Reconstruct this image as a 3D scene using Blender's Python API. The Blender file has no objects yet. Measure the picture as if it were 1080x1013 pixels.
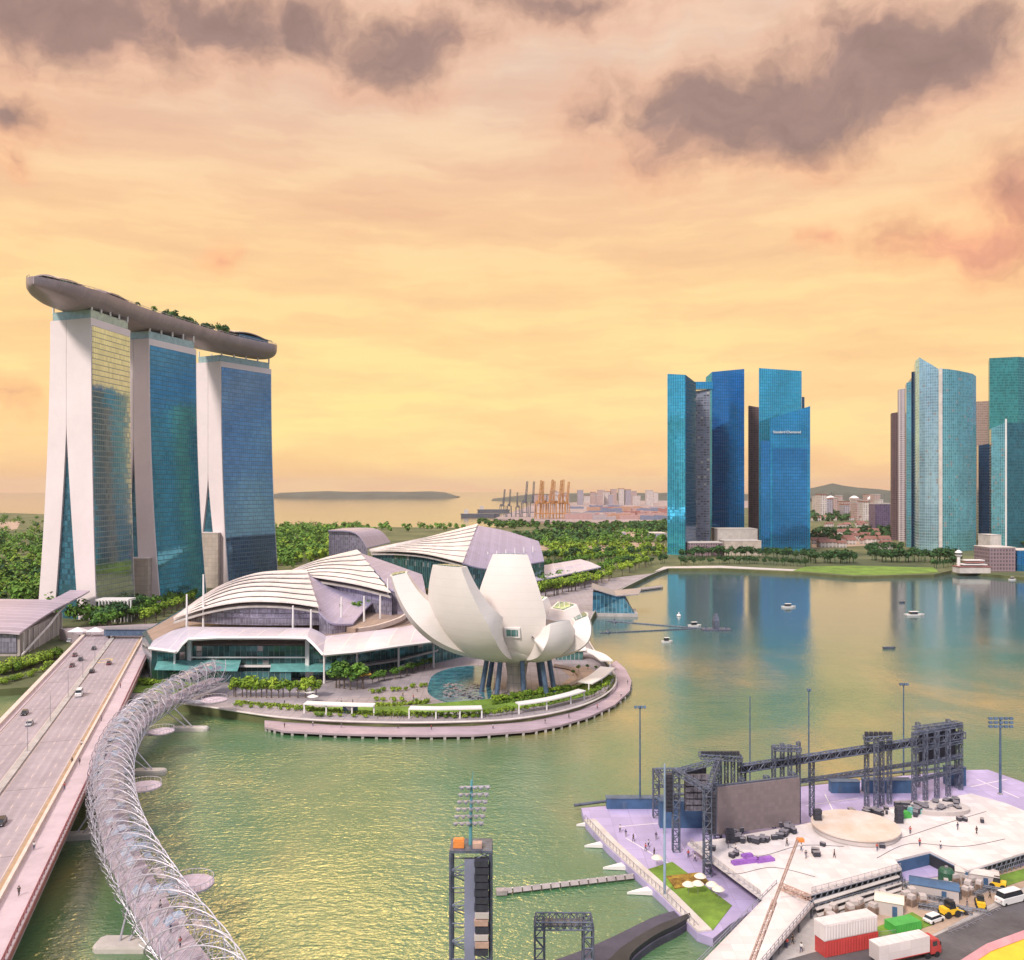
import bpy, bmesh, math, random
from mathutils import Vector, Matrix
R = math.radians
rnd = random.Random(7)
sc = bpy.context.scene
COL = sc.collection

# ------------------------------------------------------------------ camera
H, F, HY, CX = 85.0, 935.0, 516.0, 540.0        # eye height, focal length and horizon in photo pixels
cam = bpy.data.cameras.new("camera")
cam.sensor_fit = 'HORIZONTAL'
cam.sensor_width = 36.0
cam.lens = 36.0 * F / 1080.0
cam.shift_y = (HY - 506.5) / 1080.0
cam.clip_start = 1.0
cam.clip_end = 90000.0
camo = bpy.data.objects.new("camera", cam)
camo.location = (0, 0, H)
camo.rotation_euler = (R(90), 0, 0)
COL.objects.link(camo)
sc.camera = camo

# ------------------------------------------------------------------ view / render
sc.view_settings.view_transform = 'Standard'
sc.view_settings.look = 'None'
sc.view_settings.exposure = 0.6
sc.view_settings.gamma = 1.0
sc.cycles.use_denoising = True
sc.cycles.max_bounces = 6
sc.cycles.diffuse_bounces = 2
sc.cycles.glossy_bounces = 3
sc.cycles.transmission_bounces = 3
sc.cycles.transparent_max_bounces = 6
sc.cycles.volume_bounces = 0
sc.cycles.caustics_reflective = False
sc.cycles.caustics_refractive = False
sc.cycles.sample_clamp_indirect = 4.0

# ------------------------------------------------------------------ sun
SUN_EL, SUN_AZ = R(42), R(212)                  # azimuth clockwise from +Y (ahead): behind the camera, to the left
sun = bpy.data.lights.new("sun", 'SUN')
sun.energy = 2.3
sun.angle = R(10)
sun.color = (1.0, 0.90, 0.82)
suno = bpy.data.objects.new("sun", sun)
sdir = Vector((math.sin(SUN_AZ)*math.cos(SUN_EL), math.cos(SUN_AZ)*math.cos(SUN_EL), math.sin(SUN_EL)))
suno.rotation_euler = sdir.to_track_quat('Z', 'Y').to_euler()
suno.location = (0, 0, 400)
COL.objects.link(suno)

def lin(r, g, b):
    f = lambda c: (c/255.0/12.92) if c/255.0 <= 0.04045 else ((c/255.0+0.055)/1.055)**2.4
    return (f(r), f(g), f(b), 1.0)

# ------------------------------------------------------------------ node helper
class NT:
    def __init__(s, tree):
        s.t = tree; s.n = tree.nodes; s.l = tree.links
    def new(s, typ, **kw):
        nd = s.n.new(typ)
        for k, v in kw.items(): setattr(nd, k, v)
        return nd
    def put(s, sock, v):
        if v is None: return
        if hasattr(v, 'is_output'): s.l.new(v, sock)
        else: sock.default_value = v
    def math(s, op, a, b=None, c=None, clamp=False):
        nd = s.new('ShaderNodeMath', operation=op); nd.use_clamp = clamp
        for i, v in enumerate((a, b, c)): s.put(nd.inputs[i], v)
        return nd.outputs[0]
    def vmath(s, op, a, b=None, out=0):
        nd = s.new('ShaderNodeVectorMath', operation=op)
        s.put(nd.inputs[0], a)
        if b is not None: s.put(nd.inputs[3 if op == 'SCALE' else 1], b)
        return nd.outputs[out]
    def comb(s, x, y, z=0.0):
        nd = s.new('ShaderNodeCombineXYZ')
        for i, v in enumerate((x, y, z)): s.put(nd.inputs[i], v)
        return nd.outputs[0]
    def sep(s, v):
        nd = s.new('ShaderNodeSeparateXYZ'); s.put(nd.inputs[0], v); return nd.outputs
    def noise(s, vec, scale, detail=3.0, rough=0.55, dist=0.0, color=False):
        nd = s.new('ShaderNodeTexNoise')
        if vec is not None: s.put(nd.inputs['Vector'], vec)
        nd.inputs['Scale'].default_value = scale; nd.inputs['Detail'].default_value = detail
        nd.inputs['Roughness'].default_value = rough; nd.inputs['Distortion'].default_value = dist
        return nd.outputs['Color' if color else 'Fac']
    def ramp(s, fac, stops, interp='LINEAR'):
        nd = s.new('ShaderNodeValToRGB'); cr = nd.color_ramp; cr.interpolation = interp
        while len(cr.elements) < len(stops): cr.elements.new(0.5)
        for e, (p, c) in zip(cr.elements, stops):
            e.position = p; e.color = c if len(c) == 4 else (*c, 1)
        s.put(nd.inputs[0], fac); return nd.outputs[0]
    def mix(s, fac, a, b, blend='MIX'):
        nd = s.new('ShaderNodeMix', data_type='RGBA', blend_type=blend)
        s.put(nd.inputs[0], fac); s.put(nd.inputs[6], a); s.put(nd.inputs[7], b)
        return nd.outputs[2]
    def maprange(s, v, a, b, c=0.0, d=1.0, smooth=False):
        nd = s.new('ShaderNodeMapRange'); nd.clamp = True
        if smooth: nd.interpolation_type = 'SMOOTHSTEP'
        for i, x in enumerate((v, a, b, c, d)): s.put(nd.inputs[i], x)
        return nd.outputs[0]

# ------------------------------------------------------------------ world: sunset cloud deck over a Nishita sky
world = bpy.data.worlds.new("World"); sc.world = world; world.use_nodes = True
W = NT(world.node_tree); W.n.clear()
tc = W.new('ShaderNodeTexCoord')
dx, dy, dz = W.sep(tc.outputs['Generated'])
az = W.math('ARCTAN2', dx, dy)                   # radians, 0 straight ahead, + to the right
el = W.math('ARCSINE', W.math('MINIMUM', W.math('MAXIMUM', dz, -1.0), 1.0))
sky = W.new('ShaderNodeTexSky'); sky.sky_type = 'NISHITA'; sky.sun_disc = False
sky.sun_elevation = SUN_EL; sky.sun_rotation = SUN_AZ
sky.air_density = 1.2; sky.dust_density = 2.0
bg1 = W.new('ShaderNodeBackground'); W.put(bg1.inputs[0], sky.outputs[0]); bg1.inputs[1].default_value = 0.08
q = W.math('DIVIDE', el, R(60), clamp=True)
glow = W.ramp(q, [(0.0, lin(247, 196, 138)), (0.06, lin(253, 214, 150)), (0.15, lin(252, 214, 146)), (0.22, lin(249, 208, 146)),
                  (0.29, lin(242, 198, 150)), (0.36, lin(232, 193, 160)), (0.43, lin(225, 195, 172)), (0.50, lin(228, 196, 174)),
                  (0.58, lin(250, 222, 200)), (0.8, (0.88, 0.82, 0.88)), (1.0, (0.86, 0.84, 0.96))])
blue = W.ramp(q, [(0.0, lin(60, 96, 132)), (0.10, lin(60, 128, 190)), (0.22, lin(100, 168, 225)), (0.36, lin(190, 205, 222)), (0.6, (1.02, 0.98, 1.08)), (1.0, (0.86, 0.84, 0.96))])
warm_l = W.maprange(az, R(-88), R(-62), 0, 1, True)
warm_r = W.maprange(az, R(46), R(53), 1, 0, True)
base = W.mix(W.math('MULTIPLY', warm_l, warm_r), blue, glow)
# warm brightening low in the sky, left of centre
lv = W.vmath('MULTIPLY', W.vmath('SUBTRACT', W.comb(az, el), (R(-13), R(5.0), 0)), (1/R(26), 1/R(7.5), 0))
base = W.mix(W.maprange(W.vmath('LENGTH', lv, None, 1), 0.0, 1.0, 0.8, 0, True), base, lin(255, 224, 146))
# gap: made-up gold glow high on the left, unseen above the frame, added to gild the water
gv = W.vmath('MULTIPLY', W.vmath('SUBTRACT', W.comb(az, el), (R(-13), R(41), 0)), (1/R(15), 1/R(11), 0))
gap = W.maprange(W.vmath('LENGTH', gv, None, 1), 0.25, 1.0, 1, 0, True)  # mask of the added gold glow, not an opening in the cloud
base = W.mix(gap, base, (15.0, 9.6, 3.0, 1))
# cloud coordinates, streaked along the horizon
p = W.comb(az, el)
warp = W.vmath('SUBTRACT', W.noise(p, 9.0, 4.0, 0.6, 0.0, True), (0.5, 0.5, 0.5))
pw = W.vmath('ADD', p, W.vmath('MULTIPLY', warp, (0.14, 0.09, 0.0)))
ps = W.vmath('ADD', p, W.vmath('MULTIPLY', warp, (0.10, 0.028, 0.0)))
streak = W.noise(W.vmath('MULTIPLY', ps, (2.4, 15.0, 1.0)), 1.5, 5.0, 0.6)
base = W.mix(W.math('MULTIPLY', W.maprange(streak, 0.42, 0.68, 0.0, 0.55), W.maprange(el, R(24), R(36), 1, 0)), base, W.mix(W.maprange(el, R(6), R(22)), lin(232, 176, 122), lin(214, 166, 142)))
base = W.mix(W.math('MULTIPLY', W.maprange(streak, 0.5, 0.32, 0.0, 0.5), W.maprange(el, R(26), R(34), 1, 0)), base, W.mix(W.maprange(el, R(6), R(24)), lin(255, 224, 140), lin(243, 210, 176)))
def pxdir(px, py):
    x, z = (px-CX)/F, (HY-py)/F
    return math.atan2(x, 1.0), math.atan2(z, math.hypot(1.0, x))
# heavy clouds: (centre px, half-size px, weight)
BL = [((740, 118), (112, 66), 1.0), ((830, 108), (120, 72), 1.1), ((920, 76), (125, 74), 1.1), ((1000, 62), (95, 62), .95), ((620, 128), (60, 46), .66),
      ((80, 14), (190, 58), 1.0), ((220, 24), (170, 52), .9), ((330, 34), (140, 48), .85), ((430, 48), (120, 52), .95), ((600, 2), (190, 40), .75),
      ((20, 112), (60, 28), .85), ((15, 160), (26, 22), .6), ((1030, 248), (115, 40), .78), ((1085, 205), (95, 54), .8), ((870, 262), (44, 18), .6), ((238, 262), (28, 20), .55),
      ((250, 75), (60, 30), .45), ((10, 410), (90, 22), .5), ((1070, 160), (100, 40), .45), ((560, -60), (500, 60), .3)]
dens = None
for (c, hs, w) in BL:
    a0, e0 = pxdir(*c)
    v = W.vmath('MULTIPLY', W.vmath('SUBTRACT', pw, (a0, e0, 0)), (F/hs[0], F/hs[1], 0))
    m = W.math('MULTIPLY', W.math('SUBTRACT', 1.32, W.vmath('LENGTH', v, None, 1)), w*1.12)
    dens = m if dens is None else W.math('MAXIMUM', dens, m)
puff = W.noise(W.vmath('MULTIPLY', pw, (9.0, 13.0, 1.0)), 1.0, 7.0, 0.62)
d = W.math('ADD', W.math('MAXIMUM', dens, 0.0), W.math('MULTIPLY', W.math('SUBTRACT', puff, 0.53), 1.35))
cover = W.maprange(d, -0.05, 1.10, 0, 1, True)
edge = W.mix(W.maprange(el, R(14), R(23)), lin(242, 170, 120), lin(226, 172, 138))
dark = W.mix(W.maprange(el, R(15), R(20)), lin(214, 146, 116), lin(146, 117, 108))
cl = W.mix(W.maprange(d, 0.34, 1.15, 0, 1, True), edge, dark)
body = W.noise(W.vmath('MULTIPLY', pw, (16.0, 26.0, 1.0)), 1.0, 6.0, 0.6)
puffv = W.math('MULTIPLY', W.maprange(puff, 0.35, 0.7, 1.12, 0.88), W.maprange(body, 0.3, 0.7, 0.90, 1.16))
cl = W.mix(1.0, cl, W.comb(puffv, puffv, puffv), 'MULTIPLY')
base = W.mix(W.math('MULTIPLY', cover, 0.92), base, cl)
bg2 = W.new('ShaderNodeBackground'); W.put(bg2.inputs[0], base); bg2.inputs[1].default_value = 0.77
mixs = W.new('ShaderNodeMixShader'); mixs.inputs[0].default_value = 0.94
W.l.new(bg1.outputs[0], mixs.inputs[1]); W.l.new(bg2.outputs[0], mixs.inputs[2])
wo = W.new('ShaderNodeOutputWorld'); W.l.new(mixs.outputs[0], wo.inputs[0])

# ------------------------------------------------------------------ placing
def G(px, py, z=0.0):
    """the ground point at height z seen at photo pixel (px, py)"""
    Y = F*(H-z)/(py-HY)
    return Vector(((px-CX)*Y/F, Y, z))
def P(px, py, Y):
    return Vector(((px-CX)*Y/F, Y, H-(py-HY)*Y/F))
def X_(px, Y): return (px-CX)*Y/F
def Z_(py, Y): return H-(py-HY)*Y/F

# ------------------------------------------------------------------ mesh builder
class MB:
    def __init__(s): s.v = []; s.f = []
    def add(s, vs, fs):
        o = len(s.v); s.v += [Vector(v) for v in vs]; s.f += [tuple(i+o for i in f) for f in fs]; return s
    def face(s, *pts): return s.add(pts, [tuple(range(len(pts)))])
    def box(s, c, size, rz=0.0, tilt=None):
        x, y, z = (a/2 for a in size); m = Matrix.Rotation(rz, 3, 'Z')
        if tilt: m = m @ Matrix.Rotation(tilt[0], 3, tilt[1])
        vs = [m @ Vector((a*x, b*y, e*z)) + Vector(c) for e in (-1, 1) for a, b in ((-1, -1), (1, -1), (1, 1), (-1, 1))]
        return s.add(vs, [(3, 2, 1, 0), (4, 5, 6, 7), (0, 1, 5, 4), (1, 2, 6, 5), (2, 3, 7, 6), (3, 0, 4, 7)])
    def prism(s, poly, z0, z1, bottom=True):
        """z0/z1 numbers or per-corner lists"""
        n = len(poly)
        a = sum(poly[i][0]*poly[(i+1) % n][1]-poly[(i+1) % n][0]*poly[i][1] for i in range(n))
        zz0 = list(z0) if isinstance(z0, (list, tuple)) else [z0]*n
        zz1 = list(z1) if isinstance(z1, (list, tuple)) else [z1]*n
        idx = list(range(n)) if a > 0 else list(range(n))[::-1]
        vs = [(poly[i][0], poly[i][1], zz0[i]) for i in idx]+[(poly[i][0], poly[i][1], zz1[i]) for i in idx]
        fs = [(i, (i+1) % n, n+(i+1) % n, n+i) for i in range(n)]+[tuple(range(n, 2*n))]
        if bottom: fs.append(tuple(range(n))[::-1])
        return s.add(vs, fs)
    def loft(s, rings, closed=True, cap0=True, cap1=True):
        n = len(rings[0]); vs = [p for r in rings for p in r]; fs = []
        for k in range(len(rings)-1):
            for i in range(n if closed else n-1):
                j = (i+1) % n
                fs.append((k*n+i, k*n+j, (k+1)*n+j, (k+1)*n+i))
        if closed and cap0: fs.append(tuple(range(n))[::-1])
        if closed and cap1: fs.append(tuple(range((len(rings)-1)*n, len(rings)*n)))
        return s.add(vs, fs)
    def tube(s, pts, r, n=6, closed=False):
        pts = [Vector(p) for p in pts]; rings = []; m = len(pts)
        rr = r if isinstance(r, (list, tuple)) else [r]*m
        up = None
        for i, p in enumerate(pts):
            a = pts[(i-1) % m] if (closed or i > 0) else p
            b = pts[(i+1) % m] if (closed or i < m-1) else p
            t = (b-a)
            if t.length < 1e-9: t = Vector((0, 0, 1))
            t.normalize()
            if up is None:
                up = Vector((0, 0, 1)) if abs(t.z) < 0.9 else Vector((1, 0, 0))
            u = t.cross(up)
            if u.length < 1e-4: u = t.cross(Vector((1, 0.3, 0)))
            u.normalize(); w = u.cross(t).normalized(); up = w
            rings.append([p+(u*math.cos(2*math.pi*k/n)+w*math.sin(2*math.pi*k/n))*rr[i] for k in range(n)])
        if closed: rings.append(rings[0])
        return s.loft(rings, True, not closed, not closed)
    def bar(s, p0, p1, t): return s.tube([p0, p1], t*0.7071, 4)
    def truss(s, p0, p1, w, h, n, t, up=Vector((0, 0, 1))):
        """box truss: four chords, frames and diagonals"""
        p0, p1 = Vector(p0), Vector(p1); a = (p1-p0).normalized()
        if abs(a.dot(up)) > 0.95: up = Vector((0, 1, 0))
        u = a.cross(up).normalized(); v = u.cross(a).normalized()
        cs = [u*x*w/2+v*y*h/2 for x, y in ((-1, -1), (1, -1), (1, 1), (-1, 1))]
        for c in cs: s.bar(p0+c, p1+c, t)
        for k in range(n+1):
            q0 = p0+(p1-p0)*(k/n)
            for i in range(4):
                s.bar(q0+cs[i], q0+cs[(i+1) % 4], t*0.7)
                if k < n:
                    q1 = p0+(p1-p0)*((k+1)/n); j = (i+1) % 4
                    s.bar(q0+cs[i if k % 2 else j], q1+cs[j if k % 2 else i], t*0.6)
        return s
    def lathe(s, prof, c, n=24):
        rings = [[Vector((c[0]+r*math.cos(2*math.pi*k/n), c[1]+r*math.sin(2*math.pi*k/n), c[2]+z)) for k in range(n)] for r, z in prof]
        return s.loft(rings)
    def sheet(s, rows, thick):
        """a grid of points given a thickness downwards"""
        nr, nc = len(rows), len(rows[0]); vs = [Vector(p) for r in rows for p in r]; N = nr*nc
        vs += [v-Vector((0, 0, thick)) for v in vs]; fs = []
        for i in range(nr-1):
            for j in range(nc-1):
                a = (i*nc+j, i*nc+j+1, (i+1)*nc+j+1, (i+1)*nc+j)
                fs.append(a); fs.append(tuple(k+N for k in a[::-1]))
        for j in range(nc-1):
            fs.append((j+1, j, N+j, N+j+1)); b = (nr-1)*nc
            fs.append((b+j, b+j+1, N+b+j+1, N+b+j))
        for i in range(nr-1):
            fs.append((i*nc, (i+1)*nc, N+(i+1)*nc, N+i*nc)); e = nc-1
            fs.append(((i+1)*nc+e, i*nc+e, N+i*nc+e, N+(i+1)*nc+e))
        return s.add(vs, fs)
    def build(s, name, mat, parent=None, smooth=False, local=True):
        off = parent_loc(parent) if (parent is not None and local) else Vector((0, 0, 0))
        me = bpy.data.meshes.new(name)
        me.from_pydata([tuple(v-off) for v in s.v], [], s.f)
        uv = me.uv_layers.new(name="metres"); d = uv.data
        for pl in me.polygons:
            n = pl.normal
            if abs(n.z) < 0.75:
                L = math.hypot(n.x, n.y) or 1.0; tx, ty = -n.y/L, n.x/L
                for li in pl.loop_indices:
                    v = s.v[me.loops[li].vertex_index]; d[li].uv = (v.x*tx+v.y*ty, v.z)
            else:
                for li in pl.loop_indices:
                    v = s.v[me.loops[li].vertex_index]; d[li].uv = (v.x, v.y)
        if smooth: me.polygons.foreach_set('use_smooth', [True]*len(me.polygons))
        if smooth == 'angle': me.set_sharp_from_angle(angle=R(35))
        me.materials.append(mat)
        o = bpy.data.objects.new(name, me); COL.objects.link(o)
        if parent is not None: o.parent = parent
        return o
def parent_loc(o):
    l = Vector((0, 0, 0))
    while o is not None:
        l += Vector(o.location); o = o.parent
    return l
def tag(o, label, cat, group=None):
    o['label'] = label; o['category'] = cat
    if group: o['group'] = group
    return o
def thing(name, label, cat, loc=(0, 0, 0), group=None):
    o = bpy.data.objects.new(name, None); o.empty_display_size = 1.0; o.location = loc; COL.objects.link(o)
    return tag(o, label, cat, group)
def struct(o, kind='structure'):
    o['kind'] = kind; return o
def dup(root, loc, rz=0.0, scale=1.0, label=None, group=None):
    r = root.copy(); COL.objects.link(r); r.location = loc; r.rotation_euler = (0, 0, rz); r.scale = (scale,)*3 if not isinstance(scale, tuple) else scale
    if label: r['label'] = label
    if group: r['group'] = group
    for ch in list(root.children):
        c = ch.copy(); COL.objects.link(c); c.parent = r
        for g in list(ch.children):
            e = g.copy(); COL.objects.link(e); e.parent = c
    return r
class Stamp:
    """first use moves the prototype itself, later uses copy it"""
    def __init__(s, root): s.root = root; s.used = False
    def put(s, loc, rz=0.0, scale=1.0, label=None, group=None):
        if not s.used:
            s.used = True; r = s.root; r.location = loc; r.rotation_euler = (0, 0, rz); r.scale = (scale,)*3 if not isinstance(scale, tuple) else scale
            if label: r['label'] = label
            if group: r['group'] = group
            return r
        return dup(s.root, loc, rz, scale, label, group)
def lerp(a, b, t): return a+(b-a)*t
def curve(pts, n):
    """Catmull-Rom through 3-D points, n samples"""
    pts = [Vector(p) for p in pts]; m = len(pts); out = []
    for k in range(n):
        t = k/(n-1)*(m-1); i = min(int(t), m-2); f = t-i
        p0, p1, p2, p3 = pts[max(i-1, 0)], pts[i], pts[i+1], pts[min(i+2, m-1)]
        out.append(0.5*((2*p1)+(p2-p0)*f+(2*p0-5*p1+4*p2-p3)*f*f+(3*p1-p0-3*p2+p3)*f**3))
    return out
# ------------------------------------------------------------------ materials
def mat(name, col, rough=0.7, metal=0.0, var=0.25, scale=0.15, bump=0.0, bscale=2.0, spec=0.5, col2=None, fine=0.0):
    m = bpy.data.materials.new(name); m.use_nodes = True; T = NT(m.node_tree); b = T.n['Principled BSDF']
    tcn = T.new('ShaderNodeTexCoord'); geo = T.new('ShaderNodeNewGeometry'); pos = geo.outputs['Position']
    c = tuple(col[:3])+(1,)
    lo = tuple(max(x*(1-var), 0) for x in c[:3])+(1,); hi = tuple(min(x*(1+var), 1) for x in c[:3])+(1,)
    if col2: hi = tuple(col2[:3])+(1,)
    n = T.noise(pos, scale, 5.0, 0.65)
    cc = T.mix(T.maprange(n, 0.32, 0.68), lo, hi)
    if fine:
        n2 = T.noise(pos, scale*9, 3.0, 0.7); f = T.maprange(n2, 0.3, 0.7, 1-fine, 1+fine)
        cc = T.mix(1.0, cc, T.comb(f, f, f), 'MULTIPLY')
    T.put(b.inputs['Base Color'], cc)
    b.inputs['Roughness'].default_value = rough; b.inputs['Metallic'].default_value = metal
    b.inputs['Specular IOR Level'].default_value = spec
    if bump:
        bn = T.new('ShaderNodeBump'); bn.inputs['Strength'].default_value = bump; bn.inputs['Distance'].default_value = 0.3
        T.put(bn.inputs['Height'], T.noise(pos, bscale, 4.0, 0.6)); T.l.new(bn.outputs[0], b.inputs['Normal'])
    return m
def lined(name, col, line, pu=0.0, pv=0.0, wu=0.06, wv=0.06, rough=0.6, metal=0.0, var=0.12, scale=0.1, rot=0.0, spec=0.5, cv=0.09):
    """a surface scored by joints every pu / pv metres (0: none)"""
    m = mat(name, col, rough, metal, var, scale, spec=spec); T = NT(m.node_tree); b = T.n['Principled BSDF']
    uvn = T.new('ShaderNodeUVMap'); uvn.uv_map = 'metres'; u, v, _ = T.sep(uvn.outputs[0])
    if rot:
        ca, sa = math.cos(rot), math.sin(rot)
        u2 = T.math('ADD', T.math('MULTIPLY', u, ca), T.math('MULTIPLY', v, sa)); v2 = T.math('SUBTRACT', T.math('MULTIPLY', v, ca), T.math('MULTIPLY', u, sa)); u, v = u2, v2
    mk = None; cell = []
    for c, p_, w in ((u, pu, wu), (v, pv, wv)):
        if not p_: cell.append(0.0); continue
        s = T.math('DIVIDE', c, p_); k = T.math('LESS_THAN', T.math('FRACT', s), w/p_); cell.append(T.math('FLOOR', s))
        mk = k if mk is None else T.math('MAXIMUM', mk, k)
    wn = T.new('ShaderNodeTexWhiteNoise', noise_dimensions='3D'); T.put(wn.inputs['Vector'], T.comb(cell[0], cell[1], 0.0))
    src = b.inputs['Base Color'].links[0].from_socket
    k2 = T.maprange(wn.outputs['Value'], 0, 1, 1-cv, 1+cv)
    src = T.mix(1.0, src, T.comb(k2, k2, k2), 'MULTIPLY')
    T.put(b.inputs['Base Color'], T.mix(mk, src, tuple(line[:3])+(1,)))
    return m
def glass(name, col, floor=4.0, bay=1.5, metal=0.6, rough=0.08, line=(0.05, 0.08, 0.1), lw=0.12, sp=0.22, var=0.35, tilt=0.02, spand=None, lit=0.0, blk=0.0):
    """curtain wall: mullions every bay, a spandrel band every floor, panes that differ and sit slightly out of true"""
    m = bpy.data.materials.new(name); m.use_nodes = True; T = NT(m.node_tree); b = T.n['Principled BSDF']
    uvn = T.new('ShaderNodeUVMap'); uvn.uv_map = 'metres'; u, v, _ = T.sep(uvn.outputs[0])
    su, sv = T.math('DIVIDE', u, bay), T.math('DIVIDE', v, floor)
    mu = T.math('LESS_THAN', T.math('FRACT', su), lw/bay*1.0); mv = T.math('LESS_THAN', T.math('FRACT', sv), sp)
    cu, cv = T.math('FLOOR', su), T.math('FLOOR', sv)
    wn = T.new('ShaderNodeTexWhiteNoise', noise_dimensions='3D'); T.put(wn.inputs['Vector'], T.comb(cu, cv, 3.0))
    rv = wn.outputs['Value']; rc = wn.outputs['Color']
    c = tuple(col[:3])+(1,)
    lo = tuple(x*(1-var) for x in c[:3])+(1,); hi = tuple(min(1, x*(1+var)) for x in c[:3])+(1,)
    cc = T.mix(rv, lo, hi)
    geo = T.new('ShaderNodeNewGeometry')
    big = T.maprange(T.noise(T.vmath('MULTIPLY', geo.outputs['Position'], (1, 1, 0.7)), 0.02, 4.0, 0.6), 0.3, 0.7, 1-blk, 1+blk)
    cc = T.mix(1.0, cc, T.comb(big, big, big), 'MULTIPLY')
    if lit:   # a few panes with pale blinds drawn
        w2 = T.new('ShaderNodeTexWhiteNoise', noise_dimensions='3D'); T.put(w2.inputs['Vector'], T.comb(cu, cv, 9.0))
        cc = T.mix(T.math('GREATER_THAN', w2.outputs['Value'], 1-lit), cc, (0.42, 0.42, 0.40, 1))
    sd = tuple((spand or tuple(x*0.55 for x in col[:3]))[:3])+(1,)
    cc = T.mix(mv, cc, sd); cc = T.mix(mu, cc, tuple(line[:3])+(1,))
    T.put(b.inputs['Base Color'], cc)
    nolines = T.math('SUBTRACT', 1.0, T.math('MAXIMUM', mu, T.math('MULTIPLY', mv, 0.5)))
    T.put(b.inputs['Metallic'], T.math('MULTIPLY', nolines, metal))
    T.put(b.inputs['Roughness'], T.maprange(nolines, 0, 1, 0.45, rough))
    t = T.vmath('SCALE', T.vmath('SUBTRACT', rc, (0.5, 0.5, 0.5)), tilt)
    T.put(b.inputs['Normal'], T.vmath('NORMALIZE', T.vmath('ADD', geo.outputs['Normal'], t)))
    b.inputs['Specular IOR Level'].default_value = 0.6
    return m
def leafmat(name, c1, c2):
    m = bpy.data.materials.new(name); m.use_nodes = True; T = NT(m.node_tree); b = T.n['Principled BSDF']
    geo = T.new('ShaderNodeNewGeometry'); oi = T.new('ShaderNodeObjectInfo')
    n = T.noise(geo.outputs['Position'], 0.22, 3.0, 0.6)
    f = T.math('ADD', T.math('MULTIPLY', n, 0.8), T.math('MULTIPLY', T.math('SUBTRACT', oi.outputs['Random'], 0.5), 0.5))
    f = T.math('ADD', f, T.math('MULTIPLY', T.math('SUBTRACT', geo.outputs['Random Per Island'], 0.5), 0.5))
    T.put(b.inputs['Base Color'], T.mix(T.maprange(f, 0.1, 0.75), tuple(c1)+(1,), tuple(c2)+(1,)))
    b.inputs['Roughness'].default_value = 0.65; b.inputs['Specular IOR Level'].default_value = 0.25
    return m

M = {}
M['white'] = mat('white_paint', (0.78, 0.74, 0.72), 0.5, var=0.06, scale=0.05)
M['fin'] = mat('tower_end_wall', (0.76, 0.66, 0.66), 0.55, var=0.05, scale=0.03, fine=.02)
M['mbs'] = glass('hotel_glass', (0.56, 0.62, 0.62), 3.4, 2.2, 0.95, 0.05, (0.12, 0.17, 0.18), 0.22, 0.16, 0.10, 0.004, (0.30, 0.34, 0.34), blk=0.12)
M['mbs2'] = glass('hotel_glass_teal', (0.10, 0.36, 0.48), 3.4, 2.2, 0.92, 0.06, (0.05, 0.11, 0.13), 0.22, 0.16, 0.14, 0.006, (0.08, 0.20, 0.24), blk=0.25)
M['mbs3'] = glass('hotel_glass_blue', (0.22, 0.42, 0.56), 3.4, 2.2, 0.92, 0.06, (0.08, 0.13, 0.17), 0.22, 0.16, 0.14, 0.006, (0.17, 0.25, 0.30), blk=0.2)
M['atrium'] = glass('atrium_glass', (0.06, 0.20, 0.27), 3.4, 2.4, 0.6, 0.10, (0.03, 0.06, 0.08), 0.2, 0.2, 0.4, 0.03)
M['hull'] = lined('park_hull_panels', (0.35, 0.28, 0.29), (0.28, 0.22, 0.23), 6.0, 0, 0.25, 0.1, 0.45, 0.3, var=0.12, scale=0.06)
M['crown'] = mat('crown_glass', (0.36, 0.48, 0.46), 0.25, 0.2, var=0.2, scale=0.3)
M['deckwood'] = lined('timber_decking', (0.34, 0.24, 0.19), (0.2, 0.14, 0.11), 0.6, 0, 0.06, 0, 0.75)
M['conc'] = mat('concrete', (0.42, 0.38, 0.36), 0.85, var=0.2, scale=0.2, bump=0.15, fine=0.06)
M['pale_conc'] = mat('pale_concrete', (0.58, 0.52, 0.48), 0.8, var=0.15, scale=0.15, fine=0.05)
M['beige'] = lined('beige_stone', (0.50, 0.42, 0.35), (0.34, 0.29, 0.25), 3.0, 3.4, 0.15, 0.25, 0.8)
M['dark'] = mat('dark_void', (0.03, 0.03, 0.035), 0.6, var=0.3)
M['steel'] = mat('galvanised_steel', (0.42, 0.40, 0.44), 0.35, 0.6, var=0.15, scale=0.6)
M['helix'] = mat('duplex_steel', (0.52, 0.49, 0.54), 0.38, 0.4, var=0.15, scale=0.5)
M['darksteel'] = mat('dark_truss_steel', (0.115, 0.13, 0.18), 0.5, 0.3, var=0.4, scale=0.8)
M['bluesteel'] = mat('blue_grey_steel', (0.09, 0.14, 0.22), 0.45, 0.3, var=0.3, scale=0.6)
M['roofw'] = lined('white_roof_louvre', (0.78, 0.70, 0.66), (0.5, 0.45, 0.45), 3.0, 0, 0.08, 0, 0.45, var=0.06)
M['roofp'] = lined('grey_metal_roof', (0.42, 0.38, 0.54), (0.33, 0.30, 0.42), 1.6, 0, 0.14, 0, 0.4, 0.3, var=0.10, scale=0.08)
M['canopy'] = lined('canopy_roof', (0.60, 0.56, 0.68), (0.75, 0.70, 0.74), 9.0, 0, 0.5, 0, 0.35, 0.2, var=0.10)
M['mallglass'] = glass('mall_glass', (0.07, 0.19, 0.19), 3.6, 2.4, 0.55, 0.08, (0.20, 0.26, 0.26), 0.16, 0.10, 0.5, 0.03, lit=0.05)
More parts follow.
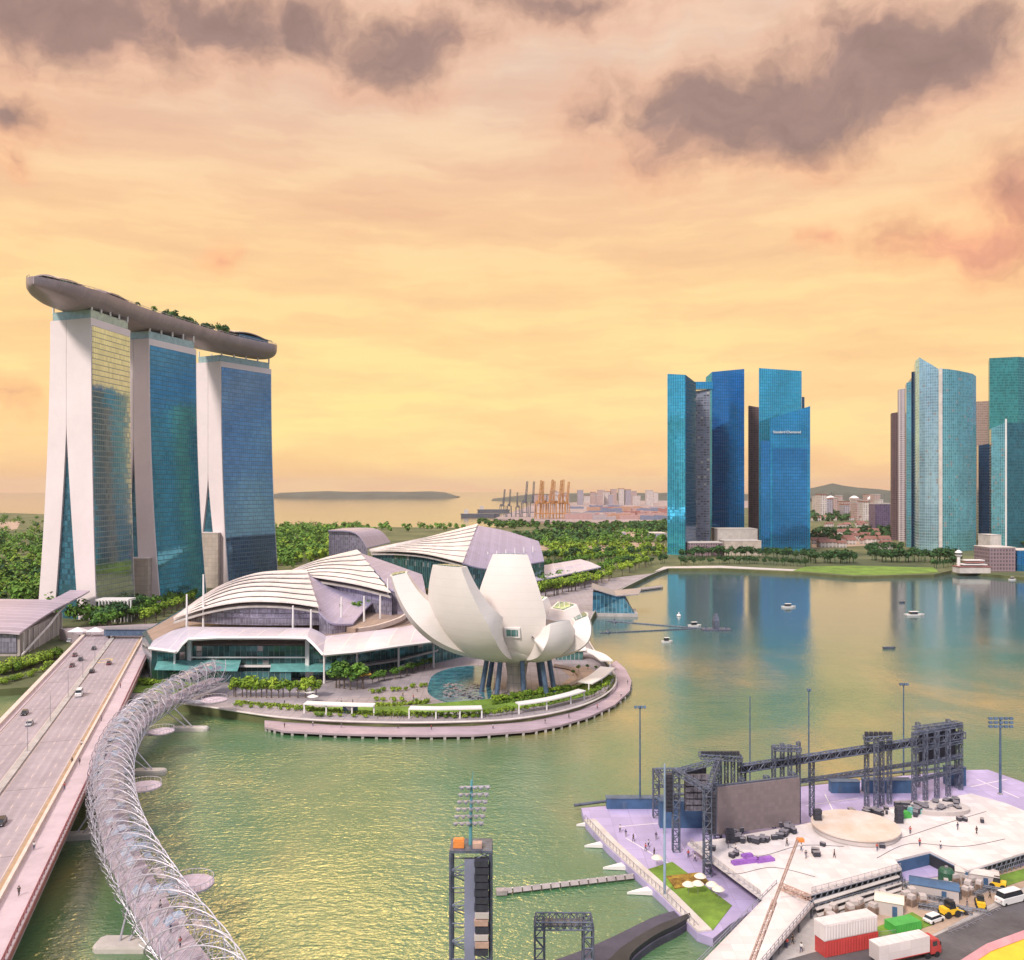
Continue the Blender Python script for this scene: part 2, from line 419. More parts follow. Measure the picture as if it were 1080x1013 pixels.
M['gable'] = glass('gable_glass', (0.30, 0.28, 0.36), 2.4, 1.6, 0.4, 0.15, (0.3, 0.28, 0.36), 0.2, 0.2, 0.3, 0.03)
M['teal'] = mat('teal_glass_awning', (0.18, 0.46, 0.44), 0.2, 0.1, var=0.25, scale=0.3)
M['petal'] = lined('petal_skin', (0.74, 0.67, 0.63), (0.64, 0.57, 0.54), 0, 3.2, 0.06, 0.09, 0.42, var=0.05, scale=0.06, cv=0.012)
M['petal_in'] = mat('petal_inner_skin', (0.70, 0.60, 0.60), 0.5, var=0.06, scale=0.08)
M['skylight'] = glass('skylight_glass', (0.10, 0.24, 0.22), 2.0, 2.0, 0.5, 0.1, (0.5, 0.5, 0.5), 0.2, 0.1, 0.3, 0.02)
M['pond'] = mat('pond_water', (0.03, 0.16, 0.22), 0.08, 0.0, var=0.5, scale=0.25, bump=0.1, bscale=1.5, col2=(0.10, 0.30, 0.34))
M['pave'] = lined('promenade_paving', (0.33, 0.285, 0.30), (0.24, 0.21, 0.225), 4.0, 4.0, 0.25, 0.25, 0.75, var=0.18, scale=0.06)
M['board'] = lined('boardwalk_planks', (0.42, 0.32, 0.36), (0.30, 0.22, 0.23), 0, 1.2, 0, 0.14, 0.7, var=0.15, scale=0.1)
M['asphalt'] = mat('asphalt', (0.105, 0.095, 0.10), 0.85, var=0.25, scale=0.12, fine=0.12)
M['road'] = mat('bridge_road', (0.33, 0.27, 0.285), 0.8, var=0.14, scale=0.09, fine=0.07)
M['walk'] = mat('bridge_footway', (0.52, 0.41, 0.45), 0.75, var=0.12, scale=0.15, fine=0.05)
M['mark'] = mat('road_paint', (0.60, 0.48, 0.42), 0.6, var=0.15, scale=0.6)
M['yellowmark'] = mat('yellow_road_paint', (0.70, 0.52, 0.12), 0.6, var=0.15, scale=0.6)
M['parapet'] = mat('parapet_concrete', (0.66, 0.54, 0.47), 0.7, var=0.12, scale=0.4, fine=0.05)
M['redrail'] = mat('red_brown_rail', (0.33, 0.10, 0.11), 0.5, var=0.2)
M['lawn'] = mat('lawn', (0.15, 0.25, 0.03), 0.9, var=0.4, scale=0.06, bump=0.4, bscale=3.0, fine=0.2)
M['ground'] = mat('land_ground', (0.07, 0.11, 0.035), 0.9, var=0.4, scale=0.012, col2=(0.17, 0.17, 0.07), fine=0.2)
M['sand'] = mat('bare_ground', (0.42, 0.30, 0.22), 0.9, var=0.25, scale=0.03, fine=0.12)
M['trunk'] = mat('bark', (0.12, 0.09, 0.07), 0.9, var=0.3, scale=1.0)
M['leafb'] = leafmat('bright_leaves', (0.09, 0.18, 0.015), (0.32, 0.44, 0.04))
M['leafm'] = leafmat('mid_leaves', (0.035, 0.10, 0.014), (0.14, 0.28, 0.035))
M['leafd'] = leafmat('dark_leaves', (0.018, 0.06, 0.018), (0.07, 0.17, 0.04))
M['hedge'] = leafmat('hedge_leaves', (0.06, 0.12, 0.012), (0.24, 0.32, 0.03))
M['mauve'] = lined('mauve_deck', (0.43, 0.36, 0.57), (0.34, 0.28, 0.46), 5.0, 5.0, .14, .14, .6, var=0.16, scale=0.08)
M['stage'] = lined('stage_floor', (0.68, 0.61, 0.59), (0.57, 0.50, 0.475), 2.44, 2.44, .05, .05, .65, var=0.10, scale=0.10)
M['disc'] = mat('disc_top', (0.62, 0.47, 0.36), 0.6, var=0.05, scale=0.2, col2=(0.68, 0.60, 0.54))
M['discside'] = mat('disc_side', (0.50, 0.44, 0.42), 0.7, var=0.1)
M['led'] = lined('led_panels', (0.19, 0.15, 0.155), (0.17, 0.135, 0.14), 1.0, 1.0, 0.05, 0.05, 0.5, var=0.05)
M['speaker'] = mat('black_cabinet', (0.035, 0.035, 0.05), 0.6, var=0.3, scale=1.5)
M['navy'] = mat('navy_panel', (0.05, 0.11, 0.21), 0.55, var=0.25, scale=0.3)
M['jetty'] = mat('weathered_deck', (0.36, 0.31, 0.30), 0.85, var=0.2, scale=0.5, fine=0.1)
M['blackdeck'] = mat('dark_pontoon', (0.07, 0.065, 0.095), 0.7, var=0.25, scale=0.2, fine=0.1)
M['red'] = mat('red_paint', (0.50, 0.06, 0.055), 0.45, var=0.12, scale=0.8)
M['orange'] = mat('orange_paint', (0.75, 0.25, 0.06), 0.5, var=0.15, scale=0.8)
M['rust'] = mat('rusty_boom', (0.46, 0.30, 0.24), 0.6, var=0.2, scale=0.8)
M['yellow'] = mat('yellow_paint', (0.85, 0.52, 0.03), 0.5, var=0.08, scale=0.4)
M['green'] = mat('green_paint', (0.06, 0.36, 0.06), 0.5, var=0.15, scale=0.6)
M['purple'] = mat('purple_cloth', (0.30, 0.12, 0.45), 0.7, var=0.2, scale=0.8)
M['cream'] = mat('cream_canvas', (0.76, 0.66, 0.54), 0.7, var=0.08, scale=0.6)
M['tyre'] = mat('tyre_rubber', (0.02, 0.02, 0.022), 0.8, var=0.2)
M['carglass'] = mat('car_glass', (0.02, 0.025, 0.03), 0.08, 0.0, var=0.2, spec=0.8)
M['scaff'] = mat('scaffold_steel', (0.18, 0.19, 0.22), 0.5, 0.5, var=0.3)
M['skin'] = mat('skin', (0.50, 0.30, 0.20), 0.6, var=0.1)
M['hair'] = mat('dark_hair', (0.02, 0.016, 0.014), 0.6, var=0.2)
# ------------------------------------------------------------------ setting: water, land, promenade, far land
LAND = 3.0
def water_mat():
    m = bpy.data.materials.new('bay_water'); m.use_nodes = True; T = NT(m.node_tree); b = T.n['Principled BSDF']
    pos = T.new('ShaderNodeNewGeometry').outputs['Position']
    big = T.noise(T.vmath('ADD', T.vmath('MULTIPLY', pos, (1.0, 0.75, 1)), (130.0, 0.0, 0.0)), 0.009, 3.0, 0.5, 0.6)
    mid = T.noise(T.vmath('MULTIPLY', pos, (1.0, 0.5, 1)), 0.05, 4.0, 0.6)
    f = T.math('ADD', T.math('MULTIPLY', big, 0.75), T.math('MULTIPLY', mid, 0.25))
    c = T.ramp(f, [(0.38, (0.060, 0.165, 0.070)), (0.47, (0.105, 0.19, 0.085)), (0.55, (0.19, 0.21, 0.095)), (0.66, (0.42, 0.29, 0.09))])  # green water tones; ochre end painted in for the golden sky reflection
    # bluer base tint towards the far bank, turns the yellow sky reflection pinker
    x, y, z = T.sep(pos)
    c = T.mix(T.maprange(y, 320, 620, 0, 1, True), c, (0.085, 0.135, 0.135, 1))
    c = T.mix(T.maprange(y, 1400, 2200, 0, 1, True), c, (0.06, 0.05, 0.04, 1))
    T.put(b.inputs['Base Color'], c)
    b.inputs['Roughness'].default_value = 0.07
    b.inputs['IOR'].default_value = 2.0
    b.inputs['Specular IOR Level'].default_value = 0.5
    w1 = T.noise(T.vmath('MULTIPLY', pos, (1.0, 1.9, 1)), 0.30, 3.0, 0.6, 0.4)
    w2 = T.noise(T.vmath('MULTIPLY', pos, (1.0, 1.5, 1)), 0.75, 3.0, 0.6, 0.3)
    w3 = T.noise(T.vmath('MULTIPLY', pos, (0.6, 1.6, 1)), 0.055, 2.0, 0.5)
    h = T.math('ADD', T.math('MULTIPLY', w1, 0.55), T.math('ADD', T.math('MULTIPLY', w2, 0.42), T.math('MULTIPLY', w3, 0.9)))
    bn = T.new('ShaderNodeBump'); wind = T.maprange(T.noise(T.vmath('MULTIPLY', pos, (0.6, 1.0, 1)), 0.012, 3.0, 0.6, 0.8), 0.34, 0.64, 0.50, 1.15); T.put(bn.inputs['Strength'], T.math('MULTIPLY', wind, T.maprange(y, 150, 620, 0.52, 0.07))); bn.inputs['Distance'].default_value = 1.0
    T.put(bn.inputs['Height'], h); T.l.new(bn.outputs[0], b.inputs['Normal'])
    return m
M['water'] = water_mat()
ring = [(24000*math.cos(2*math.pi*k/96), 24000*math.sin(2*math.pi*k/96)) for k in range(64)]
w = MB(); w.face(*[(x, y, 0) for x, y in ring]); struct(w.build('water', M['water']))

coast = [(-420, 726), (0, 727), (30, 725), (60, 728), (110, 735), (150, 738), (215, 746), (300, 758), (400, 763), (500, 762), (560, 757),
         (610, 746), (640, 732), (650, 717), (640, 700), (628, 688), (620, 672), (622, 655), (632, 640), (655, 622), (690, 605), (704, 600),
         (760, 600), (850, 604), (900, 608), (985, 606), (1003, 602), (1080, 609), (1200, 612), (1500, 612)]
farc = [(1700, 535), (1080, 528), (850, 530), (720, 542), (690, 550), (640, 553), (560, 553), (530, 557), (400, 556), (285, 556), (170, 552), (60, 543), (0, 541), (-300, 541)]
lp = [G(px, py, LAND) for px, py in coast]+[G(px, py, LAND) for px, py in farc]
w = MB(); w.prism([(p.x, p.y) for p in lp], -3.0, LAND); struct(w.build('land', M['ground']))
# paved apron of the promontory: along the mall, round the museum
apron_out = [(100, 735), (150, 737), (215, 745), (300, 757), (400, 762), (500, 761), (560, 756), (609, 745), (638, 731.5), (647.5, 717), (638, 700.5), (626, 689), (618, 672), (620, 655), (630, 640), (652, 622), (688, 605)]
apron_in = [(560, 620), (520, 640), (440, 655), (330, 690), (150, 690)]
ap = [G(px, py, LAND) for px, py in apron_out+apron_in]
w = MB(); w.prism([(p.x, p.y) for p in ap], LAND-0.5, LAND+0.05); struct(w.build('promenade', M['pave']))
# lower boardwalk round the promontory
bo = [(279, 766.5), (300, 771), (350, 773.5), (400, 775), (450, 775.5), (500, 775), (560, 770.5), (592, 764.5), (622, 755.5), (648, 743.5), (664, 729), (666, 718), (660, 706), (650, 697)]
bi = [(640, 700), (650, 717), (640, 732), (610, 746), (560, 757), (500, 762), (450, 763), (400, 763), (350, 761), (279, 756)]
pb = [G(px, py, 1.7) for px, py in bo]+[G(px, py, LAND) for px, py in bi]
w = MB(); w.prism([(p.x, p.y) for p in pb], 1.0, 1.7); struct(w.build('boardwalk', M['board']))
# piles under the boardwalk: part of its edge wall
w = MB()
bc = curve([G(px, py, 1.7) for px, py in bo], 90)
for k in range(0, 90, 2):
    q = bc[k]; c_ = bc[45]; w.box((q.x*0.995+1.9*0.005, q.y+0.8, 0.0), (0.9, 0.9, 1.9))
struct(w.build('boardwalk_piles', M['conc']))
# kerb along the quay and stepped wall
w = MB(); ec = curve([G(px, py, LAND) for px, py in coast[5:22]], 120)
for a, b in zip(ec[:-1], ec[1:]): w.bar(a+Vector((0, 0, 0.25)), b+Vector((0, 0, 0.25)), 0.6)
struct(w.build('quay_kerb', M['pale_conc']))
# planting bed round the museum
# low garden beds of the promontory
def bed(name, pts, z, mat_, h=0.35):
    q = [G(px, py, z) for px, py in pts]; w = MB(); w.prism([(p.x, p.y) for p in q], z-0.2, z+h); return struct(w.build(name, mat_))
bed('lawn', [(470, 742), (520, 738), (580, 730), (640, 716), (645, 719), (625, 733), (580, 744), (520, 750), (440, 753), (330, 752), (330, 747), (430, 746)], LAND, M['lawn'])
bed('lawn', [(90, 725), (150, 715), (215, 722), (205, 733), (140, 731)], LAND, M['lawn'])
bed('path', [(590, 705), (620, 703), (632, 712), (622, 725), (580, 733), (556, 736), (590, 724), (602, 714)], LAND, M['sand'], 0.1)
# lawn of the far bank
bed('lawn', [(836, 602.5), (850, 598), (900, 597), (985, 599), (990, 604), (940, 606.5), (900, 606.8), (855, 603.2)], LAND, M['lawn'], 0.2)
bed('path', [(690, 603), (700, 598), (760, 597), (850, 601.5), (850, 603), (760, 599.2), (705, 599.5)], LAND, M['pale_conc'], 0.15)
# bare ground and clearings of the far land
bed('clearing', [(540, 575), (600, 572), (700, 573), (704, 580), (640, 582), (560, 580)], LAND, M['sand'], 0.1)
bed('clearing', [(560, 562), (700, 560), (704, 566), (600, 567)], LAND, M['sand'], 0.12)
bed('clearing', [(0, 551), (22, 550), (18, 558), (0, 561)], LAND, M['sand'], 0.1)
bed('clearing', [(856, 560), (940, 560), (940, 575), (856, 578)], LAND, M['sand'], 0.1)
# land strip with the port, hills and islands
def strip(name, pts, Y, depth, z0, mat_):
    """a ridge: skyline pixels at distance Y, running depth metres back, sloping both ways"""
    rows = []
    for f, e in ((-0.5, 0.0), (-0.25, 0.62), (0.0, 1.0), (0.3, 0.7), (0.6, 0.0)):
        rows.append([Vector((X_(px, Y), Y+f*depth, z0+(Z_(py, Y)-z0)*e)) for px, py in pts])
    w = MB(); w.loft(rows, closed=False); o = w.build(name, mat_, smooth=True); return struct(o)
M['hill'] = mat('wooded_hill', (0.06, 0.075, 0.06), 0.9, var=0.4, scale=0.006, fine=0.2)
M['port'] = mat('port_apron', (0.34, 0.26, 0.25), 0.9, var=0.3, scale=0.008, fine=0.2)
strip('island', [(280, 524), (296, 520), (320, 519), (345, 518.2), (372, 519), (398, 518.6), (428, 519), (455, 518.4), (470, 519.6), (483, 524)], 9000, 900, -2, M['hill'])
strip('hills', [(835, 523), (856, 519), (868, 512.5), (878, 510), (890, 512.5), (905, 514.5), (925, 516), (945, 518.5), (990, 520), (1060, 519), (1140, 523)], 6000, 1600, -2, M['hill'])
strip('hills', [(520, 526), (560, 521.5), (600, 520.6), (650, 520.0), (690, 520.4), (720, 519.6), (760, 520), (800, 522), (835, 524)], 7000, 1500, -2, M['hill'])
w = MB(); pp = [(520, 547.5), (560, 549.5), (640, 551.5), (720, 548), (900, 541), (1100, 538), (1100, 530.5), (720, 528), (640, 528), (560, 533)]
pq = [G(px, py, 2.5) for px, py in pp]; w.prism([(p.x, p.y) for p in pq], -2, 2.5); struct(w.build('port_ground', M['port']))

# ------------------------------------------------------------------ hotel towers
TOP = 192.0
def s_at(C, e, px):
    a = (px-CX)/F
    return (a*C[1]-C[0])/(e[0]-a*e[1])
def hotel_tower(C, e, Rr, pxtop, pxsplit, pxbase, zap, label, gm):
    """C corner of the end wall and the glass front, e along the end wall, Rr far end of the front; pixel x of the edges"""
    C = Vector((C[0], C[1], 0)); e = Vector((e[0], e[1], 0)).normalized(); dd = Vector((Rr[0], Rr[1], 0))-C; L = dd.length; dd.normalize()
    w_top = s_at(C, e, pxtop); s0 = s_at(C, e, pxsplit); bO, bI, bi, bo = [s_at(C, e, q) for q in pxbase]   # base: west outer, west inner, east inner, east outer
    oR = lambda z: bO*(1-z/TOP)**2.2
    oL = lambda z: w_top+(bo-w_top)*(1-z/TOP)**1.8
    def iR(z): return s0 if z >= zap else s0+(bI-s0)*((zap-z)/zap)**1.15
    def iL(z): return s0+0.25 if z >= zap else s0+0.25+(bi-s0)*((zap-z)/zap)**1.25
    pt = lambda s, t, z: C+e*s+dd*t+Vector((0, 0, z))
    zs = [LAND-0.5+(TOP-LAND+0.5)*k/40 for k in range(41)]
    root = thing('hotel_tower', label, 'hotel tower', tuple(C+e*w_top/2+dd*L/2+Vector((0, 0, LAND))))
    a = MB(); a.loft([[pt(oR(z), 0, z), pt(iR(z), 0, z), pt(iR(z), L, z), pt(oR(z), L, z)] for z in zs]); a.build('west_leg', M['fin'], root)
    a = MB(); a.loft([[pt(iL(z), 0, z), pt(oL(z), 0, z), pt(oL(z), L, z), pt(iL(z), L, z)] for z in zs]); a.build('east_leg', M['fin'], root)
    # glass fronts stand just proud of the legs, the white end walls frame them
    a = MB(); zf = [z for z in zs if z < TOP-1]; n = 14
    a.loft([[pt(oR(z)-0.35, 0.9+(L-1.8)*k/n, z) for k in range(n+1)]+[pt(oR(z)+0.3, L-0.9, z), pt(oR(z)+0.3, 0.9, z)] for z in zf])
    a.build('glass_front', gm, root)
    a = MB(); a.loft([[pt(oL(z)-0.3, 0.9, z), pt(oL(z)+0.35, 0.9, z), pt(oL(z)+0.35, L-0.9, z), pt(oL(z)-0.3, L-0.9, z)] for z in zf])
    a.build('garden_front', gm, root)
    a = MB(); zz = [LAND+(zap-4-LAND)*k/14 for k in range(15)]
    a.loft([[pt(iR(z)-0.2, 1.6, z), pt(iL(z)+0.2, 1.6, z), pt(iL(z)+0.2, L-1.6, z), pt(iR(z)-0.2, L-1.6, z)] for z in zz]); a.build('atrium_glass', M['atrium'], root)
    a = MB(); wt = w_top
    a.prism([tuple(pt(s, t, 0).xy) for s, t in ((1.2, 1.2), (wt-1.2, 1.2), (wt-1.2, L-1.2), (1.2, L-1.2))], TOP-0.5, TOP+5.5); a.build('roof_crown', M['crown'], root)
    for k in range(10):
        a = MB(); q = pt(lerp(1.0, wt-1.0, (k % 2)), 2+(L-4)*(k//2)/4, 0); a.tube([q+Vector((0, 0, TOP+5)), q+Vector((0, 0, TOP+10))], 0.7, 8); a.build('roof_prop', M['white'], root)
    return root, pt, L, w_top
T1 = hotel_tower((-262.6, 553), (-0.93, 0.36), (-257.2, 597.3), 53, 70, (102, 83, 57, 39), 126, 'nearest of the three hotel towers, its glass front golden above and grey-blue below', M['mbs'])
T2 = hotel_tower((-257.6, 629), (-0.93, 0.33), (-241.8, 679), 131, 141, (169.5, 148, 126, 108), 118, 'middle of the three hotel towers, dark teal glass with a white end wall', M['mbs2'])
T3 = hotel_tower((-243.6, 741), (-0.88, 0.47), (-215, 792), 207, 219.5, (241, 231, 205, 190), 95, 'farthest hotel tower, blue-grey glass, under the blunt end of the roof park', M['mbs3'])

# podium blocks between the towers, colonnade at the foot of the first
def block(name, label, cat, pxs, Y, pytop, depth, m, zb=LAND, lean=0.0):
    x0, x1 = X_(pxs[0], Y), X_(pxs[1], Y); zt = Z_(pytop, Y)
    r = thing(name, label, cat, ((x0+x1)/2, Y+depth/2, zb))
    a = MB(); a.prism([(x0, Y), (x1, Y), (x1+lean, Y+depth), (x0+lean, Y+depth)], zb-0.4, zt); a.build('wall', m, r)
    a = MB(); a.prism([(x0-0.3, Y-0.3), (x1+0.3, Y-0.3), (x1+lean+0.3, Y+depth+0.3), (x0+lean-0.3, Y+depth+0.3)], zt, zt+0.7); a.build('roof', M['pale_conc'], r)
    return r
block('podium_block', 'beige block wedged between the first and second hotel towers', 'building', (136, 156), 622, 590, 40, M['beige'])
block('podium_block', 'beige block wedged between the second and third hotel towers', 'building', (206, 230), 735, 563, 40, M['beige'])
r = thing('colonnade', 'low white finned colonnade at the foot of the nearest hotel tower', 'building', (X_(118, 545), 545, LAND))
a = MB(); a.box((X_(119, 548), 552, LAND+6), (19, 9, 13)); a.build('wall', M['mallglass'], r)
for k in range(11):
    a = MB(); a.box((X_(103.5, 545)+k*1.95, 546.6, LAND+6.8), (0.5, 1.6, 13.6)); a.build('fin', M['white'], r)
a = MB(); a.box((X_(119, 548), 552, LAND+13.3), (20.5, 11, 1.2)); a.build('roof', M['white'], r)

# ------------------------------------------------------------------ sky park across the three roofs
root = thing('sky_park', 'long boat-shaped roof park resting across the three hotel towers', 'roof park', (-262, 640, 196))
cl = [(-272, 504, 0), (-275.5, 532, 0), (-275.5, 570, 0), (-271, 620, 0), (-261, 672, 0), (-250, 725, 0), (-233, 770, 0), (-217, 800, 0)]
N = 48; cc = curve(cl, N); rings = []; decks = []
for k, p in enumerate(cc):
    t = k/(N-1); a = cc[max(k-1, 0)]; b = cc[min(k+1, N-1)]; tg = (b-a).normalized(); nr = Vector((tg.y, -tg.x, 0))
    wv = 19.0*min(1, (math.sin(min(t/0.30, 1)*math.pi/2))**0.85)*min(1, (math.sin(min((1-t)/0.10, 1)*math.pi/2))**0.7)+0.4
    dep = 3.0+7.4*min(1, (t/0.22)**0.75 if t > 0 else 0)*min(1, ((1-t)/0.05)**0.5 if t < 1 else 0)
    ztop = 206.0+3.0*min(1, t/.25)+3.5*max(0, t-.25)/.75
    rg = [p+nr*wv*math.cos(math.pi*j/14)+Vector((0, 0, ztop-1.5-dep*(math.sin(math.pi*j/14))**0.62)) for j in range(15)]
    ztop -= 0.0; rings.append([p+nr*wv*0.985+Vector((0, 0, ztop))]+rg+[p-nr*wv*0.985+Vector((0, 0, ztop))]); decks.append((p, nr, wv, ztop))
w = MB(); w.loft(rings); w.build('hull', M['hull'], root, smooth='angle')
w = MB(); w.loft([[p+n_*(wv-1.0)+Vector((0, 0, z+0.15)) for s_ in (1,)]+[p-n_*(wv-1.0)+Vector((0, 0, z+0.15))] for p, n_, wv, z in decks[2:-1]], closed=False); w.build('deck', M['deckwood'], root)
def on_park(k, off, dz=0.0):
    p, n_, wv, z = decks[k]; return p+n_*wv*off+Vector((0, 0, z+dz))
for sd in (1, -1):
    w = MB()
    for k in range(1, N-1):
        w.bar(on_park(k, 0.97*sd, 1.1), on_park(k+1, 0.97*sd, 1.1), 0.25)
        w.bar(on_park(k, 0.97*sd, 0), on_park(k, 0.97*sd, 1.1), 0.2)
    w.build('railing', M['steel'], root)
def pavilion(k0, k1, o0, o1, h, nm='pavilion', arch=2.0, m=None):
    w = MB(); rows = []
    for k in range(k0, k1+1):
        f = (k-k0)/(k1-k0); z = h*(0.55+0.45*math.sin(math.pi*min(1, f*1.1+0.12)))
        rows.append([on_park(k, lerp(o0, o1, j/6), z+arch*math.sin(math.pi*j/6)) for j in range(7)])
    w.sheet(rows, 0.8); w.build(nm+'_roof', m or M['hull'], root)
    w = MB(); w.loft([[on_park(k, o0*0.92, 0.1), on_park(k, o1*0.92, 0.1), on_park(k, o1*0.92, h*0.62), on_park(k, o0*0.92, h*0.62)] for k in range(k0+1, k1)]); w.build(nm, M['atrium'], root)
pavilion(5, 13, -0.75, 0.55, 3.6)
pavilion(14, 19, -0.2, 0.7, 4.2)
pavilion(36, 44, -0.6, 0.75, 6.5)
w = MB(); w.loft([[on_park(k, 0.93, 0.4), on_park(k, 0.62, 0.4), on_park(k, 0.62, 0.1), on_park(k, 0.93, 0.1)] for k in range(20, 36)]); w.build('pool', M['pond'], root)

# ------------------------------------------------------------------ waterfront mall
def striped_roof(label, back, front, n, name='mall_roof', plain=None, gable=None, thick=0.7, zwall=16, wallm='gable'):
    """ribbed shell whose strips step over each other from the front eave to the ridge, with a plain metal half beyond"""
    bk = curve([P(*q) for q in back], 22); fr = curve([P(*q) for q in front], 22)
    c = sum(bk+fr, Vector())/44
    root = thing(name, label, 'roof', (c.x, c.y, LAND))
    for k in range(n):
        a0, a1 = k/n, (k+1)/n+0.02; rows = []
        for v, lift in ((a0, 1.35), (lerp(a0, a1, 0.5), 0.75), (a1, 0.0)):
            rows.append([fr[j].lerp(bk[j], v)+Vector((0, 0, lift+2.0*math.sin(math.pi*v)*math.sin(math.pi*min(1, j/21*1.2)))) for j in range(22)])
        # each strip runs out a little less than the one above it: the sawtooth end
        w = MB(); w.sheet(rows, thick); w.build('roof_strip', M['roofw'], root)
    # underside
    w = MB(); w.sheet([[p-Vector((0, 0, 1.6)) for p in fr], [fr[j].lerp(bk[j], .5)+Vector((0, 0, 0.0)) for j in range(22)], [p-Vector((0, 0, 1.6)) for p in bk]], 0.4); w.build('roof_lining', M['conc'], root)
    if plain:
        tp = curve([P(*q) for q in plain[0]], 14); bt = curve([P(*q) for q in plain[1]], 14)
        w = MB(); w.sheet([[tp[j].lerp(bt[j], v)+Vector((0, 0, 1.2*math.sin(math.pi*v))) for j in range(14)] for v in (0, .2, .4, .6, .8, 1)], 0.8); w.build('plain_roof', M['roofp'], root)
        w = MB()
        cols = [[bt[j]+Vector((0, 1.2, -0.9)), Vector((bt[j].x, bt[j].y+1.2, zwall-4))] for j in range(14)]
        w.loft(cols, closed=False); w.build('side_wall', M[wallm], root)
    if gable:
        inset, zb = gable; w = MB()
        pts = [p+Vector((0, inset, -1.0)) for p in fr]
        w.loft([[p, Vector((p.x, p.y, min(zb, p.z-0.2)))] for p in pts], closed=False); w.build('gable_wall', M[wallm], root)
    return root
striped_roof('nearest ribbed white shell roof of the mall, above the waterfront canopy', [(185, 652.5, 430), (227, 622, 455), (270, 605, 480), (323, 601.5, 500)],
             [(183, 654, 428), (220, 643, 416), (257, 637, 412), (300, 637.5, 411), (336, 642.5, 412)], 7,
             plain=([(322, 604, 499), (350, 616, 498), (398, 632, 480)], [(336, 645, 412), (350, 657, 411), (372, 658, 420)]), gable=(5, 21))
striped_roof('middle ribbed white shell roof of the mall, peak seen over the nearest one', [(300, 606, 535), (335, 591, 560), (377, 580.5, 590)],
             [(318, 608, 500), (340, 612, 488), (375, 618, 470), (412, 627, 452)], 7,
             plain=([(377, 582.5, 589), (400, 590, 588), (445, 606, 570)], [(411, 621, 460), (425, 626, 458), (450, 631, 455)]), gable=(4, 18))
striped_roof('farthest ribbed white shell roof of the mall, behind the museum', [(389, 581, 700), (415, 575.5, 725), (450, 567, 755), (504, 553, 800)],
             [(392, 583, 690), (420, 583, 655), (450, 586, 630), (488, 595, 600)], 8,
             plain=([(504, 554.5, 799), (535, 560.5, 805), (568, 571, 790)], [(487, 594, 604), (520, 600, 640), (574, 592, 720)]), gable=(4, 14), wallm='mallglass')
# back-left barrel roof
root = thing('barrel_roof_hall', 'lavender barrel-roofed hall seen end on, behind the middle mall roof', 'building', (X_(375, 780), 780, LAND))
ff = curve([P(346, 559.5, 760), P(367, 560, 760), P(378, 564.5, 760), (X_(387, 760), 760, Z_(578, 760))], 12)
fb = curve([P(362, 557, 860), P(392, 557, 860), P(404, 562, 860), (X_(412, 860), 860, Z_(572, 860))], 12)
w = MB(); w.sheet([ff, [p.lerp(q, .5) for p, q in zip(ff, fb)], fb], 1.0); w.build('roof', M['roofp'], root)
w = MB(); w.loft([[p+Vector((0, 3, -1.0)), Vector((p.x, p.y+3, LAND))] for p in ff], closed=False); w.build('wall', M['gable'], root)
w = MB(); w.loft([[ff[0]+Vector((1, 3, -1.0)), Vector((ff[0].x+1, 763, LAND))], [fb[0]+Vector((1, -1, -1)), Vector((fb[0].x+1, 859, LAND))]], closed=False); w.build('side_wall', M['gable'], root)
# waterfront ring canopy
root = thing('waterfront_canopy', 'long lavender-white canopy sweeping along the mall front to the museum', 'canopy', (-90, 390, LAND))
outer = [(157.5, 683, 376), (172, 685, 372), (186, 687, 368), (191, 680, 371), (198, 673.5, 374), (230, 672, 373), (290, 672, 372), (324, 672.5, 372), (332, 680, 367), (341, 690, 363), (375, 687, 372), (420, 680.5, 384), (456, 676, 396), (480, 673, 402)]
inner = [(165, 674, 396), (172, 670, 398), (180, 666, 400), (188, 663.5, 402), (198, 661, 404), (230, 661.5, 404), (290, 662, 404), (328, 662.5, 403), (336, 666, 402), (344, 671, 400), (380, 667, 408), (421, 662, 418), (460, 655, 430), (485, 650, 440)]
oc = [P(*q) for q in outer]; ic = [P(*q) for q in inner]
w = MB(); w.sheet([[o_.lerp(i_, v)+Vector((0, 0, 0.9*math.sin(math.pi*v))) for o_, i_ in zip(oc, ic)] for v in (0, .25, .5, .75, 1)], 0.9); w.build('roof', M['canopy'], root)
w = MB()
for a, b in zip(oc[:-1], oc[1:]): w.bar(a+Vector((0, -.1, -.4)), b+Vector((0, -.1, -.4)), 1.0)
w.build('eave', M['white'], root)
for k in (0, 2, 4, 7, 9, 10, 11, 12):
    q = oc[k].lerp(ic[k], 0.3); w = MB(); w.tube([(q.x, q.y, LAND), (q.x, q.y, q.z-0.7)], 0.45, 8); w.build('column', M['white'], root)
# mall building under it
root = thing('mall_building', 'waterfront mall with tall green glass front between canopy and quay', 'mall', (-90, 420, LAND))
fp = [(160, 377), (186, 384), (200, 384), (262, 384), (325, 384), (345, 386)]
pl = [(X_(px, Y), Y) for px, Y in fp]+[(X_(400, 402), 402), (X_(460, 418), 418), (X_(500, 440), 440), (X_(500, 560), 560), (X_(330, 600), 600), (X_(200, 520), 520), (X_(150, 420), 420)]
w = MB(); w.prism(pl, LAND-0.4, 17.0); w.build('glass_front', M['mallglass'], root)
w = MB(); w.prism([(lerp(x, -80, .02), lerp(y, 470, .02)) for x, y in pl], 17.0, 17.6); w.build('roof_terrace', M['deckwood'], root)
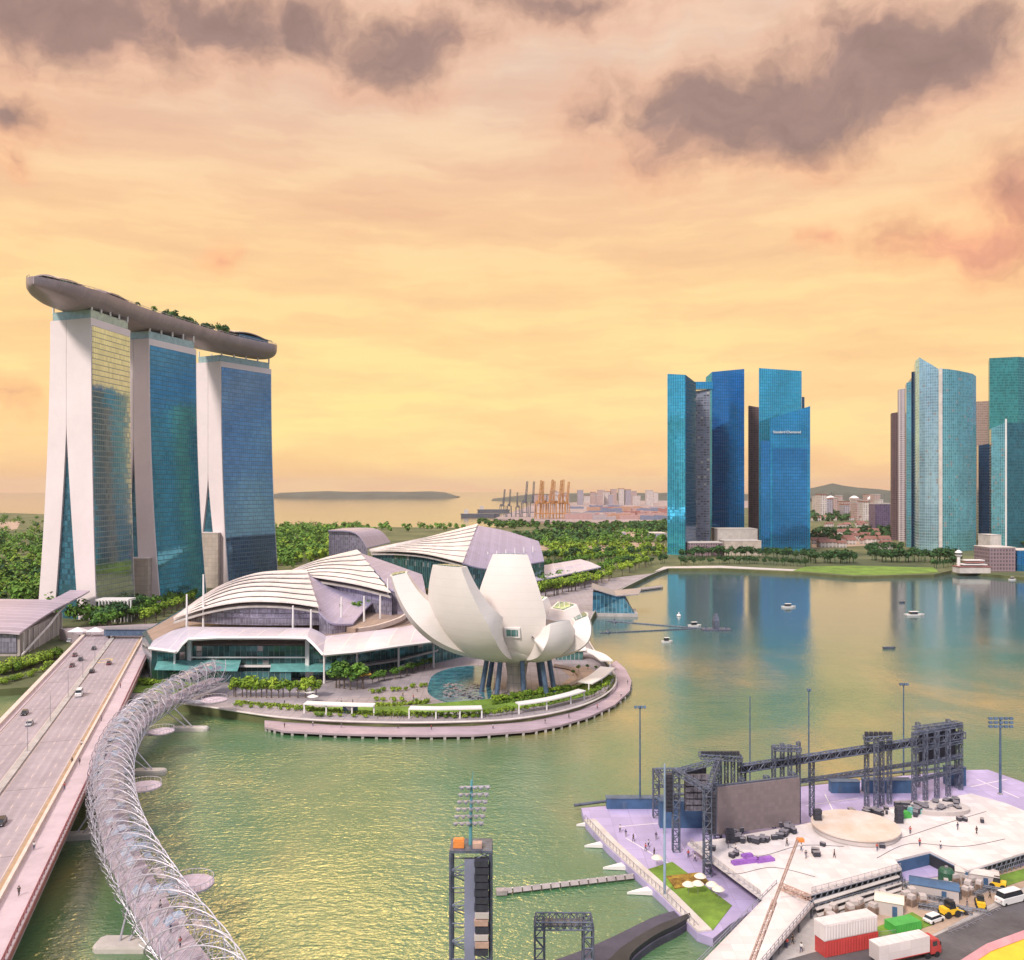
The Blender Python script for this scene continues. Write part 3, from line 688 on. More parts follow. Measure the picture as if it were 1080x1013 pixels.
# portal frame round the great window
w = MB(); xa, xb = X_(201, 383), X_(324, 383)
for x in (xa, xb): w.box((x, 382.6, 12), (1.2, 1.8, 17))
w.box(((xa+xb)/2, 382.6, 12.4), (xb-xa, 1.2, 0.5)); w.box(((xa+xb)/2, 382.6, 8.6), (xb-xa, 1.6, 0.8)); w.build('portal_frame', M['white'], root)
w = MB(); w.sheet([[(X_(164, 372), 371, 9.6), (X_(210, 372), 370.5, 9.4), (X_(252, 372), 370, 9.2)], [(X_(164, 377), 379, 11.4), (X_(210, 380), 383, 11.2), (X_(252, 380), 383, 11.2)]], 0.35); w.build('awning', M['teal'], root)
w = MB(); w.sheet([[(X_(284, 374), 375, 8.0), (X_(356, 374), 375, 8.0)], [(X_(284, 380), 383, 9.6), (X_(350, 380), 385, 9.6)]], 0.35); w.build('awning', M['teal'], root)
w = MB(); w.box(((xa+xb)/2-6, 376, LAND+2.3), (52, 0.5, 4.4)); w.build('shopfront', M['mallglass'], root)
# second-level balcony under the canopy towards the museum
w = MB(); bal = [P(345, 704, 385), P(380, 702, 392), P(420, 696, 402), P(460, 686, 416)]
w.sheet([bal, [q+Vector((2, 9, 0)) for q in bal]], 0.8); w.build('balcony', M['pale_conc'], root)
w = MB(); tb = curve([P(378, 663, 412), P(400, 659, 424), P(425, 650, 440), P(432, 640, 460), P(428, 633, 478)], 16)
for a, b in zip(tb[:-1], tb[1:]): w.add([a, b, b-Vector((0, 0, 2.2)), a-Vector((0, 0, 2.2)), a+Vector((-1, 1, 0)), b+Vector((-1, 1, 0)), b+Vector((-1, 1, -2.2)), a+Vector((-1, 1, -2.2))], [(0, 1, 2, 3), (4, 7, 6, 5), (0, 4, 5, 1), (3, 2, 6, 7)])
w.build('terrace_wall', M['parapet'], root)
w = MB(); w.prism([(q.x-1.5, q.y+1) for q in tb]+[(X_(350, 470), 470), (X_(350, 425), 425)], 17.7, 20.0); w.build('upper_terrace', M['deckwood'], root)
# white roof masts
for i, (px, pb_, pt_, Y) in enumerate([(197, 661, 627, 408), (214.5, 657, 606, 420), (309, 661, 639, 408), (328, 661, 643, 408), (360, 660, 630, 425), (384, 657, 629, 435), (401, 650, 628, 445), (409, 645, 610, 460), (417, 640, 612, 470)]):
    q = P(px, pb_, Y); zt = Z_(pt_, Y)
    w = MB(); w.tube([(q.x, Y, min(q.z, 19)-2), (q.x, Y, zt)], [0.6, 0.38], 8); o = w.build('roof_mast', M['white'])
    tag(o, 'slim white mast rising from the mall terrace beside the shell roofs', 'mast', 'white masts along the mall roofs')
for i in range(9):
    Y = 640+i*12; px = 486+i*9.5; py = lerp(598, 588, i/8)
    w = MB(); q = P(px, py+6, Y); w.tube([(q.x, Y, LAND), (q.x, Y, Z_(py-12, Y))], [0.7, 0.45], 6); o = w.build('roof_mast', M['white'])
    tag(o, 'pale mast in the row among trees behind the farthest shell roof', 'mast', 'pale masts behind the museum')
# rear canopy on the promenade beyond the museum
root = thing('promenade_canopy', 'long flat pink-grey canopy among trees right behind the museum', 'canopy', (X_(560, 640), 680, LAND))
o_ = [P(470, 628, 600), P(520, 621, 640), P(565, 612.5, 690), P(634, 598, 775)]; i_ = [P(470, 616, 640), P(520, 606, 690), P(560, 598.5, 750), P(612, 590, 850)]
w = MB(); w.sheet([o_, [a.lerp(b, .5)+Vector((0, 0, .8)) for a, b in zip(o_, i_)], i_], 0.9); w.build('roof', M['canopy'], root)
for k in range(4):
    w = MB(); q = o_[k].lerp(i_[k], 0.5); w.tube([(q.x, q.y, LAND), (q.x, q.y, q.z)], 0.7, 8); w.build('column', M['white'], root)

# ------------------------------------------------------------------ lotus museum
MC = G(545, 729, LAND); root = thing('lotus_museum', 'white lotus-shaped museum of upright petals on dark legs beside a pond', 'museum', tuple(MC))
def petal(azd, rt, zt, wmax, wtip, flare=0.0, zlow=15.5, tipdepth=5.0, lean=0.0, bulge=1.0, win=False, sky_=True):
    a = R(azd); rad = Vector((math.cos(a), math.sin(a), 0)); sid = Vector((-math.sin(a), math.cos(a), 0)); Z = Vector((0, 0, 1))
    p0, p1, p2, p3 = (1.5, zlow), (rt*0.86+5*bulge, zlow-.5), (rt+4.5*bulge, lerp(zlow, zt, .5)), (rt+lean, zt)
    if flare: p1, p2 = (lerp(p1[0], rt*.60, flare), p1[1]), (lerp(p2[0], rt*.90, flare), lerp(p2[1], lerp(zlow, zt, .40), flare))
    n = 26; rings = []; info = []
    for k in range(n+1):
        t = k/n; b = lambda i: (1-t)**3*p0[i]+3*(1-t)**2*t*p1[i]+3*(1-t)*t*t*p2[i]+t**3*p3[i]
        db = lambda i: 3*(1-t)**2*(p1[i]-p0[i])+6*(1-t)*t*(p2[i]-p1[i])+3*t*t*(p3[i]-p2[i])
        r_, z_ = b(0), b(1); tr, tz = db(0), db(1); l = math.hypot(tr, tz); tr, tz = tr/l, tz/l
        inn = rad*(-tz)+Z*tr                      # inwards and up
        ww = (wmax*(math.sin(math.pi*min(1, t/0.62)*0.5))**0.7 if t < 0.62 else lerp(wmax, wtip, ((t-0.62)/0.38)**1.35))+1.0
        dp = lerp(2.0, 11.0, min(1, t/0.5)) if t < 0.5 else lerp(11.0, tipdepth, (t-0.5)/0.5)
        c = MC+rad*r_+Z*(z_-LAND)
        ring = [c+sid*(ww/2)*x+inn*(0.16*ww*x*x*(1-0.6*t)) for x in (-1, -.67, -.33, 0, .33, .67, 1)]
        ring += [c+sid*(ww/2)*x*0.72+inn*(dp+0.16*ww*(1-0.6*t)) for x in (1, .5, 0, -.5, -1)]
        rings.append(ring); info.append((c, sid, inn, Vector(rad*tr+Z*tz), ww))
    w = MB(); w.loft(rings); o = w.build('petal', M['petal'], root, smooth='angle')
    if sky_:
        e = rings[-1]; cen = sum(e, Vector())/len(e); up = info[-1][3]
        w = MB(); w.loft([[cen+(q-cen)*0.8+up*0.05 for q in e], [cen+(q-cen)*0.8+up*0.3 for q in e]]); w.build('skylight', M['skylight'], o)
    if win:
        k = min(range(len(info)), key=lambda i: abs(info[i][0].z-win[0])); c, s_, inn, tg, ww = info[k]; off = s_*win[1]
        q = lambda x, y, d_: c+off+s_*x+tg*y-inn*d_
        hw, hh = win[2]/2, win[3]/2
        w = MB(); w.loft([[q(-hw-.8, -hh-.7, -1.5), q(hw+.8, -hh-.7, -1.5), q(hw+.8, hh+.7, -1.5), q(-hw-.8, hh+.7, -1.5)], [q(-hw-.8, -hh-.7, .4), q(hw+.8, -hh-.7, .4), q(hw+.8, hh+.7, .4), q(-hw-.8, hh+.7, .4)]]); fo = w.build('window', M['white'], o)
        w = MB(); w.loft([[q(-hw, -hh, -1), q(hw, -hh, -1), q(hw, hh, -1), q(-hw, hh, -1)], [q(-hw, -hh, .5), q(hw, -hh, .5), q(hw, hh, .5), q(-hw, hh, .5)]]); w.build('pane', M['skylight'], fo)
    return o
petal(-103, 13.5, 59.5, 28, 13, win=(28.5, 1.6, 4.6, 2.6), lean=-1.0)
petal(-136, 38, 56, 33, 15.5, flare=.5)
petal(-174, 51, 50.5, 29, 12.5, flare=.9, tipdepth=6)
petal(140, 42, 45, 20, 12)
petal(108, 30, 40, 20, 12)
petal(72, 24, 39, 19, 12)
petal(35, 27, 37, 18, 12, tipdepth=6)
petal(2, 29, 34.5, 18, 11, tipdepth=6)
petal(-38, 22, 33.5, 20, 12, tipdepth=7)
w = MB(); w.lathe([(1, 14.6-LAND), (6, 15.2-LAND), (10, 17.5-LAND), (12, 21-LAND), (11, 26-LAND), (3, 26-LAND)], (MC.x, MC.y, LAND), 28); w.build('bowl', M['petal'], root, smooth=True)
for azd, rr in ((-130, 11), (-75, 9), (-35, 13), (-10, 14), (40, 12), (95, 11), (150, 12), (190, 13)):
    a = R(azd); q = MC+Vector((math.cos(a)*rr, math.sin(a)*rr, 0)); w = MB(); w.tube([q+Vector((math.cos(a)*1.5, math.sin(a)*1.5, 0)), q+Vector((-math.cos(a)*1.0, -math.sin(a)*1.0, 14.5))], 1.0, 8); w.build('leg', M['bluesteel'], root)
w = MB(); w.lathe([(4.5, 0), (3.8, 6), (4.6, 12)], (MC.x, MC.y, LAND), 16); w.build('core', M['beige'], root)
# lily pond
pd = curve([G(px, py, LAND) for px, py in [(452, 722), (458, 712), (478, 705), (505, 703), (520, 709), (518, 735), (500, 742), (470, 741), (452, 732), (452, 722)]], 40)[:-1]
w = MB(); w.prism([(p.x, p.y) for p in pd], LAND-.3, LAND+0.25); struct(w.build('pond', M['pond']))
w = MB(); prr = random.Random(3)
for k in range(150):
    q = G(prr.uniform(468, 510), prr.uniform(722, 739), LAND); s_ = prr.uniform(.5, 1.1); w.lathe([(s_, 0.28), (s_, 0.36)], (q.x, q.y, LAND), 6)
M['lily'] = mat('lily_pads', (0.20, 0.27, 0.33), 0.5, var=0.5, scale=0.7, col2=(0.42, 0.38, 0.44)); struct(w.build('lily_pads', M['lily']), 'stuff')
# round planter wall right of the museum
root = thing('amphitheatre_wall', 'curved low sandy wall on the plaza right of the museum legs', 'wall', tuple(G(595, 722, LAND)))
w = MB(); cw = curve([G(px, py, LAND) for px, py in [(578, 730), (600, 725), (612, 716), (604, 708), (585, 704)]], 24)
for a, b in zip(cw[:-1], cw[1:]): w.bar(a+Vector((0, 0, .6)), b+Vector((0, 0, .6)), 1.4)
w.build('wall', M['sand'], root)
# pergolas on the quay
def pergola(label, pts, npost, wd=3.6, h=3.8):
    c = curve([G(px, py, LAND) for px, py in pts], 16); mid = c[8]
    root = thing('pergola', label, 'pergola', tuple(mid))
    rows = [[], []]
    for k, p in enumerate(c):
        t = (c[min(k+1, 15)]-c[max(k-1, 0)]).normalized(); n_ = Vector((-t.y, t.x, 0))
        rows[0].append(p-n_*wd*.5+Vector((0, 0, h))); rows[1].append(p+n_*wd*.5+Vector((0, 0, h+.15)))
    w = MB(); w.sheet(rows, 0.45); w.build('roof', M['white'], root)
    for k in range(npost):
        i = int(round(k*15/(npost-1))); p = rows[0][i].lerp(rows[1][i], .25); w = MB(); w.box((p.x, p.y, LAND+h/2-.1), (.5, .5, h-.2)); w.build('post', M['white'], root)
    return root
pergola('straight white pergola on the quay with a blue kiosk under it', [(322, 752), (345, 753), (372, 754), (395, 754.5)], 4)
pergola('white pergola on the quay in front of the pond', [(432, 757.5), (460, 758), (485, 757.5), (508, 757)], 4)
pergola('curved white pergola on the quay below the museum legs', [(546, 753), (575, 748.5), (600, 742.5), (614, 738)], 4)
pergola('short white pergola at the tip of the promontory', [(617, 730), (630, 722.5), (641, 713)], 3, 6.5)
pergola('white pergola on the far side of the promontory tip', [(640, 706), (630, 698), (612, 692)], 3, 6)
k = G(369, 753, LAND); root = thing('kiosk', 'small blue and white kiosk under the straight pergola', 'kiosk', tuple(k))
w = MB(); w.box((k.x, k.y+1.2, LAND+1.4), (5.2, 2.2, 2.8)); w.build('body', M['bluesteel'], root)
w = MB(); w.add([(k.x-1.6, k.y-.1, LAND+2.4), (k.x+1.6, k.y-.1, LAND+2.4), (k.x, k.y-.1, LAND+.8), (k.x-1.6, k.y+.05, LAND+2.4), (k.x+1.6, k.y+.05, LAND+2.4), (k.x, k.y+.05, LAND+.8)], [(0, 2, 1), (3, 4, 5), (0, 1, 4, 3), (1, 2, 5, 4), (2, 0, 3, 5)]); w.build('panel', M['white'], root)
# entrance pavilion of the museum
q = G(600, 695, LAND); root = thing('entrance_pavilion', 'low white glazed entrance hut at the right foot of the museum', 'pavilion', tuple(q))
w = MB(); w.box((q.x, q.y, LAND+2), (13, 6, 4)); w.build('wall', M['skylight'], root)
w = MB(); w.sheet([[(q.x-8, q.y-4, LAND+4.2), (q.x+8, q.y-4, LAND+5)], [(q.x-8, q.y+4, LAND+5.4), (q.x+8, q.y+4, LAND+6.2)]], .5); w.build('roof', M['white'], root)
# crystal pavilion on the water
q = G(648, 650, 0); root = thing('crystal_pavilion', 'faceted dark teal glass pavilion standing on the water', 'pavilion', (q.x, q.y, 0))
w = MB(); s_ = q.y/935
bp = [(q.x-26*s_, q.y), (q.x+24*s_, q.y-4), (q.x+27*s_, q.y+22), (q.x-20*s_, q.y+30)]; tp = [(q.x-22*s_, q.y+4), (q.x+10*s_, q.y+3), (q.x+14*s_, q.y+20), (q.x-18*s_, q.y+24)]
w.loft([[Vector((*p, -0.5)) for p in bp], [Vector((*p, 2.0)) for p in bp]]); w.build('base', M['conc'], root)
M['crystal'] = glass('crystal_glass', (0.05, 0.17, 0.22), 2.6, 2.6, 0.7, 0.08, (0.12, 0.22, 0.26), 0.25, 0.12, 0.5, 0.05)
w = MB(); w.loft([[Vector((lerp(p[0], q.x, .12), lerp(p[1], q.y+12, .12), 2)) for p in bp], [Vector((*p, z)) for p, z in zip(tp, (16, 12, 13, 17))]]); w.build('glass_hall', M['crystal'], root)
w = MB(); w.sheet([[(q.x-24*s_, q.y+2, 18.5), (q.x+2*s_, q.y+1, 13.5), (q.x+26*s_, q.y+1, 14.5)], [(q.x-20*s_, q.y+26, 19.5), (q.x+4*s_, q.y+24, 14.5), (q.x+34*s_, q.y+22, 16.5)]], .6); w.build('roof', M['steel'], root)
# ------------------------------------------------------------------ road bridge
BZ = 9.0
BO = Vector((-81.5, 143, BZ)); BA = Vector((-0.309, 0.951, 0)).normalized(); BL_ = Vector((-BA.y, BA.x, 0))
def br(s, l, z=0.0): return BO+BA*s+BL_*l+Vector((0, 0, z))
S0, S1 = -60, 345
def lane_mat():
    m = mat('bridge_lanes', (0.35, 0.29, 0.315), .8, var=.12, scale=.08, fine=.08); T = NT(m.node_tree); b = T.n['Principled BSDF']
    pos = T.new('ShaderNodeNewGeometry').outputs['Position']; l = T.vmath('DOT_PRODUCT', T.vmath('SUBTRACT', pos, tuple(BO)), tuple(BL_), 1); s = T.vmath('DOT_PRODUCT', T.vmath('SUBTRACT', pos, tuple(BO)), tuple(BA), 1)
    tr = T.math('ABSOLUTE', T.math('SINE', T.math('MULTIPLY', T.math('SUBTRACT', l, 6.3), math.pi/2.13)))   # wheel tracks
    wear = T.noise(T.comb(T.math('MULTIPLY', s, .02), T.math('MULTIPLY', l, .9)), 1.0, 4.0, .6)
    patch = T.new('ShaderNodeTexWhiteNoise', noise_dimensions='2D'); T.put(patch.inputs['Vector'], T.comb(T.math('FLOOR', T.math('DIVIDE', s, 23.0)), T.math('FLOOR', T.math('DIVIDE', l, 4.2))))
    joint = T.math('LESS_THAN', T.math('FRACT', T.math('DIVIDE', s, 45.0)), .012)
    f = T.math('ADD', T.math('ADD', T.math('MULTIPLY', tr, -.14), T.math('MULTIPLY', wear, .34)), T.math('ADD', T.math('MULTIPLY', patch.outputs['Value'], .12), T.math('MULTIPLY', joint, -.35)))
    f = T.math('ADD', f, .87); src = b.inputs['Base Color'].links[0].from_socket
    T.put(b.inputs['Base Color'], T.mix(1.0, src, T.comb(f, f, f), 'MULTIPLY')); return m
M['lanes'] = lane_mat()
root = thing('road_bridge', 'wide pinkish road bridge with footway and parapets at the left', 'bridge', tuple(br(120, 18)))
def strip_box(nm, m, l0, l1, z0, z1, s0=S0, s1=S1):
    w = MB(); w.prism([br(s0, l0).xy, br(s1, l0).xy, br(s1, l1).xy, br(s0, l1).xy], BZ+z0, BZ+z1); return w.build(nm, m, root)
strip_box('deck', M['lanes'], 0, 36.3, -1.8, 0.0)
strip_box('footway', M['walk'], 0.7, 5.6, 0.0, 0.22)
strip_box('parapet', M['parapet'], 5.6, 6.3, 0.0, 1.1)
strip_box('parapet', M['parapet'], 34.6, 36.2, 0.0, 1.2)
strip_box('footway', M['walk'], 33.2, 34.6, 0.0, 0.22)
strip_box('median', M['conc'], 19.6, 21.4, 0.0, 0.5)
strip_box('edge_strip', mat('tan_shoulder', (0.40, 0.27, 0.17), 0.8, var=0.2, scale=0.3), 6.3, 7.7, 0.0, 0.012)
w = MB()
for z in (0.5, 1.15): w.bar(br(S0, 0.35, z), br(S1, 0.35, z), 0.14)
for k in range(170): w.bar(br(S0+k*2.4, 0.35, 0), br(S0+k*2.4, 0.35, 1.15), 0.12)
w.build('railing', M['redrail'], root)
w = MB(); w.box(tuple(br(140, 0.1, -0.6)), (0.5, 410, 0.9), math.atan2(-BA.x, BA.y)); w.build('fascia', M['redrail'], root)
w = MB()
def quad(w, s0, s1, l0, l1, z=0.014): w.prism([br(s0, l0).xy, br(s1, l0).xy, br(s1, l1).xy, br(s0, l1).xy], BZ+0.004, BZ+z)
for l in (10.6, 14.9, 25.4, 29.4):
    k = S0
    while k < S1-4: quad(w, k, k+3.0, l, l+.16); k += 8
for l in (7.9, 19.1, 21.8, 32.8): quad(w, S0, S1, l, l+.2)
w.build('lane_marking', M['mark'], root)
w = MB()
for k in range(34):
    a0, a1 = 2*math.pi*k/34, 2*math.pi*(k+1)/34; c = br(268, 17.0)
    pp_ = [(c.x+r_*math.cos(a), c.y+r_*1.6*math.sin(a)) for r_, a in ((3.0, a0), (3.0, a1), (2.5, a1), (2.5, a0))]; w.prism(pp_, BZ+.004, BZ+.016)
w.build('yellow_marking', M['yellowmark'], root)
w = MB()
for s in range(20, 340, 45):
    for l in (7, 29): q = br(s, l); w.box((q.x, q.y, BZ/2-2.3), (3.0, 2.2, BZ+1), math.atan2(-BA.x, BA.y))
w.build('pier', M['conc'], root)
# road on the land beyond the bridge
w = MB(); e0, e1 = br(S1-60, 2).xy, br(S1-60, 37).xy
# low hedge slope left of the bridge head and lamp posts on the bridge
lampr = thing('street_lamp', 'slim grey street lamp with a short arm along the bridge', 'street lamp', (0, 0, 0))
w = MB(); w.tube([(0, 0, 0), (0, 0, 9)], [.12, .07], 6); w.build('pole', M['steel'], lampr)
w = MB(); w.tube([(0, 0, 8.9), (1.0, 0, 9.3), (2.0, 0, 9.4)], .06, 5); w.box((2.2, 0, 9.38), (.8, .3, .12)); w.build('lamp_head', M['steel'], lampr)
ST = Stamp(lampr)
for k, s in enumerate((20, 55, 90, 125, 160, 195, 230, 265, 300)):
    ST.put(tuple(br(s, 20.5, 0.5)), math.atan2(BL_.y, BL_.x), label='slim grey street lamp with a short arm in the bridge median', group='street lamps in the bridge median')

# ------------------------------------------------------------------ helix footbridge
hp = [(-22, 100, 11), (-36, 119, 11), (-49.5, 139.5, 11), (-63, 158, 11), (-84.5, 191, 11), (-100.5, 222, 11), (-113.5, 255, 11), (-122.5, 291, 11), (-123.5, 325, 11), (-122, 346, 11), (-119, 360, 11)]
hc = curve(hp, 240)
root = thing('helix_footbridge', 'curving footbridge wrapped in a steel double helix beside the road bridge', 'footbridge', tuple(hc[120]))
HN = []
for k in range(240):
    t = (hc[min(k+1, 239)]-hc[max(k-1, 0)]).normalized(); HN.append((t, Vector((t.y, -t.x, 0))))
arc = [0.0]
for a, b in zip(hc[:-1], hc[1:]): arc.append(arc[-1]+(b-a).length)
def ring_pt(k, ang, r): return hc[k]+HN[k][1]*(r*math.cos(ang))+Vector((0, 0, r*math.sin(ang)))
def helix(nm, r, pitch, ph, hand, tr):
    w = MB(); w.tube([ring_pt(k, hand*2*math.pi*arc[k]/pitch+ph, r) for k in range(240)], tr, 6); return w.build(nm, M['helix'], root, smooth=True)
for j in range(5): helix('outer_helix', 5.6, 38, 2*math.pi*j/5, 1, 0.115)
for j in range(5): helix('inner_helix', 4.7, 38, 2*math.pi*j/5+.3, -1, 0.10)
w = MB(); L_ = arc[-1]; nr_ = int(L_/2.7)
def at_len(s):
    k = 0
    while k < 239 and arc[k] < s: k += 1
    return min(k, 239)
for i in range(nr_):
    k = at_len(i*2.7+.5)
    pts = [ring_pt(k, a, 4.75) for a in [R(-25)+R(230)*j/12 for j in range(13)]]; w.tube(pts, 0.055, 4)
w.build('hoop', M['helix'], root)
w = MB()
for i in range(nr_):
    k, k2 = at_len(i*2.7), at_len(i*2.7+2.7)
    for j in range(8):
        a = 2*math.pi*j/8+i*.45; w.bar(ring_pt(k, a, 5.6), ring_pt(k2, a+.55, 4.7), 0.06); w.bar(ring_pt(k, a+.3, 4.7), ring_pt(k2, a-.1, 5.6), 0.05)
w.build('strut', M['helix'], root)
dz = -2.6
w = MB(); w.sheet([[hc[k]+HN[k][1]*l+Vector((0, 0, dz)) for k in range(0, 240, 3)] for l in (-3.1, -1, 1, 3.1)], 0.5)
M['helixdeck'] = lined('helix_deck', (0.52, 0.43, 0.50), (0.36, 0.29, 0.34), 1.5, 1.5, .1, .1, .7, var=.1); w.build('deck', M['helixdeck'], root)
w = MB()
for sd in (-3.0, 3.0):
    for k in range(0, 236, 4):
        a, b = hc[k]+HN[k][1]*sd, hc[k+4 if k+4 < 240 else 239]+HN[min(k+4, 239)][1]*sd
        w.bar(a+Vector((0, 0, dz+1.15)), b+Vector((0, 0, dz+1.15)), .1); w.bar(a+Vector((0, 0, dz)), a+Vector((0, 0, dz+1.15)), .08)
w.build('railing', M['helix'], root)
# shade panels: perforated steel and fritted glass between the hoops
M['mesh'] = lined('perforated_panel', (0.46, 0.42, 0.49), (0.28, 0.26, 0.31), .9, .9, .2, .2, .45, .4)
M['fritted'] = lined('fritted_glass', (0.30, 0.38, 0.52), (0.55, 0.55, 0.60), 1.2, 1.2, .14, .14, .2, .2)
hr = random.Random(5); npan = 0
far_ = {'mesh_panel': MB(), 'glass_panel': MB()}
for i in range(nr_-1):
    k, k2 = at_len(i*2.7+.6), at_len(i*2.7+3.0); s = i*2.7/L_
    if s < 0.16: continue
    for j in range(6):
        if hr.random() < (0.22 if s > .3 else .5): continue
        a0, a1 = R(28+j*21), R(28+j*21+19)
        nm = 'glass_panel' if (hr.random() < .25 or (0.27 < s < 0.36 and j < 4)) else 'mesh_panel'
        tgt = MB() if npan < 96 else far_[nm]
        q = [ring_pt(k, a0, 4.45), ring_pt(k2, a0, 4.45), ring_pt(k2, a1, 4.45), ring_pt(k, a1, 4.45)]; q2 = [ring_pt(k, a0, 4.38), ring_pt(k2, a0, 4.38), ring_pt(k2, a1, 4.38), ring_pt(k, a1, 4.38)]
        tgt.add(q+q2, [(0, 1, 2, 3), (7, 6, 5, 4), (0, 4, 5, 1), (1, 5, 6, 2), (2, 6, 7, 3), (3, 7, 4, 0)])
        if npan < 96: tgt.build(nm, M['fritted' if nm[0] == 'g' else 'mesh'], root)
        npan += 1
for nm, b_ in far_.items(): struct(b_.build(nm, M['fritted' if nm[0] == 'g' else 'mesh'], root), 'stuff')
# viewing pods on brackets
for px, py, rr in ((152, 829, 4.3), (201, 932, 4.4), (170, 771, 4.0), (226, 738, 4.6)):
    q = G(px, py, BZ-.6); k = min(range(240), key=lambda i: (hc[i]-q).length)
    w = MB(); w.lathe([(rr*.55, -1.0), (rr, -.35), (rr, 0), (rr-.15, 0.02)], (q.x, q.y, q.z), 28); o = w.build('viewing_pod', M['helixdeck'], root)
    w = MB(); w.tube([(q.x+(rr-.1)*math.cos(2*math.pi*j/24), q.y+(rr-.1)*math.sin(2*math.pi*j/24), q.z+1.1) for j in range(24)], .07, 5, True)
    for j in range(24): a = 2*math.pi*j/24; w.bar((q.x+(rr-.1)*math.cos(a), q.y+(rr-.1)*math.sin(a), q.z), (q.x+(rr-.1)*math.cos(a), q.y+(rr-.1)*math.sin(a), q.z+1.1), .06)
    w.build('railing', M['helix'], o)
    w = MB(); e = hc[k]+Vector((0, 0, -3.3)); w.truss(Vector((q.x, q.y, q.z-.8)), e, 1.6, .7, 4, .16); w.build('bracket', M['helix'], o)
# pile caps with raking struts
for px, py, ln, wd, an in ((131, 993, 10.5, 4.4, 0), (158, 812, 9.6, 3.4, 0), (84, 879, 9, 3.2, 10), (200, 767, 13, 3.2, 0)):
    q = G(px, py, 1.2); a = R(an); ca, sa = math.cos(a), math.sin(a)
    prof = [(-.5, -.3), (-.42, -.5), (.42, -.5), (.5, -.3), (.5, .3), (.42, .5), (-.42, .5), (-.5, .3)]
    pts = [(q.x+ca*x*ln-sa*y*wd, q.y+sa*x*ln+ca*y*wd) for x, y in prof]
    w = MB(); w.loft([[Vector((*p, -1.5)) for p in pts], [Vector((*p, .8)) for p in pts], [Vector((lerp(p[0], q.x, .06), lerp(p[1], q.y, .06), 1.3)) for p in pts]]); o = w.build('pile_cap', M['pale_conc'], root)
    k = min(range(240), key=lambda i: (hc[i]-Vector((q.x, q.y+2, 11))).length); e = hc[k]
    w = MB()
    for sx in (-1, 1): w.tube([(q.x+sx*ln*.08, q.y, 1.2), (lerp(q.x, e.x, .8)+sx*2.2, lerp(q.y, e.y, .8), 7.2)], .22, 8)
    w.build('raking_strut', M['helix'], o)

# ------------------------------------------------------------------ hall left of the bridge head
root = thing('station_hall', 'low hall with a curved mauve roof and dark glass end left of the bridge', 'hall', (-275, 470, LAND))
fx, fy = -241.5, 435
poly = [(-330, fy), (fx, fy), (-248, 470), (-257, 506), (-330, 510)]
w = MB(); w.prism(poly, LAND-.4, 14.6); w.build('wall', mat('hall_wall', (0.42, 0.36, 0.33), .8, var=.15), root)
w = MB(); w.box((-286, fy-.2, 9.3), (86, .8, 9.2)); w.build('glass_end', M['gable'], root)
rows = []
for k in range(8):
    f = k/7; y = lerp(fy-3, 512, f); zz = 15.4+5.2*math.sin(f*math.pi*.5); xe = lerp(fx+1.5, -255, f)
    rows.append([(-332, y, zz+1.0), (-300, y, zz+1.0), (-270, y, zz+.6), (xe-6, y, zz), (xe, y, zz-.6)])
M['mauveroof'] = lined('mauve_roof_sheets', (0.40, 0.32, 0.37), (0.56, 0.46, 0.50), 0, 7.0, 0, .9, .5, var=.08)
w = MB(); w.sheet(rows, .9); w.build('roof', M['mauveroof'], root)
w = MB(); tg = [(-255, 505, 19.5), (-258, 530, 21.0), (-261, 548, 22.2)]; w.sheet([[Vector(p)+Vector((-12, 0, .4)) for p in tg], [Vector(p) for p in tg]], .9); w.build('link_roof', M['mauveroof'], root)
w = MB()
for k in range(9):
    f = k/8; x, y = lerp(fx+.3, -256.5, f), lerp(fy+2, 504, f); w.box((x+.5, y, 8.6), (.5, .8, 11.5))
w.tube([(fx+1.4, fy-.6, 3.6), (fx+.6, 450, 9.2), (-245, 470, 13.0), (-253, 495, 16.3), (-256, 508, 18)], .6, 6); w.build('rib', M['pale_conc'], root)
# footbridge and tents at the far bridge head
root = thing('covered_footbridge', 'blue-grey covered footbridge across the far head of the road bridge', 'footbridge', tuple(P(132, 670, 452)))
xa, xb = X_(112, 452), X_(158, 452)
w = MB(); w.box(((xa+xb)/2, 452, 12.2), (xb-xa, 5, 3.2)); w.build('walkway', M['bluesteel'], root)
w = MB(); w.box(((xa+xb)/2, 452, 14.1), (xb-xa+1, 6.4, .5)); w.build('roof', M['steel'], root)
for x in (xa+1, xb-1): w = MB(); w.box((x, 452, 6.8), (1, 3, 7.6)); w.build('column', M['conc'], root)
for i, (px, lb) in enumerate(((82, 'white peaked tent left of its twin at the bridge head'), (101, 'white peaked tent right of its twin at the bridge head'))):
    q = P(px, 672, 458); root = thing('tent', lb, 'tent', (q.x, q.y, BZ))
    w = MB(); w.loft([[Vector((q.x+sx*4.2, q.y+sy*3, BZ+2.6)) for sx, sy in ((-1, -1), (1, -1), (1, 1), (-1, 1))], [Vector((q.x+sx*.3, q.y+sy*.3, BZ+4.6)) for sx, sy in ((-1, -1), (1, -1), (1, 1), (-1, 1))]]); w.build('canopy', M['white'], root)
    for sx, sy in ((-1, -1), (1, -1), (1, 1), (-1, 1)): w = MB(); w.bar((q.x+sx*4, q.y+sy*2.8, BZ), (q.x+sx*4, q.y+sy*2.8, BZ+2.6), .15); w.build('post', M['steel'], root)
w = MB(); h_ = [br(S1, 0), br(S1, 36.3), br(S1+30, 52), br(S1+34, -6)]; w.prism([p.xy for p in h_], LAND, BZ-.06); struct(w.build('road', M['road']))

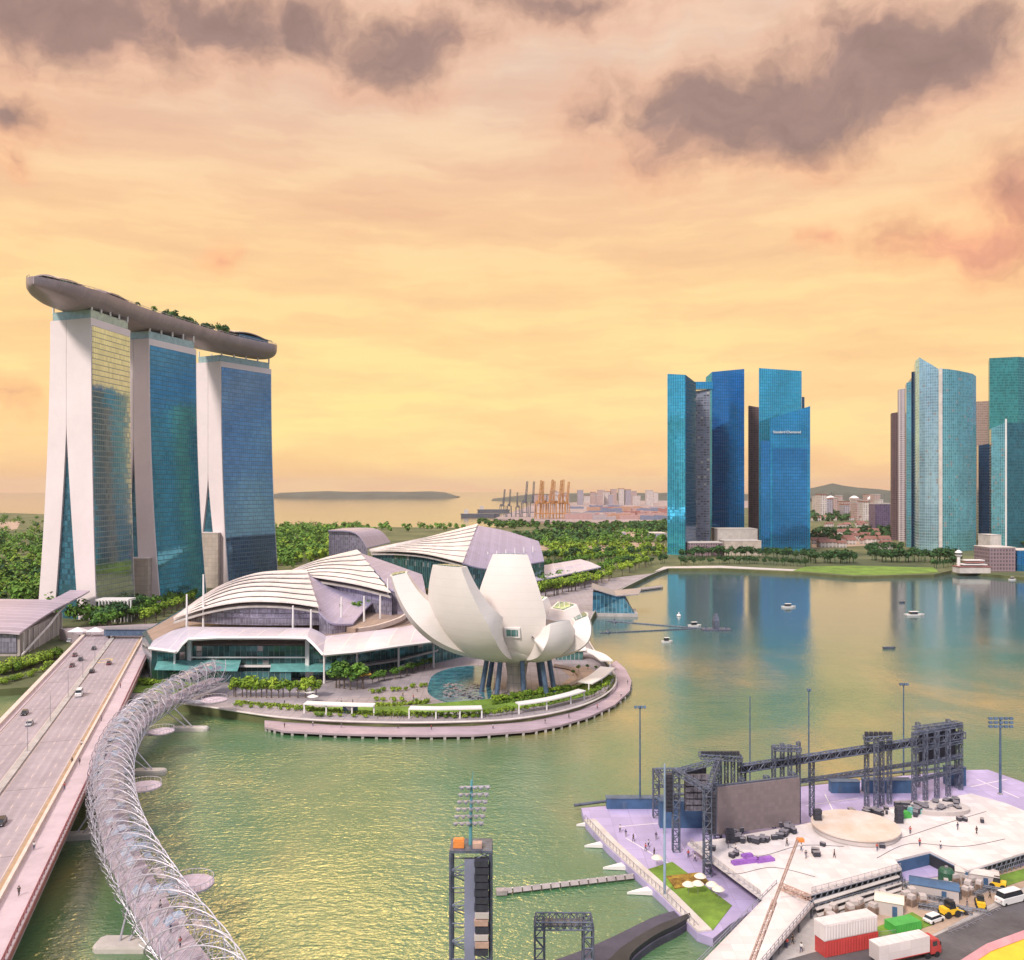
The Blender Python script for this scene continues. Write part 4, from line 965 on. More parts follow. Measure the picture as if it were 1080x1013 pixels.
# ------------------------------------------------------------------ glass towers of the far bank
M['cyan'] = glass('cyan_glass', (0.09, 0.62, 0.82), 4.2, 3.0, .8, .08, (.07, .50, .68), .2, .16, .12, .015, (.03, .26, .38), blk=.25)
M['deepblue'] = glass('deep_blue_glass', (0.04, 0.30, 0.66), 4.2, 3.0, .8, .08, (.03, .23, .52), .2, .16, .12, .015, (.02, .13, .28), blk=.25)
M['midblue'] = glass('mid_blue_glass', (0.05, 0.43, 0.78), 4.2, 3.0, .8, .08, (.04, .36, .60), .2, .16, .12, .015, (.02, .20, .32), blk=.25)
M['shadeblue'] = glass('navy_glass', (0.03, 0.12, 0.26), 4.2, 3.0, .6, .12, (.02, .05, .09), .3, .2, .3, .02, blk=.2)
M['balc'] = glass('balcony_front', (0.12, 0.15, 0.22), 3.3, 4.0, .2, .3, (.20, .21, .26), .9, .34, .6, .03, (.24, .25, .30), lit=.06)
M['tealglass'] = glass('teal_glass', (0.16, 0.48, 0.54), 3.8, 2.6, .65, .10, (.24, .42, .46), .3, .2, .22, .02, (.12, .32, .37), lit=.025, blk=.3)
M['paleteal'] = glass('pale_teal_glass', (0.40, 0.64, 0.72), 3.8, 2.6, .65, .10, (.38, .52, .56), .3, .2, .18, .02, (.30, .48, .54), lit=.025, blk=.25)
M['greenglass'] = glass('green_glass', (0.06, 0.36, 0.34), 4.0, 2.2, .6, .12, (.03, .16, .17), .3, .22, .3, .02, blk=.25)
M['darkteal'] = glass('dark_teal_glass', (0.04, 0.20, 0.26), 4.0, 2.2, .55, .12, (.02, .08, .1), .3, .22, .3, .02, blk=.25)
M['whitebalc'] = glass('white_balcony_front', (0.16, 0.12, 0.14), 3.3, 5.0, .1, .4, (.55, .48, .48), 1.6, .40, .4, .03, (.58, .50, .50))
M['brownbalc'] = glass('brown_balcony_front', (0.07, 0.05, 0.06), 3.3, 4.0, .1, .4, (.16, .10, .10), .9, .35, .4, .03, (.18, .11, .11))
M['peach'] = glass('peach_stone_front', (0.30, 0.22, 0.20), 3.8, 3.0, .2, .4, (.50, .36, .30), 1.2, .4, .3, .02, (.52, .38, .31))
M['brick'] = glass('brown_stone_front', (0.12, 0.09, 0.11), 3.6, 3.0, .1, .4, (.30, .21, .23), 1.3, .4, .3, .02, (.31, .22, .24))
def tower(name, label, corners, mats, depth=40, base=LAND, lean=0.0, cat='tower', roofm=None):
    """corners: (pixel x, distance, pixel y of the top) from left to right along the faces the camera sees"""
    fr = [Vector((X_(px, Y), Y, 0)) for px, Y, py in corners]; zt = [Z_(py, Y) for px, Y, py in corners]
    c = fr[len(fr)//2]; root = thing(name, label, cat, (c.x, c.y+depth*.4, base))
    rad = Vector((c.x*.85, c.y, 0)).normalized()*depth
    bk = [fr[-1]+rad, fr[0]+rad]; zb = [zt[-1], zt[0]]
    allp = fr+bk; allz = zt+zb
    core = [(p.x, p.y) for p in allp]; cx_ = sum(p[0] for p in core)/len(core); cy_ = sum(p[1] for p in core)/len(core)
    w = MB(); w.prism([(lerp(x, cx_, .012), lerp(y, cy_, .012)) for x, y in core], base-.5, [z-.6 for z in allz]); w.build('core_walls', M['shadeblue'], root)
    for i in range(len(fr)-1):
        a, b = fr[i], fr[i+1]; nrm = Vector(((b-a).y, -(b-a).x, 0)).normalized()
        w = MB(); pr = [(a.x, a.y), (b.x, b.y), (b.x-nrm.x*.35, b.y-nrm.y*.35), (a.x-nrm.x*.35, a.y-nrm.y*.35)]
        w.prism(pr, base-.4, [zt[i], zt[i+1], zt[i+1], zt[i]]); w.build('glass_face', mats[min(i, len(mats)-1)], root)
    for a, b, z0_, z1_ in ((fr[-1], bk[0], zt[-1], zb[0]), (bk[1], fr[0], zb[1], zt[0])):
        nrm = Vector(((b-a).y, -(b-a).x, 0)).normalized(); w = MB(); g_ = (b-a)*.012
        w.prism([((a+g_).x, (a+g_).y), ((b-g_).x, (b-g_).y), ((b-g_).x-nrm.x*.3, (b-g_).y-nrm.y*.3), ((a+g_).x-nrm.x*.3, (a+g_).y-nrm.y*.3)], base-.4, [z0_-.1, z1_-.1, z1_-.1, z0_-.1]); w.build('glass_face', mats[-1], root)
    return root, fr, zt
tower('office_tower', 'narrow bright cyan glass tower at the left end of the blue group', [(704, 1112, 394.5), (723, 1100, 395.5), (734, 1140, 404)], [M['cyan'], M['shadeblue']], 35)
t_, fr_, zt_ = tower('apartment_tower', 'grey-blue balconied tower wedged between two blue glass towers', [(731, 1190, 413), (749, 1185, 411)], [M['balc']], 35, cat='apartment tower')
w = MB(); w.prism([(X_(729, 1183), 1183), (X_(752, 1183), 1183), (X_(752, 1200), 1200), (X_(729, 1200), 1200)], Z_(411, 1190), Z_(403.5, 1190)); w.build('roof_crown', M['midblue'], t_)
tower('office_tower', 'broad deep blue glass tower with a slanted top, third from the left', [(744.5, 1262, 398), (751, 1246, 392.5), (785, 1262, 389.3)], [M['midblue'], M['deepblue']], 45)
tower('apartment_tower', 'thin dark slab tower seen in the gap between the blue glass towers', [(789.5, 1340, 428), (802, 1335, 430)], [M['brownbalc']], 30, cat='apartment tower')
t_, fr_, zt_ = tower('office_tower', 'tallest cyan-topped blue glass tower behind the slanted one with the sign', [(800.5, 1225, 388.4), (845.5, 1236, 391.5)], [M['cyan']], 40)
w = MB(); w.prism([(X_(845.7, 1238), 1238), (X_(848.5, 1240), 1240), (X_(848.5, 1270), 1270), (X_(845.7, 1268), 1268)], LAND, Z_(419, 1240)); w.build('side_wing', M['shadeblue'], t_)
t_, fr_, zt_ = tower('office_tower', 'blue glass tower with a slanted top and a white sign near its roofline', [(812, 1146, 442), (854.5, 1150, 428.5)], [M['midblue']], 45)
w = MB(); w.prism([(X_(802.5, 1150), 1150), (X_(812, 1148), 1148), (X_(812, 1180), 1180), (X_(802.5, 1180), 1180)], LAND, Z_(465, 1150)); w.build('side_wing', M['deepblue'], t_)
w = MB(); w.prism([(X_(815.5, 1145.2), 1145.2), (X_(851.5, 1148.6), 1148.6), (X_(851.5, 1149.5), 1149.5), (X_(815.5, 1146.5), 1146.5)], LAND+6, Z_(473, 1146)); w.build('reflection_panel', M['deepblue'], t_)  # darker inner panel stands in for the reflection on this front
# sign lettering
def text(body, loc, size, m, parent, name='sign_lettering', rz=0.0, ext=.1):
    cu = bpy.data.curves.new(name, 'FONT'); cu.body = body; cu.size = size; cu.align_x = 'CENTER'; cu.align_y = 'CENTER'; cu.extrude = ext
    tmp = bpy.data.objects.new(name, cu); COL.objects.link(tmp); bpy.context.view_layer.update()
    me = bpy.data.meshes.new_from_object(tmp.evaluated_get(bpy.context.evaluated_depsgraph_get())); bpy.data.objects.remove(tmp)
    me.materials.clear(); me.materials.append(m); o = bpy.data.objects.new(name, me); COL.objects.link(o)
    o.parent = parent; o.location = Vector(loc)-parent_loc(parent); o.rotation_euler = (R(90), 0, rz); return o
text("Standard Chartered", P(830, 456, 1146.2), 4.6, M['white'], t_, 'sign_lettering', math.atan2(4, 52), .35)
# podiums
block('podium', 'pale flat-roofed podium between the blue glass towers', 'building', (757, 799), 1180, 558.5, 40, M['pale_conc'])
block('podium', 'low pinkish podium block in front of the blue glass towers', 'building', (727, 762), 1090, 573, 30, M['brick'])
block('podium', 'low pale podium block at the foot of the gap between blue towers', 'building', (764, 803), 1095, 571, 30, M['beige'])
# right-hand cluster
tower('apartment_tower', 'slim dark brown tower at the left edge of the right-hand cluster', [(940, 1420, 436), (947, 1418, 435)], [M['brownbalc']], 25, cat='apartment tower')
tower('apartment_tower', 'slim white tower with brown balconies left of the curved glass tower', [(947.5, 1390, 411), (956.5, 1385, 409.5)], [M['whitebalc']], 25, cat='apartment tower')
tower('apartment_tower', 'stepped slim blue-grey tower touching the curved glass tower', [(956, 1250, 404), (961, 1246, 402.5), (961.5, 1245, 392.5), (966.5, 1250, 391.5)], [M['tealglass'], M['shadeblue'], M['shadeblue']], 35, cat='apartment tower')
t_, fr_, zt_ = tower('apartment_tower', 'large curved pale teal glass tower with a pointed sail-like crest', [(965.5, 1205, 381), (969.5, 1192, 377), (976, 1184, 381), (983, 1178, 385), (990, 1175, 389.5)], [M['paleteal']], 45, cat='apartment tower')
t_, fr_, zt_ = tower('apartment_tower', 'curved teal glass tower with a flat top joined to the crested one', [(991, 1172, 389), (1000, 1168, 389.5), (1010, 1169, 391), (1020, 1175, 393), (1026, 1182, 394.5), (1029.5, 1192, 397)], [M['tealglass']], 45, cat='apartment tower')
w = MB(); w.prism([(X_(990.3, 1171), 1171), (X_(994, 1169), 1169), (X_(994, 1180), 1180), (X_(990.3, 1180), 1180)], LAND, Z_(388.5, 1171)); w.build('pale_rib', M['pale_conc'], t_)
tower('office_tower', 'peach stone tower top behind the curved teal tower', [(1028, 1450, 424), (1044, 1448, 423)], [M['peach']], 35)
tower('office_tower', 'dark blue lower tower behind the curved teal tower, left of the green one', [(1032, 1330, 470), (1045, 1320, 468)], [M['shadeblue']], 40)
tower('office_tower', 'tall green glass tower with a flat roof at the right edge', [(1043.5, 1350, 378), (1074, 1345, 376.5), (1092, 1365, 378)], [M['greenglass'], M['greenglass']], 45)
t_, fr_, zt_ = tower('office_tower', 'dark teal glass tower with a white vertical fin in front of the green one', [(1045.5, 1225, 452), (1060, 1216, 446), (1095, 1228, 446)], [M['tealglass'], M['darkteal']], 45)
w = MB(); w.prism([(X_(1060, 1215), 1215), (X_(1062, 1215), 1215), (X_(1062, 1219), 1219), (X_(1060, 1219), 1219)], LAND, Z_(442, 1215)); w.build('fin', M['white'], t_)
block('waterfront_block', 'square brown stone block at the water below the dark teal tower', 'building', (1044, 1071), 880, 578, 30, M['brick'], 0)
block('waterfront_block', 'small pale grey block on top of the shore behind the brown block', 'building', (1044.5, 1056), 960, 565, 25, M['pale_conc'])
block('waterfront_block', 'blue glazed waterfront block at the right edge of the frame', 'building', (1073, 1110), 885, 581, 30, M['deepblue'], 0)
# pier with red and white roofs, and its white look-out
M['cm_red'] = mat('faded_red_roof', (.30, .12, .11), .7, var=.2)
q = G(1029, 605, LAND); root = thing('pier_house', 'long low pier house with white and red tiered roofs', 'building', tuple(q))
w = MB(); w.box((q.x, q.y+8, LAND+3), (30, 14, 6)); w.build('wall', M['pale_conc'], root)
for k, (z, ww, m) in enumerate(((6.2, 31, M['cm_red']), (8.2, 24, M['white']), (10.2, 17, M['cm_red']), (12.0, 19, M['white']))): w = MB(); w.box((q.x+k*1.2, q.y+8+k*1.5, LAND+z), (ww, 15-k*2, 1.0)); w.build('roof', m, root)
q = G(1011, 604, LAND); root = thing('lookout_tower', 'slim white lookout tower beside the red-roofed pier house', 'tower', tuple(q))
w = MB(); w.lathe([(2.4, 0), (1.6, 4), (1.5, 15), (3.4, 17), (3.4, 20), (1, 22)], tuple(q), 14); w.build('shaft', M['white'], root)
w = MB(); w.lathe([(3.5, 17.6), (3.5, 19.2)], tuple(q), 14); w.build('window_band', M['carglass'], root)
w = MB(); w.bar(q+Vector((0, 0, 21)), q+Vector((0, 0, 26)), .3); w.build('antenna', M['steel'], root)

# ------------------------------------------------------------------ far background buildings, port
fr2 = random.Random(21)
M['farA'] = glass('far_pink_front', (0.40, 0.28, 0.26), 6, 6, .0, .6, (.5, .36, .33), 2.5, .4, .3, 0)
M['farB'] = glass('far_grey_front', (0.30, 0.27, 0.32), 6, 6, .0, .6, (.4, .36, .4), 2.5, .4, .3, 0)
M['farC'] = glass('far_white_front', (0.50, 0.44, 0.42), 6, 6, .0, .6, (.62, .54, .5), 2.5, .4, .3, 0)
M['redroof'] = mat('red_tiles', (0.27, 0.125, 0.10), .8, var=.3, scale=.03)
blocks = []
for k in range(30): blocks.append((fr2.uniform(562, 702), fr2.uniform(4200, 5600), fr2.uniform(517.5, 523.5), fr2.uniform(3, 8), 'pale pink far-off block on the skyline beyond the container port', 'far blocks beyond the container port'))
for px, tp in ((612, 517.5), (647, 516.5), (655, 516), (662, 517), (668, 518.5), (640, 519)): blocks.append((px, 4600, tp, 6, 'pale pink far-off block on the skyline beyond the container port', 'far blocks beyond the container port'))
for k in range(26): blocks.append((fr2.uniform(858, 942), fr2.uniform(2300, 3600), fr2.uniform(522, 534), fr2.uniform(4, 9), 'far-off pale block between the blue towers and the right-hand cluster', 'far blocks between the tower groups'))
for px, Y, tp, wd, lb, gp in blocks:
    x = X_(px, Y); ww = wd*Y/935; zt = Z_(tp, Y); r_ = thing('far_block', lb, 'building', (x, Y, 2.5), gp)
    w = MB(); w.box((x, Y, (zt+1)/2), (ww, 40, zt-1)); w.build('wall', fr2.choice([M['farA'], M['farB'], M['farC'], M['farA']]), r_)
    w = MB(); w.box((x, Y, zt+1.5), (ww*1.04, 42, 3)); w.build('roof', fr2.choice([M['redroof'], M['conc'], M['conc']]), r_)
root = thing('office_block', 'squat dark purple block left of the slim brown tower', 'building', (X_(932, 1700), 1700, LAND))
w = MB(); w.box((X_(932, 1700), 1715, Z_(532, 1700)/2+1), (18*1700/935, 30, Z_(532, 1700)-2)); w.build('wall', glass('purple_front', (.12, .09, .17), 4, 4, .2, .3, (.18, .13, .2), .8, .3), root)
w = MB(); w.box((X_(932, 1700), 1715, Z_(531.5, 1700)), (18.6*1700/935, 31, 2)); w.build('roof', M['conc'], root)
# rows of small red-roofed houses
hr_ = thing('terraced_house', 'small pale house with a red tiled roof', 'house', (0, 0, 0))
w = MB(); w.box((0, 0, 4), (16, 11, 8)); w.build('wall', M['farC'], hr_)
w = MB(); w.add([(-8.6, -6.2, 7.8), (8.6, -6.2, 7.8), (8.6, 6.2, 7.8), (-8.6, 6.2, 7.8), (-8.2, 0, 12.5), (8.2, 0, 12.5)], [(0, 1, 5, 4), (2, 3, 4, 5), (1, 2, 5), (3, 0, 4), (3, 2, 1, 0)]); w.build('roof', M['redroof'], hr_)
ST = Stamp(hr_)
for k in range(46):
    px = fr2.uniform(858, 938); py = fr2.choice([578, 574, 570, 566, 556, 549])+fr2.uniform(-1, 1); q = G(px, py, LAND)
    ST.put((q.x, q.y, LAND), fr2.uniform(-.3, .3), fr2.uniform(.6, 1.1), 'small pale house with a red tiled roof beyond the lawn of the far bank', 'red-roofed houses between the tower groups')
for k in range(0):
    px = fr2.uniform(600, 702); py = fr2.uniform(560, 574); q = G(px, py, LAND)
    ST.put((q.x, q.y, LAND), fr2.uniform(-.3, .3), fr2.uniform(1.0, 1.8), 'small pale low-roofed house on the cleared land left of the blue towers', 'low houses left of the blue towers')
block('warehouse', 'lavender-roofed shed on the cleared land before the container port', 'warehouse', (640, 660), 1560, 562, 60, M['roofp'])
block('warehouse', 'long white-roofed shed beside the strait, left of the lavender shed', 'warehouse', (592, 628), 1640, 563.5, 30, M['white'])
block('warehouse', 'pale shed close to the left side of the blue towers', 'warehouse', (686, 703), 1480, 563, 50, M['roofp'])
# container stacks
cm = [mat('container_'+n, c, .6, var=.2, scale=.5) for n, c in (('red', (.34, .15, .13)), ('pink', (.45, .28, .26)), ('grey', (.38, .32, .33)), ('blue', (.18, .20, .28)), ('orange', (.44, .25, .17)))]
for k in range(44):
    px = fr2.uniform(606, 704); py = fr2.uniform(536, 549); q = G(px, py, 2.5); r_ = fr2.choice(cm)
    w = MB(); n_ = fr2.randint(3, 6); nn = fr2.randint(4, 8)
    for i in range(nn): w.box((q.x+(i-nn/2)*12.6, q.y, 2.5+1.3*fr2.randint(max(1, n_-2), n_)), (12.2, 15, 2.6*n_))
    o = w.build('container_stack', r_); tag(o, 'stack of shipping containers in the port left of the blue towers', 'containers', 'container stacks in the port')
# quay cranes
def crane_proto(m, boomup=True):
    r_ = thing('quay_crane', 'tall dockside crane', 'crane', (0, 0, 0))
    w = MB()
    for sx in (-9, 9):
        for sy in (-10, 10): w.bar((sx, sy, 0), (sx*.8, sy, 42), 1.7)
        w.bar((sx, -10, 14), (sx, 10, 14), 1.5); w.bar((sx*.8, -10, 42), (sx*.8, 10, 42), 1.7)
    for sy in (-10, 10): w.bar((-9, sy, 14), (9, sy, 14), 1.5); w.bar((-7.2, sy, 42), (7.2, sy, 42), 1.7)
    w.build('portal', m, r_)
    w = MB(); w.bar((-2.6, -10, 42), (0, -4, 66), 1.2); w.bar((2.6, -10, 42), (0, -4, 66), 1.2); w.bar((0, -4, 66), (0, 24, 43), .6); w.build('apex_frame', m, r_)
    w = MB(); w.truss((0, -11, 43), (3, -20, 104) if boomup else (0, -62, 43), 4.5, 3, 10, .9); w.build('boom', m, r_)
    w = MB(); w.truss((0, -10, 43), (0, 30, 43), 4.5, 3, 6, .9); w.box((0, 16, 46), (7, 10, 5)); w.build('back_girder', m, r_)
    return r_
M['crane_dark'] = mat('crane_dark', (0.13, 0.14, 0.17), .6, var=.2); M['crane_orange'] = mat('crane_orange', (0.52, 0.25, 0.08), .6, var=.2); M['crane_red'] = mat('crane_red', (0.40, .12, .10), .6, var=.2)
SD, SO = Stamp(crane_proto(M['crane_dark'])), Stamp(crane_proto(M['crane_orange']))
for px, s_, rz in ((530, .78, .3), (537, .78, .1), (546, .7, -.2), (553.5, 1.0, .2), (562, 1.0, 0)): q = G(px, 545.5, 2.5); SD.put((q.x, q.y, 2.5), rz, s_, 'dark dockside crane with its boom raised at the seaward end of the port', 'dark dockside cranes')
for px, s_, rz in ((568, 1.02, .2), (573, 1.0, -.2), (578, 1.04, .5), (583.5, 1.0, 0), (588.5, 1.02, .3), (593.5, 1.04, -.1), (597, .98, .2)): q = G(px, 547.2, 2.5); SO.put((q.x, q.y, 2.5), rz, s_, 'orange dockside crane with its boom raised in the crowded row', 'orange dockside cranes')
for px, py_, s_ in ((868, 531, .62), (875, 531, .66), (899, 531, .6), (919, 531, .6), (931, 531, .55)): q = G(px, 534, 2.5); SD.put((q.x, q.y, 2.5), .2, s_, 'tiny far-off crane silhouetted on the hill between the tower groups', 'far cranes before the hill')
# pale domed roofs below the hill
for px in (867, 876, 901, 920):
    q = P(px, 527, 3400); r_ = thing('dome_hall', 'far-off white domed roof below the hill between the tower groups', 'building', (q.x, q.y, 2.5), 'white domes below the hill')
    w = MB(); w.lathe([(12, 0), (12, q.z)], (q.x, q.y, 0), 14); w.build('wall', M['farB'], r_)
    w = MB(); w.lathe([(19, q.z), (17, q.z+6), (10, q.z+12), (1, q.z+15)], (q.x, q.y, 0), 16); w.build('roof', M['white'], r_)
# ships off the port
for i, (px, py) in enumerate(((506, 545), (520, 540))):
    q = G(px, py, 0); r_ = thing('cargo_ship', ('dark cargo ship lying nearest the cranes on the strait', 'smaller-looking dark cargo ship farther out on the strait')[0 if i == 0 else 1], 'ship', (q.x, q.y, 0))
    w = MB(); hl = [(-60, 0), (-52, -9), (45, -9), (64, 0), (45, 9), (-52, 9)]; w.loft([[Vector((q.x+x*.95, q.y+y*.8, -1)) for x, y in hl], [Vector((q.x+x, q.y+y, 9)) for x, y in hl]]); w.build('hull', M['crane_dark'], r_)
    w = MB(); w.box((q.x-42, q.y, 15), (14, 12, 13)); w.build('bridge_house', M['pale_conc'], r_)
# ------------------------------------------------------------------ floating stage and the near bank
PZ, SZ, NZ = 1.6, 4.6, 1.4
def flat(name, pts, z, m, z0=None, parent=None, kind='structure'):
    q = [G(px, py, z) for px, py in pts]; w = MB(); w.prism([(p.x, p.y) for p in q], z-0.5 if z0 is None else z0, z); o = w.build(name, m, parent)
    return struct(o, kind) if kind else o
flat('near_bank', [(818, 938), (905, 925), (1000, 905), (1130, 868), (1500, 880), (1500, 1180), (700, 1180), (738, 1030)], NZ, M['conc'], -2)
flat('road', [(796, 1022), (860, 1004), (985, 988), (1080, 944), (1250, 880), (1300, 920), (1080, 985), (1010, 1014), (960, 1040)], NZ+.08, M['asphalt'], NZ-.2)
flat('site_ground', [(858, 975), (950, 950), (1080, 905), (1100, 925), (985, 985), (870, 1003)], NZ+.04, M['sand'], NZ-.2)
flat('lawn', [(908, 985), (962, 962), (985, 975), (940, 990)], NZ+.12, M['lawn'], NZ-.2)
flat('lawn', [(1048, 925), (1085, 915), (1100, 922), (1060, 935)], NZ+.12, M['lawn'], NZ-.2)
root = thing('floating_platform', 'mauve floating platform carrying the white stage on the near water', 'platform', tuple(G(860, 880, PZ)))
q = [G(px, py, PZ) for px, py in [(613, 852.5), (700, 845), (1012, 812.5), (1042, 812), (1085, 827), (1140, 850), (1140, 905), (905, 935), (818, 945), (770, 975), (752, 990), (735, 984), (700, 948), (640, 893), (618, 868)]]
w = MB(); w.prism([(p.x, p.y) for p in q], -.6, PZ); w.build('deck', M['mauve'], root)
w = MB(); eg = [G(*p, PZ) for p in [(617, 866), (640, 891), (668, 917), (700, 946), (737, 984)]]
w.sheet([[p+Vector((-.2, 0, .35)) for p in eg], [p+Vector((2.6, .6, .35)) for p in eg]], .35); w.build('edge_walk', M['pale_conc'], root)
w = MB()
for a, b in zip(eg[:-1], eg[1:]):
    for f in range(8):
        p = a.lerp(b, f/8); w.bar(p, p+Vector((0, 0, 1.5)), .1)
    w.bar(a+Vector((0, 0, 1.5)), b+Vector((0, 0, 1.5)), .12)
w.build('railing', M['steel'], root)
for px, py in ((617, 869), (626, 891), (646, 914), (672, 940)):
    p = G(px, py, .5); w = MB(); w.add([(p.x-2.2, p.y-.6, .1), (p.x+3.2, p.y-1.2, .1), (p.x+3.2, p.y+1.4, .1), (p.x-2.2, p.y-.6, .6), (p.x+3.2, p.y-1.2, 1.1), (p.x+3.2, p.y+1.4, 1.1)], [(2, 1, 0), (3, 4, 5), (0, 1, 4, 3), (1, 2, 5, 4), (2, 0, 3, 5)]); w.build('fender_float', M['white'], root)
w = MB(); fe = [G(*p, PZ) for p in [(606, 851), (640, 846.5), (700, 841), (800, 831), (905, 820), (1000, 811)]]
for a, b in zip(fe[:-1], fe[1:]): w.tube([a+Vector((0, 1, 0)), b+Vector((0, 1, 0))], .4, 6)
w.build('edge_pipe', M['darksteel'], root)
# lawn corner with parasols
flat('lawn', [(683, 917), (709, 909), (772, 955), (752, 981), (737, 972)], PZ+.1, M['lawn'], PZ-.1)
flat('planting_bed', [(703, 924), (738, 920), (748, 930), (712, 937)], PZ+.35, mat('red_planting', (.30, .10, .03), .9, var=.6, scale=.8, col2=(.45, .30, .04)), PZ)
ps = thing('parasol', 'round cream parasol', 'parasol', (0, 0, 0))
w = MB(); w.tube([(0, 0, 0), (0, 0, 2.5)], .05, 6); w.build('pole', M['steel'], ps)
w = MB(); w.lathe([(1.25, 1.9), (1.3, 2.0), (.75, 2.45), (.05, 2.75)], (0, 0, 0), 10); w.build('canopy', M['cream'], ps)
ST = Stamp(ps)
for (px, py), lb in zip(((693, 915), (726, 944), (736, 943), (738.5, 935), (751, 944), (757.5, 949)),
        ('cream parasol alone at the upper end of the stage lawn', 'leftmost cream parasol of the lower group on the stage lawn', 'cream parasol in the middle of the lower lawn group', 'cream parasol at the back of the lower lawn group', 'cream parasol at the bed edge, second from the right', 'rightmost cream parasol of the lawn by the mauve ramp')):
    q = G(px, py, PZ); ST.put((q.x, q.y, PZ+.1), rnd.uniform(0, 1), 1.0, lb, 'parasols on the stage lawn')
# white stage
root = thing('stage', 'broad white stage floor on dark scaffolding with a cut-out front', 'stage', tuple(G(900, 890, SZ)))
sp = [(725, 889), (765, 884), (838, 871), (930, 853), (1024, 837), (1060, 847), (1100, 863), (1100, 893), (1021, 918), (981, 898), (944, 907), (951, 916), (854, 943), (803, 947)]
sq = [G(px, py, SZ) for px, py in sp]
w = MB(); w.prism([(p.x, p.y) for p in sq], SZ-.5, SZ); w.build('floor', M['stage'], root)
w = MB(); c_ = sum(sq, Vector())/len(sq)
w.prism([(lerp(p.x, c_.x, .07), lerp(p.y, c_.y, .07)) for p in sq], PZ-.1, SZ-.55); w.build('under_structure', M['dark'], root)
w = MB()
def scaff(w, a, b, n, z0, z1, dep, t=.14):
    for k in range(n+1):
        p = a.lerp(b, k/n)
        for d_ in (0, dep): w.bar((p.x, p.y+d_, z0), (p.x, p.y+d_, z1), t)
        if k < n:
            p2 = a.lerp(b, (k+1)/n); w.bar((p.x, p.y, z0), (p2.x, p2.y, z1), t*.7)
    for z in (z0+(z1-z0)*.33, z0+(z1-z0)*.66, z1): w.bar((a.x, a.y, z), (b.x, b.y, z), t)
scaff(w, sq[12], sq[11], 16, NZ, SZ-.5, 1.5); w.build('scaffold', M['scaff'], root); w = MB(); scaff(w, sq[8], sq[7], 16, NZ, SZ-.5, 1.5); w.build('scaffold', M['scaff'], root); w = MB()
scaff(w, sq[12]+Vector((0, -1.6, -1.2)), sq[11]+Vector((0, -1.6, -1.2)), 14, NZ, SZ-1.6, 1.2)
w.build('scaffold', M['scaff'], root)
w = MB()
for k, (dy, z) in enumerate(((-.9, SZ-1.2), (-2.0, SZ-2.0), (-3.1, SZ-2.7))):
    a, b = sq[12]+Vector((.5, dy, 0)), sq[11]+Vector((-1, dy, 0)); w.prism([(a.x, a.y-.55), (b.x, b.y-.55), (b.x, b.y+.55), (a.x, a.y+.55)], z-.15, z)
w.build('step', M['pale_conc'], root)
w = MB(); a, b = sq[10], sq[9]; w.prism([(a.x, a.y-.1), (b.x, b.y-.1), (b.x, b.y+.3), (a.x, a.y+.3)], NZ, SZ-.5); a, b = sq[9], sq[8]; w.prism([(a.x-.3, a.y), (b.x-.3, b.y), (b.x, b.y), (a.x, a.y)], NZ, SZ-.5); w.build('backdrop_panel', M['navy'], root)
q = G(902, 877, SZ); root = thing('round_dais', 'low round dais with sandy top standing on the white stage', 'dais', tuple(q))
w = MB(); w.lathe([(9.4, 0), (9.6, .2), (9.5, 1.3)], tuple(q), 48); w.build('side', M['discside'], root)
w = MB(); w.lathe([(9.9, 1.3), (9.9, 1.62)], tuple(q), 48); w.build('top', M['disc'], root)
# lower white slab to the bottom
root = thing('white_ramp', 'white sloping slab running from the stage to the bottom of the frame', 'ramp', tuple(G(800, 975, 4)))
w = MB(); rp = [G(819, 934, 4.3), G(858, 953, 4.3), G(800, 1022, 3.4), G(733, 1022, 3.4)]; w.sheet([[rp[0], rp[1]], [rp[0].lerp(rp[3], .5), rp[1].lerp(rp[2], .5)], [rp[3], rp[2]]], .5); w.build('slab', M['stage'], root)
for a, b in ((rp[1], rp[2]), (rp[0], rp[3])):
    w = MB()
    for z in (.55, 1.1): w.bar(a+Vector((0, 0, z)), b+Vector((0, 0, z)), .1)
    for k in range(16): p = a.lerp(b, k/15); w.bar(p, p+Vector((0, 0, 1.1)), .1)
    w.build('railing', M['steel'], root)
w = MB()
for k in range(5):
    p = rp[1].lerp(rp[2], k/4); w.bar((p.x-.4, p.y, NZ), (p.x-.4, p.y, p.z-.4), .35); p = rp[0].lerp(rp[3], k/4); w.bar((p.x+.4, p.y, 0), (p.x+.4, p.y, p.z-.4), .35)
w.build('prop', M['scaff'], root)
# boom lift and orange lattice piece
root = thing('boom_lift', 'long rusty boom rising over the white slab, orange head at its tip', 'boom lift', (38, 141, 3.6))
b0, b1 = Vector((36, 140, 5.4)), P(842, 884, 166)
w = MB(); w.truss(b0, b0.lerp(b1, .55), .65, .65, 18, .11); w.build('lower_boom', M['rust'], root)
w = MB(); w.truss(b0.lerp(b1, .5), b1, .36, .36, 22, .08); w.build('upper_boom', M['rust'], root)
w = MB(); w.box(tuple(b1+Vector((.3, -.2, -.3))), (1.3, .9, .6)); w.build('head', M['orange'], root)
w = MB(); w.box((36, 138.5, 4.5), (4, 6, 1.4)); w.build('body', M['rust'], root)
for sx in (-1, 1):
    for sy in (-2, 2): w = MB(); w.tube([(36+sx*1.7, 138.5+sy, 4.1), (36+sx*2.3, 138.5+sy, 4.1)], .75, 12); w.build('wheel', M['tyre'], root)
root = thing('lattice_section', 'rusty lattice piece lying on the stage edge beside the boom', 'lattice', tuple(P(838, 940, 175)))
